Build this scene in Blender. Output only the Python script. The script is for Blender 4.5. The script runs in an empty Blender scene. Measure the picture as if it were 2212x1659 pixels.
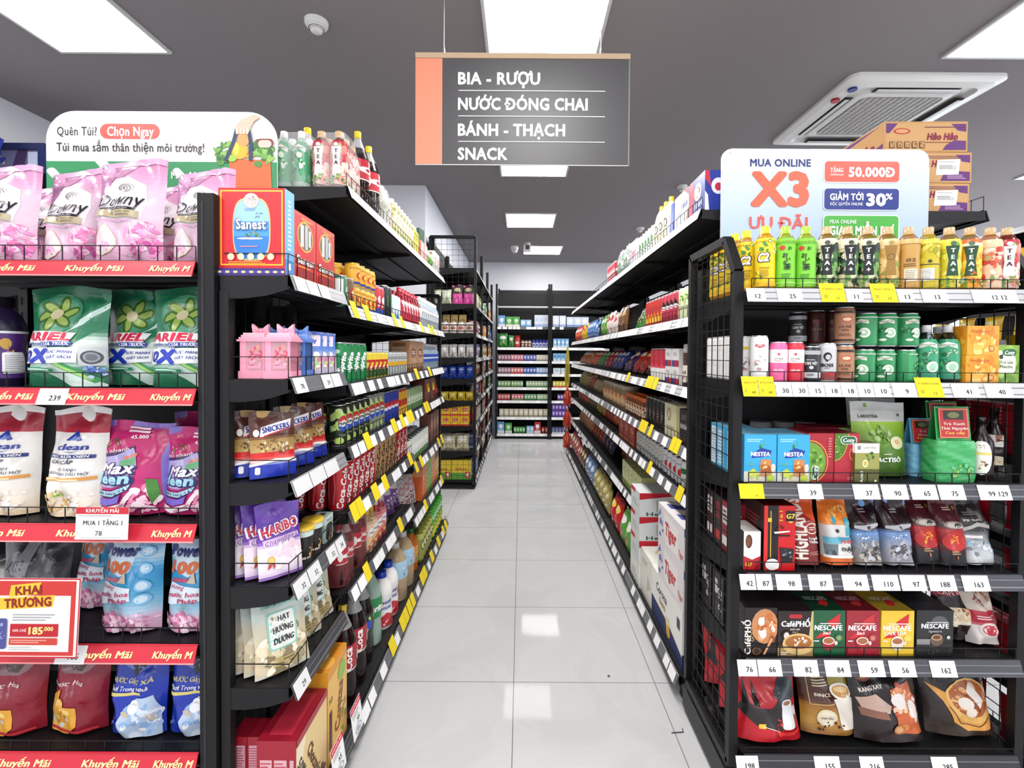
import bpy, math, random, unicodedata
from mathutils import Vector, Matrix
from mathutils.geometry import tessellate_polygon
sc = bpy.context.scene
COL = sc.collection
R = math.radians
F = 1032.0                      # focal length in pixels of the 2212 x 1659 frame
HC = 1.40                       # camera height
CEIL = 3.08
# ------------------------------------------------------------------ camera
cd = bpy.data.cameras.new('camera'); cam = bpy.data.objects.new('camera', cd); COL.objects.link(cam)
cd.sensor_width = 36; cd.lens = 36 * F / 2212
cam.matrix_world = Matrix.Translation((0, 0, HC)) @ Matrix.Rotation(R(89.0), 4, 'X') @ Matrix.Rotation(R(.35), 4, 'Z')
cd.shift_x = -.0086; cd.shift_y = -.0219
cd.clip_start = .02
sc.camera = cam
# ------------------------------------------------------------------ world and exposure
wd = bpy.data.worlds.new('world'); sc.world = wd; wd.use_nodes = True
wd.node_tree.nodes['Background'].inputs[0].default_value = (.88, .93, 1, 1)
wd.node_tree.nodes['Background'].inputs[1].default_value = 3.2
sc.view_settings.view_transform = 'Standard'; sc.view_settings.look = 'None'
sc.view_settings.exposure = 0.33; sc.view_settings.gamma = 1
sc.view_settings.use_curve_mapping = False
PANEL = 24.0                    # radiance of the ceiling panels
# ------------------------------------------------------------------ colours and materials
_lc = {}
def lin(h):
    if h not in _lc:
        v = [int(h[i:i + 2], 16) / 255 for i in (0, 2, 4)]
        _lc[h] = tuple(x / 12.92 if x <= .04045 else ((x + .055) / 1.055) ** 2.4 for x in v) + (1,)
    return _lc[h]
def mix(a, b, t):
    return ''.join('%02x' % int(round(int(a[i:i + 2], 16) * (1 - t) + int(b[i:i + 2], 16) * t)) for i in (0, 2, 4))
MATS = []
def mat(name, rough, metal=0, bump=0, bscale=40, alpha=None, spec=.5, coat=0):
    m = bpy.data.materials.new(name); m.use_nodes = True; nt = m.node_tree; b = nt.nodes['Principled BSDF']
    a = nt.nodes.new('ShaderNodeVertexColor'); a.layer_name = 'Col'
    nt.links.new(a.outputs['Color'], b.inputs['Base Color'])
    b.inputs['Roughness'].default_value = rough; b.inputs['Metallic'].default_value = metal
    b.inputs['Specular IOR Level'].default_value = spec; b.inputs['Coat Weight'].default_value = coat
    if bump:
        tc = nt.nodes.new('ShaderNodeTexCoord'); n = nt.nodes.new('ShaderNodeTexNoise'); n.inputs['Scale'].default_value = bscale
        n.inputs['Detail'].default_value = 3
        bp = nt.nodes.new('ShaderNodeBump'); bp.inputs['Strength'].default_value = bump; bp.inputs['Distance'].default_value = .01
        nt.links.new(tc.outputs['Object'], n.inputs['Vector']); nt.links.new(n.outputs['Fac'], bp.inputs['Height'])
        nt.links.new(bp.outputs['Normal'], b.inputs['Normal'])
    if alpha is not None:
        tr = nt.nodes.new('ShaderNodeBsdfTransparent'); mx = nt.nodes.new('ShaderNodeMixShader'); mx.inputs[0].default_value = alpha
        nt.links.new(tr.outputs[0], mx.inputs[1]); nt.links.new(b.outputs[0], mx.inputs[2])
        nt.links.new(mx.outputs[0], nt.nodes['Material Output'].inputs['Surface'])
    MATS.append(m); return len(MATS) - 1
GLOSS = mat('glossy_print', .35)
MATTE = mat('matte_print', .65, spec=.3)
FOIL = mat('wrinkled_foil_print', .27, bump=.35, bscale=22)
METAL = mat('bare_metal', .3, metal=.85)
FILM = mat('clear_shrink_film', .12, alpha=.22, bump=.5, bscale=35)
CLEAR = mat('tinted_clear_plastic', .12, alpha=.62)
STEEL = mat('black_powder_coated_steel', .5, bump=.06, bscale=400, spec=.35)
PLAST = mat('smooth_plastic', .25)
# ------------------------------------------------------------------ mesh builder
class MB:
    def __init__(s): s.v = []; s.f = []; s.c = []; s.m = []; s.sm = []
    def face(s, pts, col, m=GLOSS, sm=False):
        n = len(s.v); s.v.extend(pts); s.f.append(tuple(range(n, n + len(pts)))); s.c.append(lin(col)); s.m.append(m); s.sm.append(sm)
    def box(s, x0, x1, y0, y1, z0, z1, col, m=GLOSS):
        P = [(x, y, z) for z in (z0, z1) for y in (y0, y1) for x in (x0, x1)]
        n = len(s.v); s.v.extend(P)
        for q in ((0, 2, 3, 1), (4, 5, 7, 6), (0, 1, 5, 4), (1, 3, 7, 5), (3, 2, 6, 7), (2, 0, 4, 6)):
            s.f.append(tuple(n + i for i in q)); s.c.append(lin(col)); s.m.append(m); s.sm.append(False)
    def bar(s, p0, p1, r, col, m=STEEL, n=4):
        p0 = Vector(p0); p1 = Vector(p1); d = (p1 - p0).normalized()
        a = d.cross(Vector((0, 0, 1)) if abs(d.z) < .9 else Vector((1, 0, 0))).normalized(); b = d.cross(a)
        k = len(s.v)
        for p in (p0, p1):
            for i in range(n):
                t = 2 * math.pi * (i + .5) / n; s.v.append(tuple(p + a * r * math.cos(t) + b * r * math.sin(t)))
        for i in range(n):
            j = (i + 1) % n; s.f.append((k + i, k + j, k + n + j, k + n + i)); s.c.append(lin(col)); s.m.append(m); s.sm.append(n > 5)
        for e in (0, n):
            s.f.append(tuple(k + e + i for i in range(n))); s.c.append(lin(col)); s.m.append(m); s.sm.append(False)
    def path(s, pts, r, col, m=STEEL, n=4):
        for a, b in zip(pts, pts[1:]): s.bar(a, b, r, col, m, n)
    def grid(s, fn, nu, nv, colf, m=GLOSS, sm=True):
        k = len(s.v)
        for j in range(nv + 1):
            for i in range(nu + 1): s.v.append(tuple(fn(i / nu, j / nv)))
        w = nu + 1
        for j in range(nv):
            for i in range(nu):
                s.f.append((k + j * w + i, k + j * w + i + 1, k + (j + 1) * w + i + 1, k + (j + 1) * w + i))
                s.c.append(lin(colf((i + .5) / nu, (j + .5) / nv) if callable(colf) else colf)); s.m.append(m); s.sm.append(sm)
    def lathe(s, prof, col, m=GLOSS, n=20, cx=0, cy=0, caps=True):
        k = len(s.v)
        for r, z in prof:
            for i in range(n):
                t = 2 * math.pi * i / n; s.v.append((cx + r * math.cos(t), cy + r * math.sin(t), z))
        for j in range(len(prof) - 1):
            c = lin(col[j] if isinstance(col, (list, tuple)) else col)
            for i in range(n):
                i2 = (i + 1) % n; s.f.append((k + j * n + i, k + j * n + i2, k + (j + 1) * n + i2, k + (j + 1) * n + i))
                s.c.append(c); s.m.append(m); s.sm.append(True)
        if caps:
            for j in (0, len(prof) - 1):
                s.f.append(tuple(k + j * n + i for i in range(n))); s.m.append(m); s.sm.append(False)
                s.c.append(lin(col[min(j, len(prof) - 2)] if isinstance(col, (list, tuple)) else col))
    def prism(s, poly, axis, a, b, col, m=STEEL):   # poly in the two other axes
        def P(p, t): return (t, p[0], p[1]) if axis == 'x' else ((p[0], t, p[1]) if axis == 'y' else (p[0], p[1], t))
        s.face([P(p, a) for p in poly], col, m); s.face([P(p, b) for p in poly][::-1], col, m)
        for p, q in zip(poly, poly[1:] + poly[:1]): s.face([P(p, a), P(q, a), P(q, b), P(p, b)], col, m)
    def mesh(s, name):
        me = bpy.data.meshes.new(name); me.from_pydata(s.v, [], s.f)
        used = sorted(set(s.m)); mp = {u: i for i, u in enumerate(used)}
        for u in used: me.materials.append(MATS[u])
        me.polygons.foreach_set('material_index', [mp[x] for x in s.m])
        me.polygons.foreach_set('use_smooth', s.sm)
        at = me.color_attributes.new('Col', 'FLOAT_COLOR', 'CORNER')
        buf = []
        for f, c in zip(s.f, s.c): buf.extend(c * len(f))
        at.data.foreach_set('color', buf); me.update()
        return me
# ------------------------------------------------------------------ printed surfaces: everything is drawn in metres on (x, y) and wrapped
class Flat:
    d = None
    def __init__(s, o, u, v, w, h):
        s.o, s.u, s.v, s.w, s.h = Vector(o), Vector(u), Vector(v), w, h; s.n = s.u.cross(s.v).normalized()
    def at(s, x, y, off): return tuple(s.o + s.u * x + s.v * y + s.n * off)
class Wrap:                      # front of a lathe: r(z), arc in degrees
    def __init__(s, r, z0, z1, arc=180):
        s.r = r if callable(r) else (lambda z: r); s.z0 = z0; s.h = z1 - z0; s.R = s.r((z0 + z1) / 2); s.w = R(arc) * s.R; s.d = s.R * .3
    def at(s, x, y, off):
        a = (x - s.w / 2) / s.R; z = s.z0 + y; r = s.r(z) + off
        return (r * math.sin(a), -r * math.cos(a), z)
class Skin:                      # front of a bag
    def __init__(s, fn, w, h): s.fn = fn; s.w = w; s.h = h; s.d = .0125
    def at(s, x, y, off):
        u, v = x / s.w, y / s.h; p = Vector(s.fn(u, v)); e = .01
        n = (Vector(s.fn(u + e, v)) - p).cross(Vector(s.fn(u, v + e)) - p)
        n = n.normalized() if n.length > 1e-12 else Vector((0, -1, 0))
        return tuple(p + n * off)
_tx = {}
_tc = bpy.data.curves.new('writing', 'FONT'); _to = bpy.data.objects.new('writing', _tc); COL.objects.link(_to); _tc.resolution_u = 2; _tc.space_character = 1.06
def glyphs(t):
    if t not in _tx:
        _tc.body = t; _tc.size = 1
        bpy.context.view_layer.update(); ev = _to.evaluated_get(bpy.context.evaluated_depsgraph_get()); me = ev.to_mesh()
        v = [(p.co.x, p.co.y) for p in me.vertices]; f = [tuple(p.vertices) for p in me.polygons]; ev.to_mesh_clear()
        if 'Đ' in t: pass
        _tx[t] = (v, f)
    return _tx[t]
_cap = max(p[1] for p in glyphs('H')[0])
def textmesh(t):
    """barred D and horned letters are built from the plain letter plus a bar or a horn"""
    if not any(c in 'ĐđƯưƠơ' or '\u031b' in unicodedata.normalize('NFD', c) for c in t): return glyphs(t)
    base = ''; mk = []
    for c in t:
        d = unicodedata.normalize('NFD', c)
        if c == 'Đ': mk.append((len(base), 'bar', 'D')); c = 'D'
        elif '\u031b' in d:
            c = unicodedata.normalize('NFC', d.replace('\u031b', '')); mk.append((len(base), 'horn', d[0]))
        base += c
    v, f = glyphs(base); v = list(v); f = list(f)
    for i, k, l in mk:
        g = glyphs(l)[0]; gx = max(p[0] for p in g); hd = base[:i]
        right = max(p[0] for p in glyphs(hd + l)[0])
        n = len(v)
        if k == 'bar':
            x0 = right - gx; v += [(x0 - .03, .31), (x0 + .3, .31), (x0 + .3, .385), (x0 - .03, .385)]; f.append((n, n + 1, n + 2, n + 3))
        else:
            top = max(p[1] for p in g); o = -.10 if l in 'Oo' else -.035
            v += [(right + o, top - .10), (right + .045, top + .0), (right + .045, top + .10), (right + .115, top + .10), (right + .115, top - .02), (right + o + .03, top - .17)]
            f.append((n, n + 1, n + 2, n + 3, n + 4, n + 5))
    return v, f
def draw(mb, S, ops, m=GLOSS, eps=.00035):
    W, H = S.w, S.h
    nxt = eps; step = min(eps * .6, .00016)
    for li, op in enumerate(ops):
        k = op[0]; off = nxt; nxt += step
        if k == 'N': nxt += op[5] * 1.6 * 1.4e-5
        def emit(tris, col, off):
            tris = [tuple((min(max(p[0], 0), W), min(max(p[1], 0), H)) for p in t) for t in tris]
            if S.d:
                out = []; st = list(tris); lim = S.d
                while st:
                    t = st.pop()
                    L = [math.hypot(t[i][0] - t[(i + 1) % 3][0], t[i][1] - t[(i + 1) % 3][1]) for i in range(3)]
                    i = L.index(max(L))
                    if L[i] > lim and len(out) + len(st) < 1500:
                        a, b, c = t[i], t[(i + 1) % 3], t[(i + 2) % 3]; q = ((a[0] + b[0]) / 2, (a[1] + b[1]) / 2)
                        st += [(a, q, c), (q, b, c)]
                    else: out.append(t)
                tris = out
            idx = {}; fs = []
            n = len(mb.v)
            for t in tris:
                ff = []
                for p in t:
                    kk = (round(p[0], 6), round(p[1], 6))
                    if kk not in idx: idx[kk] = n + len(idx); mb.v.append(S.at(p[0], p[1], off))
                    ff.append(idx[kk])
                mb.f.append(tuple(ff)); mb.c.append(lin(col)); mb.m.append(m); mb.sm.append(bool(S.d))
        def poly(pts, col, off):
            if S.d or len(pts) > 4:
                T = tessellate_polygon([[Vector((p[0], p[1], 0)) for p in pts]])
                emit([tuple(pts[i] for i in t) for t in T], col, off)
            else: emit([tuple(pts)], col, off)
        if k == 'R':
            x0, y0, x1, y1, c = op[1:6]
            if S.d:
                nx = max(1, math.ceil((x1 - x0) * W / S.d)); ny = max(1, math.ceil((y1 - y0) * H / (S.d * 1.5)))
                T = []
                for i in range(nx):
                    for j in range(ny):
                        a, b = (x0 + (x1 - x0) * i / nx) * W, (x0 + (x1 - x0) * (i + 1) / nx) * W
                        e, g = (y0 + (y1 - y0) * j / ny) * H, (y0 + (y1 - y0) * (j + 1) / ny) * H
                        T += [((a, e), (b, e), (b, g)), ((a, e), (b, g), (a, g))]
                emit(T, c, off)
            else: poly([(x0 * W, y0 * H), (x1 * W, y0 * H), (x1 * W, y1 * H), (x0 * W, y1 * H)], c, off)
        elif k == 'RR':
            x0, y0, x1, y1, rr, c = op[1:7]; x0 *= W; x1 *= W; y0 *= H; y1 *= H; rr = min(rr * H, (x1 - x0) / 2.01, (y1 - y0) / 2.01); P = []
            for cx, cy, a in ((x1 - rr, y1 - rr, 0), (x0 + rr, y1 - rr, 90), (x0 + rr, y0 + rr, 180), (x1 - rr, y0 + rr, 270)):
                P += [(cx + rr * math.cos(R(a + i * 18)), cy + rr * math.sin(R(a + i * 18))) for i in range(6)]
            poly(P, c, off)
        elif k in 'EC':
            cx, cy, rx, ry, c = op[1:6] if k == 'E' else (op[1], op[2], op[3], op[3] * W / H, op[4])
            rot = R(op[6]) if k == 'E' and len(op) > 6 else 0
            n = 8 if max(rx * W, ry * H) < .006 else 16; P = []
            for i in range(n):
                a = rx * W * math.cos(2 * math.pi * i / n); b = ry * H * math.sin(2 * math.pi * i / n)
                P.append((cx * W + a * math.cos(rot) - b * math.sin(rot), cy * H + a * math.sin(rot) + b * math.cos(rot)))
            poly(P, c, off)
        elif k == 'O':
            cx, cy, rx, ry, th, c = op[1:7]; T = []; n = 20; q = th * W
            for i in range(n):
                a, b = 2 * math.pi * i / n, 2 * math.pi * (i + 1) / n
                p = [(cx * W + (rx * W + e) * math.cos(t), cy * H + (ry * H + e) * math.sin(t)) for t, e in ((a, 0), (b, 0), (b, -q), (a, -q))]
                T += [(p[0], p[1], p[2]), (p[0], p[2], p[3])]
            emit(T, c, off)
        elif k == 'P': poly([(x * W, y * H) for x, y in op[1]], op[2], off)
        elif k == 'L':
            pts = [(x * W, y * H) for x, y in op[1]]; t = op[2] * W / 2
            for (x0, y0), (x1, y1) in zip(pts, pts[1:]):
                l = math.hypot(x1 - x0, y1 - y0) or 1; nx, ny = -(y1 - y0) / l * t, (x1 - x0) / l * t
                poly([(x0 + nx, y0 + ny), (x0 - nx, y0 - ny), (x1 - nx, y1 - ny), (x1 + nx, y1 + ny)], op[3], off)
                off += 2e-6
        elif k == 'N':            # loose printed imagery: petals, noodles, leaves
            cx, cy, rx, ry, n, cols, seed = op[1:8]; rn = random.Random(seed)
            n = int(n * 1.6)
            for i in range(n):
                a = rn.uniform(0, 6.283); q = math.sqrt(rn.random()); s = rn.uniform(.12, .30)
                px, py = cx * W + rx * W * q * math.cos(a), cy * H + ry * H * q * math.sin(a)
                px = min(max(px, .02 * W), .98 * W); py = min(max(py, .02 * H), .98 * H)
                l = min(rx * W, ry * H) * s * 1.3; b = l * rn.uniform(.35, .9); ro = rn.uniform(0, 3.14); P = []
                for j in range(9):
                    t = j * 6.283 / 9; x, y = l * math.cos(t), b * math.sin(t)
                    P.append((min(max(px + x * math.cos(ro) - y * math.sin(ro), 0), W), min(max(py + x * math.sin(ro) + y * math.cos(ro), 0), H)))
                poly(P, cols[i % len(cols)], off + i * 1.4e-5)
        elif k == 'F':            # fine print: hairlines
            x0, y0, x1, y1, n, c = op[1:7]; rn = random.Random(int(x0 * 977 + y0 * 331 + n))
            for i in range(n):
                y = y1 - (y1 - y0) * (i + .5) / n; t = (y1 - y0) / n * .22; xe = x0 + (x1 - x0) * rn.uniform(.7, 1)
                poly([(x0 * W, (y - t) * H), (xe * W, (y - t) * H), (xe * W, (y + t) * H), (x0 * W, (y + t) * H)], c, off)
        elif k == 'T':
            nxt += 2e-4 if not S.d else 3e-4
            t, cx, cy, ch, c = op[1:6]; o = op[6] if len(op) > 6 else {}
            v, f = textmesh(t)
            if not v: continue
            s = ch * H / _cap; xs = [p[0] for p in v]; x0, x1 = min(xs), max(xs)
            sx = o['w'] * W / (x1 - x0) if 'w' in o else s
            ax = x0 if o.get('al') == 'l' else (x0 + x1) / 2
            ro = R(o.get('rot', 0)); it = o.get('it', 0); b = o.get('b', .05) * _cap
            for q, (dx, dy) in enumerate(([(0, 0)] + [(b * math.cos(a * 1.0472), b * math.sin(a * 1.0472)) for a in range(6)] + ([(b * .55 * math.cos(a * 1.0472 + .5), b * .55 * math.sin(a * 1.0472 + .5)) for a in range(6)] + [(b * math.cos(a * 1.0472 + .52), b * math.sin(a * 1.0472 + .52)) for a in range(6)] if ch * H > .05 else []) if ch * H > .018 else ((0, 0), (b, b * .35), (-b, -b * .35))) if b else ((0, 0),)):
                n = len(mb.v); of = off + q * 3e-5; P2 = []
                for px, py in v:
                    x = (px - ax + dx) * sx + it * (py - _cap / 2) * s; y = (py - _cap / 2 + dy) * s
                    X, Y = x * math.cos(ro) - y * math.sin(ro), x * math.sin(ro) + y * math.cos(ro)
                    P2.append((cx * W + X, cy * H + Y))
                if S.d:
                    emit([(P2[g[0]], P2[g[i]], P2[g[i + 1]]) for g in f for i in range(1, len(g) - 1)], c, of + 2.5e-4); continue
                for px, py in P2: mb.v.append(S.at(px, py, of + 3e-5))
                for ff in f:
                    mb.f.append(tuple(n + i for i in ff)); mb.c.append(lin(c)); mb.m.append(m); mb.sm.append(False)
# ------------------------------------------------------------------ things, parts, labels
def link(o, par=None):
    COL.objects.link(o)
    if par is not None: o.parent = par
    return o
def part(name, mb, par, label=None):
    o = link(bpy.data.objects.new(name, mb.mesh(name) if isinstance(mb, MB) else mb), par)
    if label: o['label'] = label
    return o
def thing(name, label, cat, loc=(0, 0, 0), rz=0, group=None, mb=None):
    o = link(bpy.data.objects.new(name, mb.mesh(name) if mb else None)); o.location = loc; o.rotation_euler = (0, 0, R(rz))
    o['label'] = label; o['category'] = cat
    if group: o['group'] = group
    if not mb: o.empty_display_size = .05
    return o
def struct(name, mb):
    o = link(bpy.data.objects.new(name, mb.mesh(name) if isinstance(mb, MB) else mb)); o['kind'] = 'structure'; return o
KINDS = {}
class Kind:                       # a product: its name, category, and parts [(name, mesh, parent index or None)]
    def __init__(s, name, cat, parts, d): s.name, s.cat, s.d = name, cat, d; s.parts = [(n, m.mesh(n) if isinstance(m, MB) else m, p) for n, m, p in parts]; s.w = 2 * max(abs(v.co.x) for q in s.parts for v in q[1].vertices)
REG = []
def put(K, x, y, z, rz, desc, where, ref='the near end', tilt=0, s=1, key=None):
    z += K.d / 2 * math.sin(R(abs(tilt))) * s
    if len(K.parts) == 1:
        o = link(bpy.data.objects.new(K.name, K.parts[0][1]))
    else:
        o = link(bpy.data.objects.new(K.name, None)); o.empty_display_size = .03; made = []
        for n, m, p in K.parts:
            q = bpy.data.objects.new(n, m); COL.objects.link(q); q.parent = o if p is None else made[p]; made.append(q)
    o.matrix_world = Matrix.Translation((x, y, z)) @ Matrix.Rotation(R(rz), 4, 'Z') @ Matrix.Rotation(R(tilt), 4, 'X') @ Matrix.Scale(s, 4)
    o['category'] = K.cat
    REG.append((o, desc, where, ref)); return o
_o1 = 'first second third fourth fifth sixth seventh eighth ninth tenth eleventh twelfth thirteenth fourteenth fifteenth sixteenth seventeenth eighteenth nineteenth'.split()
_o10 = {2: 'twent', 3: 'thirt', 4: 'fort', 5: 'fift', 6: 'sixt'}
def ordinal(n):
    if n < 20: return _o1[n - 1]
    return _o10[n // 10] + ('ieth' if n % 10 == 0 else 'y-' + _o1[n % 10 - 1])
def write_labels():
    by = {}
    for r in REG: by.setdefault((r[1], r[2]), []).append(r)
    for (desc, where), rows in by.items():
        for i, (o, _, _, ref) in enumerate(rows):
            if len(rows) == 1: o['label'] = '%s %s' % (desc, where)
            else:
                o['label'] = '%s, %s from %s, %s' % (desc, ordinal(i + 1), ref, where)
                o['group'] = '%ss %s' % (desc, where)
            n = len(o['label'].replace(',', ' ').split())
            if n > 16 or n < 4: print('LABEL', n, o['label'])
# ------------------------------------------------------------------ the room
def plain(name, col, rough, noise=0, scale=6, spec=.3):
    m = bpy.data.materials.new(name); m.use_nodes = True; nt = m.node_tree; b = nt.nodes['Principled BSDF']
    b.inputs['Roughness'].default_value = rough; b.inputs['Specular IOR Level'].default_value = spec
    tc = nt.nodes.new('ShaderNodeTexCoord'); n = nt.nodes.new('ShaderNodeTexNoise'); n.inputs['Scale'].default_value = scale; n.inputs['Detail'].default_value = 5
    r = nt.nodes.new('ShaderNodeMix'); r.data_type = 'RGBA'; c = lin(col)
    r.inputs['A'].default_value = tuple(x * (1 - noise) for x in c[:3]) + (1,); r.inputs['B'].default_value = tuple(min(1, x * (1 + noise)) for x in c[:3]) + (1,)
    nt.links.new(tc.outputs['Object'], n.inputs['Vector']); nt.links.new(n.outputs['Fac'], r.inputs['Factor']); nt.links.new(r.outputs['Result'], b.inputs['Base Color'])
    return m
def floor_mat():
    m = bpy.data.materials.new('polished_marble_tile'); m.use_nodes = True; nt = m.node_tree; L = nt.links.new; b = nt.nodes['Principled BSDF']
    tc = nt.nodes.new('ShaderNodeTexCoord'); sx = nt.nodes.new('ShaderNodeSeparateXYZ'); L(tc.outputs['Object'], sx.inputs[0])
    def M(op, a, bb=None):
        n = nt.nodes.new('ShaderNodeMath'); n.operation = op
        for i, v in enumerate((a, bb)):
            if v is None: continue
            if isinstance(v, (int, float)): n.inputs[i].default_value = v
            else: L(v, n.inputs[i])
        return n.outputs[0]
    def joint(ax, off):
        f = M('FRACT', M('DIVIDE', M('ADD', ax, off + 60.0), .6)); d = M('MINIMUM', f, M('SUBTRACT', 1.0, f)); return M('LESS_THAN', d, .0026)
    g = M('MAXIMUM', joint(sx.outputs[0], .022), joint(sx.outputs[1], -2.01))
    n1 = nt.nodes.new('ShaderNodeTexNoise'); n1.inputs['Scale'].default_value = 2.2; n1.inputs['Detail'].default_value = 8; n1.inputs['Distortion'].default_value = 1.2
    L(tc.outputs['Object'], n1.inputs['Vector'])
    v = M('SUBTRACT', 1.0, M('MINIMUM', M('MULTIPLY', M('ABSOLUTE', M('SUBTRACT', n1.outputs['Fac'], .5)), 25.0), 1.0))
    c1 = nt.nodes.new('ShaderNodeMix'); c1.data_type = 'RGBA'; L(n1.outputs['Fac'], c1.inputs['Factor'])
    c1.inputs['A'].default_value = lin('b9babb'); c1.inputs['B'].default_value = lin('cbcbcb')
    c2 = nt.nodes.new('ShaderNodeMix'); c2.data_type = 'RGBA'; L(M('MULTIPLY', v, .05), c2.inputs['Factor']); L(c1.outputs['Result'], c2.inputs['A']); c2.inputs['B'].default_value = lin('f2f2f2')
    c3 = nt.nodes.new('ShaderNodeMix'); c3.data_type = 'RGBA'; L(g, c3.inputs['Factor']); L(c2.outputs['Result'], c3.inputs['A']); c3.inputs['B'].default_value = lin('707070')
    L(c3.outputs['Result'], b.inputs['Base Color']); b.inputs['Roughness'].default_value = .05; b.inputs['Specular IOR Level'].default_value = .025
    return m
def slab(name, x0, x1, y0, y1, z0, z1, m):
    mb = MB(); mb.box(x0, x1, y0, y1, z0, z1, 'ffffff'); me = mb.mesh(name); me.materials.clear(); me.materials.append(m); return struct(name, me)
white_wall = plain('white_painted_wall', 'e2e3e8', .7, .03)
slab('floor', -3.6, 6.6, -4, 9.0, -.05, 0, floor_mat())
slab('ceiling', -3.6, 6.6, -4, 9.0, CEIL, CEIL + .05, plain('dark_grey_ceiling_paint', '8f898b', .8, .03, 30))
slab('wall_left', -3.6, -3.47, -4, 9.0, 0, CEIL, white_wall)
slab('wall_right', 6.5, 6.6, -4, 9.0, 0, .6, white_wall)
mb = MB(); mb.box(6.54, 6.55, -4, 9.0, .6, CEIL - .02, 'f4f8fc', FILM); o = struct('added_window_1', mb)  # unseen glazing, added so bluish daylight brightens the ceiling on this side
mb = MB()
for y in (-4, -1.4, 1.2, 3.8, 6.4, 8.95): mb.box(6.51, 6.58, y, y + .05, .6, CEIL - .03, '2a2a2c', STEEL)
struct('added_window_trim', mb)  # mullions that go with the added glazing, out of view
slab('wall_front', -3.47, 6.5, -4, -3.9, 0, CEIL, white_wall)
slab('wall_back', -.97, 6.5, 8.87, 9.0, 0, CEIL, white_wall)
slab('wall_middle', -3.47, -.97, 4.83, 9.0, 0, CEIL, plain('pale_blue_grey_wall', 'dfe2ea', .7, .03))
# ------------------------------------------------------------------ ceiling light panels
em = bpy.data.materials.new('lit_diffuser'); em.use_nodes = True; nt = em.node_tree; nt.nodes.remove(nt.nodes['Principled BSDF'])
e = nt.nodes.new('ShaderNodeEmission'); e.inputs[0].default_value = (1, .985, .97, 1); e.inputs[1].default_value = PANEL
nt.links.new(e.outputs[0], nt.nodes['Material Output'].inputs[0])
fb = MB()
for x0, x1, y0, y1 in ((-.312, .312, -.312, -.295), (-.312, .312, .295, .312), (-.312, -.295, -.295, .295), (.295, .312, -.295, .295)): fb.box(x0, x1, y0, y1, -.014, 0, 'd8d8d8', PLAST)
frame_me = fb.mesh('frame')
db = MB(); db.face([(-.295, -.295, -.010), (-.295, .295, -.010), (.295, .295, -.010), (.295, -.295, -.010)], 'ffffff'); dif_me = db.mesh('diffuser'); dif_me.materials.clear(); dif_me.materials.append(em)
dif_me.update()
LIGHTS = [(.11, 2.4, 'above the hanging aisle sign, large and close'), (.11, 4.23, 'just under the hanging aisle sign edge'), (.11, 6.06, 'over the middle of the aisle'), (.34, 7.78, 'at the far end of the aisle beside a camera'),
          (-2.28, 2.4, 'over the detergent end rack'), (2.66, 2.4, 'above the air conditioner corner'), (2.66, 4.23, 'behind the blue online promotion board'), (4.95, 4.23, 'over the next aisle beyond the cardboard cartons'), (2.66, 6.06, 'deep behind the blue online promotion board'),
          (4.95, 2.4, 'over the next aisle level with the air conditioner')]
for i in range(3):
    for j, x in enumerate((-2.28, .11, 2.66)):
        LIGHTS.append((x, .57 - 1.83 * i, '%s row back towards the entrance, %s column' % (ordinal(i + 1), ('wall side', 'aisle', 'cooler side')[j])))
for x, y, w in LIGHTS:
    t = thing('ceiling_light', 'square white LED ceiling panel ' + w, 'light', (x, y, CEIL), 0, 'square LED ceiling panels')
    part('frame', frame_me, t); part('diffuser', dif_me, t, 'glowing white diffuser')
# ------------------------------------------------------------------ air conditioner cassette
ac = thing('air_conditioner', 'white four-way ceiling air conditioner cassette with two round stickers', 'air conditioner', (2.435, 3.335, CEIL))
mb = MB(); h = .475
def ring(mb, a, za, b, zb, col, m=PLAST, ra=.06, rb=.06):
    def sq(s, r, z):
        P = []
        for cx, cy, a0 in ((s - r, s - r, 0), (-s + r, s - r, 90), (-s + r, -s + r, 180), (s - r, -s + r, 270)):
            P += [(cx + r * math.cos(R(a0 + q * 22.5)), cy + r * math.sin(R(a0 + q * 22.5)), z) for q in range(5)]
        return P
    A, B = sq(a, ra, za), sq(b, rb, zb)
    for i in range(len(A)):
        j = (i + 1) % len(A); mb.face([A[i], A[j], B[j], B[i]], col, m)
ring(mb, h, 0, h, -.02, 'efefef'); ring(mb, h, -.02, .44, -.035, 'f2f2f0'); ring(mb, .44, -.035, .385, -.042, 'f2f2f0'); ring(mb, .30, -.030, .265, -.036, 'f4f4f2', ra=.05, rb=.04)
ring(mb, .385, -.042, .37, -.022, 'dcdcdc'); ring(mb, .37, -.022, .33, -.02, 'e2e2e0'); ring(mb, .33, -.02, .30, -.030, 'e8e8e6')
part('cover_panel', mb, ac)
mb = MB(); ring(mb, .265, -.036, .255, -.028, 'bdbdbd', ra=.04, rb=.04)
mb.face([(-.25, -.25, -.028), (-.25, .25, -.028), (.25, .25, -.028), (.25, -.25, -.028)], '9a9492', MATTE)
for i in range(13):
    x = -.235 + i * .039; mb.box(x - .003, x + .003, -.25, .25, -.034, -.027, 'e6e6e4', PLAST)
for i in range(34):
    y = -.245 + i * .0148; mb.box(-.25, .25, y - .0012, y + .0012, -.0315, -.0285, 'd5d3d0', PLAST)
part('intake_grille', mb, ac, 'grey slatted intake grille')
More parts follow.
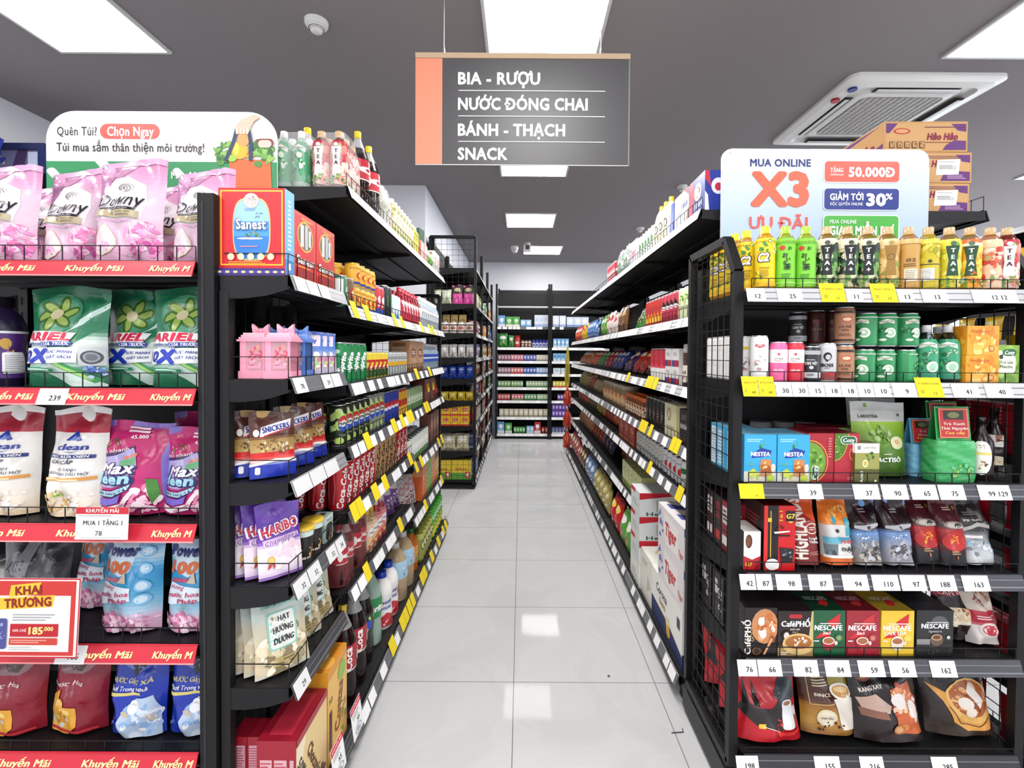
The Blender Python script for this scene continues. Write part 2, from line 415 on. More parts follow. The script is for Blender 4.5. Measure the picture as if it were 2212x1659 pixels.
for k in range(4):
    mb = MB(); rot = Matrix.Rotation(R(90 * k), 4, 'Z')
    def rb(x0, x1, y0, y1, z0, z1, col, m=PLAST):
        q = MB(); q.box(x0, x1, y0, y1, z0, z1, col, m)
        n = len(mb.v); mb.v += [tuple(rot @ Vector(p)) for p in q.v]; mb.f += [tuple(n + i for i in f) for f in q.f]; mb.c += q.c; mb.m += q.m; mb.sm += q.sm
    rb(-.26, .26, -.385, -.325, -.040, -.036, '141414', MATTE); rb(-.25, .25, -.372, -.345, -.050, -.046, 'd8d8d6')
    part('air_flap', mb, ac)
for (x, y, c) in ((-.40, -.36, '27318c'), (-.42, -.23, 'c02a38')):
    mb = MB(); mb.lathe([(.026, -.048), (.026, -.030)], c, GLOSS, 18, x, y); part('sticker', mb, ac, 'round %s sticker' % ('blue' if c[0] == '2' else 'red'))
# ------------------------------------------------------------------ detectors and cameras
def detector(name, label, cat, x, y, r):
    t = thing(name, label, cat, (x, y, CEIL))
    mb = MB(); mb.lathe([(r, 0), (r, -.012), (r * .93, -.022), (r * .8, -.026)], 'e9e8e6', PLAST, 26); part('mounting_base', mb, t)
    mb = MB(); mb.lathe([(r * .8, -.026), (r * .66, -.036), (r * .6, -.037), (r * .55, -.042), (r * .52, -.043), (r * .5, -.05), (r * .3, -.058), (.001, -.06)], ['e9e8e6', '2a2a2a', 'e9e8e6', '2a2a2a', 'e9e8e6', 'e9e8e6', 'dddddd'], PLAST, 26); part('sensor_head', mb, t)
detector('smoke_detector', 'round white smoke detector on the dark ceiling above the eco bag board', 'smoke detector', -1.05, 2.46, .058)
detector('smoke_detector', 'small white smoke detector on the ceiling above the liquor boxes', 'smoke detector', 1.60, 4.80, .05)
detector('smoke_detector', 'tiny far smoke detector on the ceiling above the beer top shelf', 'smoke detector', 1.58, 6.4, .055)
t = thing('security_camera', 'white dome security camera on the ceiling near the back wall', 'camera', (-.11, 7.55, CEIL))
mb = MB(); mb.lathe([(.06, 0), (.06, -.03), (.055, -.05)], 'ececec', PLAST); part('housing', mb, t)
mb = MB(); mb.lathe([(.052, -.05), (.048, -.075), (.03, -.098), (.001, -.106)], 'd9d9da', PLAST); part('dome', mb, t)
t = thing('security_camera', 'white bullet security camera in front of the farthest ceiling panel', 'camera', (.09, 7.30, CEIL))
mb = MB(); mb.lathe([(.05, 0), (.05, -.02), (.03, -.03), (.02, -.06)], 'ececec', PLAST); part('mount', mb, t)
mb = MB(); mb.box(-.05, .05, -.09, .05, -.13, -.055, 'e4e2df', PLAST); mb.lathe([(.03, -.06), (.03, -.12)], '55504c', PLAST, 12, 0, -.085); part('housing', mb, t)
# ------------------------------------------------------------------ hanging aisle sign
SY = 2.05; q = SY / F; w = 458 * q; hh = 226 * q
sg = thing('aisle_sign', 'dark grey hanging aisle sign with orange band and white drink category names', 'sign', (.001, SY, HC + (763 - 361) * q))
mb = MB(); mb.box(-w / 2, w / 2, -.003, .003, 0, hh, '545355', GLOSS)
S = Flat((-w / 2, -.003, 0), (1, 0, 0), (0, 0, 1), w, hh)
U = lambda x: (x - 897) / 458
V = lambda y: (361 - y) / 226
ops = [('R', .0, 0, 1, .008, 'd9d9d9'), ('R', .994, 0, 1, 1, '8b8b8b'), ('R', 0, .01, .125, 1, 'f2987a')]
for t_, y, x1 in (('BIA - RƯỢU', 177, 1162), ('NƯỚC ĐÓNG CHAI', 231, 1264), ('BÁNH - THẠCH', 286, 1216), ('SNACK', 337, 1093)):
    ops.append(('T', t_, U(989), V(y), .106, 'ffffff', {'al': 'l', 'w': (x1 - 989) / 458, 'b': .055}))
for y in (203, 257, 311): ops.append(('R', U(989), V(y) - .004, U(1302), V(y) + .004, 'f4f4f4'))
draw(mb, S, ops); part('sign_board', mb, sg)
mb = MB(); mb.box(-w / 2, w / 2, -.008, .008, hh, hh + .022, 'c9ae90', MATTE); part('wooden_batten', mb, sg, 'pale wooden hanging batten')
ztop = CEIL - sg.location.z
for px in (957, 1293):
    x = (px - 1126) * q; mb = MB(); mb.bar((x, 0, hh + .022), (x, 0, ztop), .0016, 'c9c9c9', METAL, 6); mb.lathe([(.006, hh + .02), (.006, hh + .03), (.003, hh + .05)], 'd8d8d8', METAL, 10, x, 0); part('hanging_cable', mb, sg)
# ------------------------------------------------------------------ promotion boards on the end racks
def rounded(w, h, r, bottom=False):
    P = [(-w / 2, 0), (w / 2, 0)]
    for cx, a0 in ((w / 2 - r, 0), (-w / 2 + r, 90)): P += [(cx + r * math.cos(R(a0 + k * 10)), h - r + r * math.sin(R(a0 + k * 10))) for k in range(10)]
    return P
SYL = 1.648; q = SYL / F; w = 495 * q; h = 372 * q
pb = thing('promotion_board', 'white and green eco bag promotion board with rounded corners above the detergent rack', 'sign', ((352 - 1125) * q, SYL, HC + (763 - 622) * q))
mb = MB(); mb.prism(rounded(w, h, 62 * q), 'y', 0, .006, 'e6e5e3', GLOSS)
U = lambda x: (x - 105) / 495
V = lambda y: (622 - y) / 372
S = Flat((-w / 2, 0, 0), (1, 0, 0), (0, 0, 1), w, h)
T = lambda s, x0, x1, y, ch, c, **k: ('T', s, U((x0 + x1) / 2), V(y), ch / 372, c, dict(w=(x1 - x0) / 495, **k))
ops = [('R', 0, 0, 1, V(357), '2f8f58'), T('Quên Túi?', 129, 214, 293, 18, '2a2a2c', b=.01), ('RR', U(221), V(309), U(349), V(277), .2, 'ee5a4e'), T('Chọn Ngay', 237, 336, 293, 19, 'ffffff', b=.04),
       T('Túi mua sắm thân thiện môi trường!', 128, 444, 327, 18, '2a2a2c', b=.01), T('Túi Eco Mua Ngay', 306, 452, 386, 14, 'ffffff', b=.03)]
gr = ['4f8f3c', '6fae4a', '3c7a34', '8ec25e', '2f6a2e']
ops += [('P', [(U(502), V(460)), (U(592), V(460)), (U(586), V(352)), (U(498), V(352))], 'f0692f'),
        ('N', U(488), V(338), .05, .06, 26, gr, 3), ('N', U(568), V(338), .05, .07, 30, gr, 4), ('N', U(530), V(345), .04, .03, 14, ['e3502f', 'd9432a', 'f0a030', '7dbb45'], 9),
        ('E', U(521), V(333), .036, .05, 'f2b825'), ('E', U(514), V(330), .014, .035, 'f8d34a'), ('E', U(530), V(308), .026, .045, 'f5a35e'), ('E', U(505), V(350), .02, .02, '9ccc4c'),
        ('RR', U(558), V(325), U(594), V(308), .03, '8a2f2a'), ('RR', U(561), V(327), U(590), V(311), .03, 'e8c9bb'),
        ('L', [(U(492), V(354)), (U(508), V(318)), (U(516), V(288))], .016, '26305e'), ('L', [(U(545), V(355)), (U(546), V(318)), (U(541), V(290))], .016, '26305e'),
        ('P', [(U(513), V(285)), (U(517), V(276)), (U(527), V(268)), (U(541), V(262)), (U(554), V(257)), (U(567), V(262)), (U(552), V(272)), (U(546), V(284)), (U(541), V(296)), (U(535), V(298)), (U(528), V(299)), (U(520), V(298)), (U(514), V(294))], 'f0c3ab')]
for x in (517, 524, 531, 538): ops.append(('E', U(x), V(292), .0075, .020, 'f6d2bd'))
for x in (520.5, 527.5, 534.5): ops.append(('L', [(U(x), V(286)), (U(x), V(298))], .002, 'c98f78'))
draw(mb, S, ops); part('printed_panel', mb, pb)
mb = MB()
for x in (-w * .42, w * .42): mb.box(x - .012, x + .012, .0065, .02, -.04, h * .5, '111111', STEEL)
part('support_bracket', mb, pb)
SYR = 1.872; q = SYR / F; w = 445 * q; h = 300 * q
pb = thing('promotion_board', 'pale blue online shopping promotion board with red blue and green panels above the tea bottles', 'sign', ((1775.5 - 1125) * q, SYR, HC + (763 - 622) * q))
mb = MB(); mb.prism(rounded(w, h, 22 * q), 'y', 0, .006, 'e0e6f0', GLOSS)
U = lambda x: (x - 1553) / 445
V = lambda y: (622 - y) / 300
S = Flat((-w / 2, 0, 0), (1, 0, 0), (0, 0, 1), w, h)
T = lambda s, x0, x1, y, ch, c, **k: ('T', s, U((x0 + x1) / 2), V(y), ch / 300, c, dict(w=(x1 - x0) / 445, **k))
ops = []
for i in range(24):           # printed fade from white at the top to light blue
    ops.append(('RR' if i == 23 else 'R', .0 if i < 21 else .012 * (i - 20), i / 24, 1 if i < 21 else 1 - .012 * (i - 20), (i + 1) / 24, *((.04,) if i == 23 else ()), mix('a2c4e6', 'e0e6f0', i / 23)))
ops += [T('MUA ONLINE', 1614, 1743, 352, 15, '2b3478', b=.05), T('X3', 1620, 1736, 408, 66, 'f06a4c', b=.075), T('ƯU ĐÃI', 1614, 1738, 480, 24, 'ee5f57', b=.04)]
for y0, y1, c in ((348, 392, 'f0604f'), (406, 451, '24388f'), (464, 530, '52b848')):
    ops.append(('RR', U(1771), V(y1) - .006, U(1935), V(y0) + .006, .03, 'f4f8fd')); ops.append(('RR', U(1773), V(y1), U(1933), V(y0), .025, c))
ops += [T('TẶNG', 1785, 1812, 367, 9, 'ffffff'), ('F', U(1785), V(380), U(1822), V(374), 1, 'f6c7c0'), T('50.000Đ', 1825, 1922, 371, 19, 'ffffff', b=.07),
        T('GIẢM TỚI', 1785, 1856, 424, 13, 'ffffff', b=.06), T('ĐỘC QUYỀN ONLINE', 1785, 1855, 439, 6, 'ffffff', b=.02), T('30', 1864, 1903, 430, 24, 'ffffff', b=.08), T('%', 1904, 1918, 423, 12, 'ffffff'),
        T('MUA ONLINE', 1785, 1842, 477, 8, 'ffffff', b=.03), T('GIAO MIỄN PHÍ', 1785, 1922, 496, 17, 'ffffff', b=.07)]
draw(mb, S, ops, eps=.0002); part('printed_panel', mb, pb)
mb = MB()
for x in (-w * .42, w * .42): mb.box(x - .012, x + .012, .0065, .02, -.04, h * .5, '111111', STEEL)
part('support_bracket', mb, pb)
# ------------------------------------------------------------------ racks
BLK = '0d0d10'
class Rack:
    """mode E faces the camera, L faces +X, R faces -X; s runs along the front from the near / left end, d is the depth behind the front"""
    def __init__(s, name, label, cat, mode, xf, y0, W, depth, shelves, height, group=None, back=True, rail='4c4d52', ends=('post', 'post'), insert=None, zlow=0.0, brk=True, redtext=None, zmesh=(.1, None)):
        s.mode, s.xf, s.y0, s.W, s.dep, s.sh = mode, xf, y0, W, depth, shelves
        s.rz = {'E': 0, 'L': 90, 'R': -90}[mode]
        loc = {'E': (xf, y0, 0), 'L': (xf, y0, 0), 'R': (xf, y0 + W, 0)}[mode]
        t = s.root = thing(name, label, cat, loc, s.rz, group); s.M = Matrix.Translation(loc) @ Matrix.Rotation(R(s.rz), 4, 'Z')
        if back:
            mb = MB(); mb.box(0, W, depth - .012, depth, .06, height - .02, '141416', STEEL)
            part('back_panel', mb, t)
        for x0 in (0, W - .03):
            if depth > .3:
                mb = MB(); mb.box(x0, x0 + .03, depth - .05, depth - .013, 0, height, BLK, STEEL)
                for k in range(int(height / .05)): mb.box(x0 + .008, x0 + .013, depth - .0515, depth - .0495, .05 + k * .05, .075 + k * .05, '000000', MATTE)
                part('upright', mb, t)
        for i, (zt, fo, guard) in enumerate(shelves):
            mb = MB(); mb.box(.002, W - .002, fo, depth - (.052 if depth > .3 else .002), zt - .026, zt, BLK, STEEL)
            mb.box(.002, W - .002, fo, fo + .012, zt - .034, zt + .003, BLK, STEEL)
            if zt < .25: mb.box(.01, W - .01, fo + .03, fo + .045, .015, zt - .02, '0e0e10', STEEL)
            for q in (.3, .6):
                mb.box(.02, W - .02, fo + (depth - fo) * q - .012, fo + (depth - fo) * q + .012, zt - .034, zt - .026, '202024', STEEL)
            sh = part('shelf', mb, t)
            L = Flat((.004, fo - .018, zt - .038), (1, 0, 0), Vector((0, .015, .042)).normalized(), W - .008, .0446)
            mb = MB(); n = L.n
            P = [(.004, fo - .018, zt - .038), (W - .004, fo - .018, zt - .038), (W - .004, fo - .003, zt + .004), (.004, fo - .003, zt + .004)]
            Q = [(p[0], p[1] + .004, p[2] + .001) for p in P]
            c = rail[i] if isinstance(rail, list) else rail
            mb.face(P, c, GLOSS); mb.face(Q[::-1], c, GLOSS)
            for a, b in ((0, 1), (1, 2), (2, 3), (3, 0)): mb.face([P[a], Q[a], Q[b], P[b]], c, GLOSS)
            ops = []
            if redtext:
                ops = [('R', 0, 0, 1, .08, 'ef8f8c'), ('R', 0, .93, 1, 1, 'b82430')]
                for px in redtext[i]:
                    c = (px - s.xf) / (W - .008); full = c + .0735 / W < 1
                    if c > .99: continue
                    ops.append(('T', 'Khuyến Mãi' if full else 'Khuyến M', c if full else .993 - .054 / W, .5, .36, 'f7e7a2', {'it': .2, 'b': .06, 'w': (.147 if full else .100) / (W - .008)}))
            elif insert:
                rn = random.Random(insert + i * 7); x = .01
                while x < .97:
                    w = rn.uniform(.05, .085) / W
                    if rn.random() < .62: ops.append(('R', x, .04, min(x + w, .99), .96, rn.choice(['f0f0f0', 'e4e4e4', 'f4f4f4'])))
                    x += w + rn.uniform(.004, .03)
            else: ops = [('R', 0, .2, 1, .28, '7b7c82'), ('R', 0, .66, 1, .72, '6d6e74')]
            draw(mb, L, ops); part('price_rail', mb, sh)
            if guard:
                mb = MB(); y = fo + .006; zg = zt + guard
                mb.bar((.008, y, zg), (W - .008, y, zg), .0016, '0d0d0f'); mb.bar((.008, y, zt + .006), (W - .008, y, zt + .006), .0016, '0d0d0f')
                k = max(2, round(W / .052))
                for j in range(k + 1):
                    x = .008 + (W - .016) * j / k; mb.bar((x, y, zt), (x, y, zg), .0014, '0d0d0f')
                if depth <= .3:
                    for x in (.008, W - .008): mb.bar((x, y, zg), (x, depth - .01, zg), .0016, '0d0d0f')
                part('wire_mesh', mb, sh, 'thin black wire guard')
            if brk and zt > .25:
                for x0 in (.001, W - .005):
                    mb = MB(); d = depth - .014
                    mb.prism([(fo + .004, zt - .001), (fo + .004, zt - .035), (fo + d * .35, zt - .052), (d - .05, zt - (.085 if depth > .3 else .06)), (d - .002 if depth > .3 else d + .01, zt - (.085 if depth > .3 else .06)), (d - .002 if depth > .3 else d + .01, zt - .001)], 'x', x0, x0 + .004, BLK, STEEL)
                    part('bracket', mb, sh)
        if zlow == 0:
            for x0 in (.01, W - .05):
                mb = MB(); f0 = shelves[-1][1]; mb.box(x0, x0 + .04, f0 + .02, f0 + .06, 0, shelves[-1][0] - .027, '111113', STEEL)
                part('foot', mb, t)
    def at(s, u, d, z):
        if s.mode == 'E': return (s.xf + u, s.y0 + d, z)
        if s.mode == 'L': return (s.xf - d, s.y0 + u, z)
        return (s.xf + d, s.y0 + u, z)
    def z(s, tier): return s.sh[tier][0] + .0012
    def fo(s, tier): return s.sh[tier][1]
def frame_panel(root, x, y0, y1, z0, z1, chamfer=0, cell=.05, axis='y'):
    """an upright mesh panel: frame and wire mesh, in rack coordinates; along y at x, or along x (axis x) at y=x"""
    P = (lambda a, z: (x, a, z)) if axis == 'y' else (lambda a, z: (a, x, z))
    mb = MB(); r = .013
    pts = [(y1, z0), (y1, z1), (y0 + chamfer, z1), (y0, z1 - chamfer * 1.5), (y0, z0)]
    if not chamfer: pts = [(y1, z0), (y1, z1), (y0, z1), (y0, z0)]
    mb.path([P(*p) for p in pts + [pts[0]]], .019, BLK, STEEL)
    fr = part('side_frame', mb, root)
    mb = MB(); k = round((y1 - y0) / cell)
    top = lambda a: z1 if not chamfer or a > y0 + chamfer else z1 - (y0 + chamfer - a) * 1.5
    for i in range(1, k):
        a = y0 + (y1 - y0) * i / k; mb.bar(P(a, z0), P(a, top(a)), .0017, '101012')
    n = int((z1 - z0) / cell)
    for j in range(1, n + 1):
        z = z0 + j * cell
        if z > z1 - .01: break
        a0 = y0 if not chamfer or z < z1 - chamfer * 1.5 else y0 + chamfer - (z1 - z) / 1.5
        mb.bar(P(a0, z), P(y1, z), .0017, '101012')
    part('wire_mesh', mb, fr)
G = .05
PXX = lambda px, y: (px - 1125) * y / F
# detergent end rack, facing the camera
LE = Rack('end_rack', 'black end rack of detergent bags with red promotion rails', 'shelf rack', 'E', -1.66, 1.25, .815, .38, [(1.63, 0, .045), (1.297, 0, .045), (.94, 0, .045), (.62, 0, .045), (.33, 0, .03), (.10, 0, 0)], 1.80, brk=False,
          rail='c8283a', redtext=[[PXX(p, 1.235) for p in r] for r in ((8, 200, 391, -184), (0, 200, 398, -192), (-22, 175, 396, -210), (-4, 212, 399, -210), (30, 225, 400), (200, 400))])
mb = MB(); mb.box(.815, .858, .0, .04, 0, 1.812, BLK, STEEL); mb.box(.826, .831, -.001, 0, .1, 1.79, '2b2b2f', STEEL); part('front_post', mb, LE.root)
mb = MB(); mb.box(.822, .852, .34, .378, 0, 1.55, BLK, STEEL); part('rear_post', mb, LE.root)
mb = MB(); mb.box(.850, .8595, .04, .34, 1.585, 1.595, BLK, STEEL); part('side_frame', mb, LE.root); mb = MB(); mb.box(.850, .8595, .04, .34, .05, .09, BLK, STEEL); part('side_frame', mb, LE.root)
mb = MB()
for k in range(1, 7): mb.bar((.858, .04 + .05 * k, .09), (.858, .04 + .05 * k, 1.59), .0016, '0d0d0f')
part('wire_mesh', mb, LE.root)
# side shelves towards the aisle on the same end rack
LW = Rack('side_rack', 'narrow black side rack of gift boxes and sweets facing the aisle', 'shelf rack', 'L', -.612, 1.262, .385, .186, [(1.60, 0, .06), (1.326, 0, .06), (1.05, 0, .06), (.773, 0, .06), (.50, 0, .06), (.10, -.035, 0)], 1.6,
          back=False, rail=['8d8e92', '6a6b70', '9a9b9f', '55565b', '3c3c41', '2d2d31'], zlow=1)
mb = MB(); mb.box(.0, .385, .02, .17, 0, .066, '0f0f11', STEEL); part('base_plinth', mb, LW.root)
for x0 in (0, .36):
    mb = MB(); mb.box(x0, x0 + .025, .160, .184, .066, 1.56, '121214', STEEL); part('upright', mb, LW.root)
# drinks gondola
LS = [(1.976, 0, .05), (1.56, 0, .05), (1.284, 0, .05), (1.06, 0, .05)]
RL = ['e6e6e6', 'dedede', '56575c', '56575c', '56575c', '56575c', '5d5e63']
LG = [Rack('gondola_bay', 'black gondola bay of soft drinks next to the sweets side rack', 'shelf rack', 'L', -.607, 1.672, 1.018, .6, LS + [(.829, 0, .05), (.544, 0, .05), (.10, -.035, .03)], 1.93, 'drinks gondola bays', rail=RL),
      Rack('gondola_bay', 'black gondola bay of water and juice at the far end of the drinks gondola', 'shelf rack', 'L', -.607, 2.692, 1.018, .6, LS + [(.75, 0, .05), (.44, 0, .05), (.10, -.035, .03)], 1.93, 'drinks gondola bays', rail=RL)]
frame_panel(LG[1].root, 1.035, .03, .57, .12, 1.84)
# beer and snack gondola
RS = [(1.973, 0, .05), (1.553, 0, .05), (1.254, 0, .05), (.995, 0, .05), (.793, 0, .05)]
RG = []
for k, w in enumerate(('of beer cartons behind the tea end rack', 'of beer cans and jars, second into the aisle', 'of snacks in the middle of the beer gondola', 'of snacks, fourth into the beer aisle', 'of snacks at the far end of the beer gondola')):
    RG.append(Rack('gondola_bay', 'black gondola bay ' + w, 'shelf rack', 'R', .71, 1.9 + .94 * k, .936, .56, RS + ([(.489, 0, .05)] if k else []) + [(.10, -.065, .03)], 1.95, 'beer and snack gondola bays',
                   rail=['e6e6e6', 'd2d2d2', 'c9c9cb', '7b7c81', '66676c', '66676c', '66676c'][:(7 if k else 5)] + ([] if k else ['66676c']), insert=(50 + k if k > 1 else None)))
RO = Rack('gondola_bay', 'black gondola bay on the far side carrying noodle cartons on top', 'shelf rack', 'L', 1.84, 1.9, .9, .56, [(1.973, 0, .06), (1.62, 0, 0), (.10, 0, 0)], 2.0, rail='3b3b3f')
# tea and coffee end rack
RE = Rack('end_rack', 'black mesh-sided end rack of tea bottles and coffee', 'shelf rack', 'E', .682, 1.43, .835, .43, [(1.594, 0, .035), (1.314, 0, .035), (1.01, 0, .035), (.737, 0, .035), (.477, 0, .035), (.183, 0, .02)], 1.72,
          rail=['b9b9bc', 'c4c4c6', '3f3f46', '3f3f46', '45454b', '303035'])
frame_panel(RE.root, -.022, .032, .41, .13, 1.765, .075)
frame_panel(RE.root, .857, .032, .41, .13, 1.765, .075)
mb = MB(); mb.box(-.036, -.004, .0, .43, .02, .10, '2a2a2d', STEEL); part('base_beam', mb, RE.root); mb = MB(); mb.box(.837, .871, .0, .43, .02, .10, '2a2a2d', STEEL); part('base_beam', mb, RE.root)
RW = Rack('side_rack', 'narrow black side rack of red packets beyond the coffee end rack', 'shelf rack', 'L', 1.69, 1.47, .36, .125, [(1.58, 0, .05), (1.30, 0, .05), (1.08, 0, .05), (.82, 0, .05), (.60, 0, .05), (.36, 0, .05), (.11, 0, .03)], 1.6, back=False, rail='cfcfd1', insert=5, zlow=1)
# tall wall rack and the rack on the back wall
WT = [(2.27, 0, 0), (1.90, 0, 0), (1.60, 0, 0), (1.345, 0, 0), (1.13, 0, 0), (.90, 0, 0), (.645, 0, 0), (.38, 0, 0), (.09, 0, 0)]
WU = []
for k, w in enumerate(('with a mesh end panel facing the entrance', 'second from its mesh end panel', 'last before the milk rack')):
    WU.append(Rack('wall_rack_bay', 'tall black noodle rack bay ' + w, 'shelf rack', 'L', -.47, 4.90 + k, .985, .47, WT, 2.58, 'tall noodle rack bays', insert=80 + k, rail='303034'))
    mb = MB(); mb.box(.95, .985, .0, .035, .02, 2.58 - .03 * k, BLK, STEEL); part('front_post', mb, WU[k].root)
frame_panel(WU[0].root, -.015, .0, .46, .03, 2.58, cell=.055)
BT = [(1.825, 0, 0), (1.49, 0, 0), (1.27, 0, 0), (1.06, 0, 0), (.84, 0, 0), (.625, 0, 0), (.355, 0, 0), (.085, 0, 0)]
BW = []
for k, w in enumerate(('beside the tall noodle rack', 'partly behind the hanging red net bags')):
    b = Rack('wall_rack_bay', 'black milk rack bay on the back wall ' + w, 'shelf rack', 'E', -.40 + .885 * k, 7.78, .88, .6, BT, 2.52, 'milk rack bays', insert=120 + k, rail=['17171a'] + ['dcdcdc'] * 7)
    BW.append(b)
    for x0 in ((0,) if k else (0, .85)):
        mb = MB(); mb.box(x0 - .012, x0 + .018, -.03, .0, .0, 2.52, BLK, STEEL); part('front_post', mb, b.root)
    mb = MB(); mb.box(.02, .86, .01, .03, 2.18, 2.37, '1d1d20', STEEL); mb.box(.02, .86, .0, .03, 2.14, 2.165, 'cfcfd2', PLAST); part('header_board', mb, b.root)
# ------------------------------------------------------------------ price tags
TAGN = {}
def tag_mesh(w, h, txt, col, style):
    mb = MB(); u = Vector((1, 0, 0)); v = Vector((0, .015, .042)).normalized(); S = Flat((-w / 2, 0, 0), u, v, w, h); n = S.n
    P = [S.at(0, 0, .0006), S.at(w, 0, .0006), S.at(w, h, .0006), S.at(0, h, .0006)]; Q = [S.at(0, 0, 0), S.at(w, 0, 0), S.at(w, h, 0), S.at(0, h, 0)]
    mb.face(P, col, MATTE); mb.face(Q[::-1], col, MATTE)
    for a, b in ((0, 1), (1, 2), (2, 3), (3, 0)): mb.face([P[a], Q[a], Q[b], P[b]], col, MATTE)
    k = '55555a' if col != 'f2d824' else '8a7a20'; ops = []
    f = .0446 / h * .95
    if style == 'yellow':
        if txt and len(txt) > 1:
            ops += [('T', x, .5, .86 - .17 * i, .09, '7a6a1c', {'w': .8, 'b': .04}) for i, x in enumerate(txt[1:])]
        else: ops += [('F', .1, .62, .9, .92, 3, '9a8a2a')]
        ops += [('F', .12, .2, .3, .38, 3, '8a7a20')]
        if txt: ops.append(('T', txt[0], .68, .2, .13, '6f611c', {'b': .03}))
    else:
        ops += [('F', .06, .72 * f, .8, .95 * f, 2, '88888e'), ('F', .07, .16 * f, .2, .58 * f, 3, '8f8f94'), ('R', .62, .08 * f, .9, .12 * f, 'c4c4c6')]
        if txt: ops.append(('T', txt, .6, .42 * f, .32 * f, '26262a', {'b': .035}))
    draw(mb, S, ops, MATTE); return mb.mesh('price_tag')
TAGS = []
def tag(rk, tier, u0, u1, txt, desc, col='e2e2e2', tall=0, dz=0):
    """u0..u1 along the front"""
    w = u1 - u0; style = 'yellow' if col == 'f2d824' else 'white'; h = .0435 + tall
    key = (round(w, 3), h, str(txt), col)
    if key not in TAGN: TAGN[key] = tag_mesh(w, h, txt, col, style)
    o = link(bpy.data.objects.new('price_tag', TAGN[key])); uc = (u0 + u1) / 2; x = rk.W - uc if rk.mode == 'R' else uc
    zt, fo, _ = rk.sh[tier]
    o.matrix_world = rk.M @ Matrix.Translation((x, fo - .0195, zt - .0375 + dz)); o['category'] = 'price tag'; TAGS.append((o, desc)); return o
def tag_row(rk, tier, rows, yf, what):
    for px0, px1, txt, *r in rows:
        y = r and r[0] == 'y'; t0 = txt[0] if isinstance(txt, tuple) else txt
        d = (('yellow promotion tag' if y else 'white price tag') + (' showing ' + t0.replace(' ', ' and ') if t0 else ''), what)
        tag(rk, tier, PXX(px0, yf) - rk.xf, PXX(px1, yf) - rk.xf, txt, d, 'f2d824' if y else 'e2e2e2', (r[1] if y and len(r) > 1 else 0))
yf = 1.415
tag_row(RE, 0, [(1612, 1652, '12'), (1678, 1732, '25'), (1772, 1825, ('11', 'TỪ 3 CHAI GIÁ', '9.000Đ/CHAI'), 'y', .018), (1827, 1862, '11'), (1882, 1936, ('13', 'MUA 3', 'TÍNH TIỀN 2'), 'y', .018), (1938, 1972, '13'), (1990, 2045, '13'), (2099, 2196, '12 12')], yf, 'on the tea bottle rail')
tag_row(RE, 1, [(1606, 1640, ('40', '1 LON', '.000Đ/LON'), 'y', .018), (1642, 1676, ('40', 'GIÁ', 'Đ/LON'), 'y', .018)] + [(1678 + 35.5 * i, 1712 + 35.5 * i, t) for i, t in enumerate(('30', '30', '15', '18', '18', '10', '10'))] + [(1931, 1982, '9'), (1984, 2040, ('12', 'TỪ 6 CHAI GIÁ', '9.500Đ/CHAI'), 'y', .018), (2060, 2118, '41'), (2132, 2190, '40')], yf, 'on the canned coffee rail')
tag_row(RE, 2, [(1602, 1655, ('39',), 'y', 0), (1730, 1783, '39'), (1850, 1906, '37'), (1912, 1968, '90'), (1975, 2032, '65'), (2036, 2092, '75'), (2122, 2192, '99 129')], yf, 'on the tea box rail')
tag_row(RE, 3, [(1606, 1640, '42'), (1642, 1676, '87'), (1685, 1740, '98'), (1756, 1808, '87'), (1830, 1886, '94'), (1895, 1953, '110'), (1957, 2012, '97'), (2018, 2077, '188'), (2092, 2150, '163')], yf, 'on the ground coffee rail')
tag_row(RE, 4, [(1604, 1646, '76'), (1648, 1700, '66'), (1725, 1780, '82'), (1795, 1850, '84'), (1868, 1925, '59'), (1936, 1993, '56'), (2026, 2082, '162')], yf, 'on the instant coffee rail')
tag_row(RE, 5, [(1604, 1653, '198'), (1776, 1832, '155'), (1876, 1928, '216'), (2034, 2090, '285')], yf, 'on the lowest coffee rail')
yf = 1.235
tag_row(LE, 1, [(78, 142, '239')], yf, 'on the green detergent rail')
tag_row(LE, 3, [(112, 177, '185')], yf, 'on the blue detergent rail beside the opening card')
def card(name, label, cat, rk, tier, px0, px1, y0, y1, yf, ops, col='f4f3f1', tilt=0):
    q = yf / F; w = (px1 - px0) * q; h = (y1 - y0) * q; mb = MB(); mb.box(-w / 2, w / 2, 0, .0012, 0, h, col, MATTE)
    draw(mb, Flat((-w / 2, 0, 0), (1, 0, 0), (0, 0, 1), w, h), ops, MATTE, .00025)
    o = thing(name, label, cat, (((px0 + px1) / 2 - 1125) * q, yf - .006, HC + (763 - y1) * q), 0, None, mb); o.rotation_euler = (R(-4), 0, R(tilt)); return o
card('promotion_card', 'white buy one get one card clipped to the floor cleaner rail', 'promotion card', LE, 2, 162, 276, 1103, 1172, 1.222,
     [('R', 0, .79, 1, 1, 'c0303c'), ('T', 'KHUYẾN MÃI', .5, .895, .11, 'f6d9d6', {'w': .62}), ('F', .05, .7, .95, .78, 1, 'b0b0b4'), ('T', 'MUA 1 TẶNG 1', .52, .52, .14, '3c3c42', {'w': .74, 'b': .03}), ('T', '78', .45, .2, .15, '55555b', {'b': .02}), ('F', .1, .02, .9, .1, 1, 'c0c0c4')])
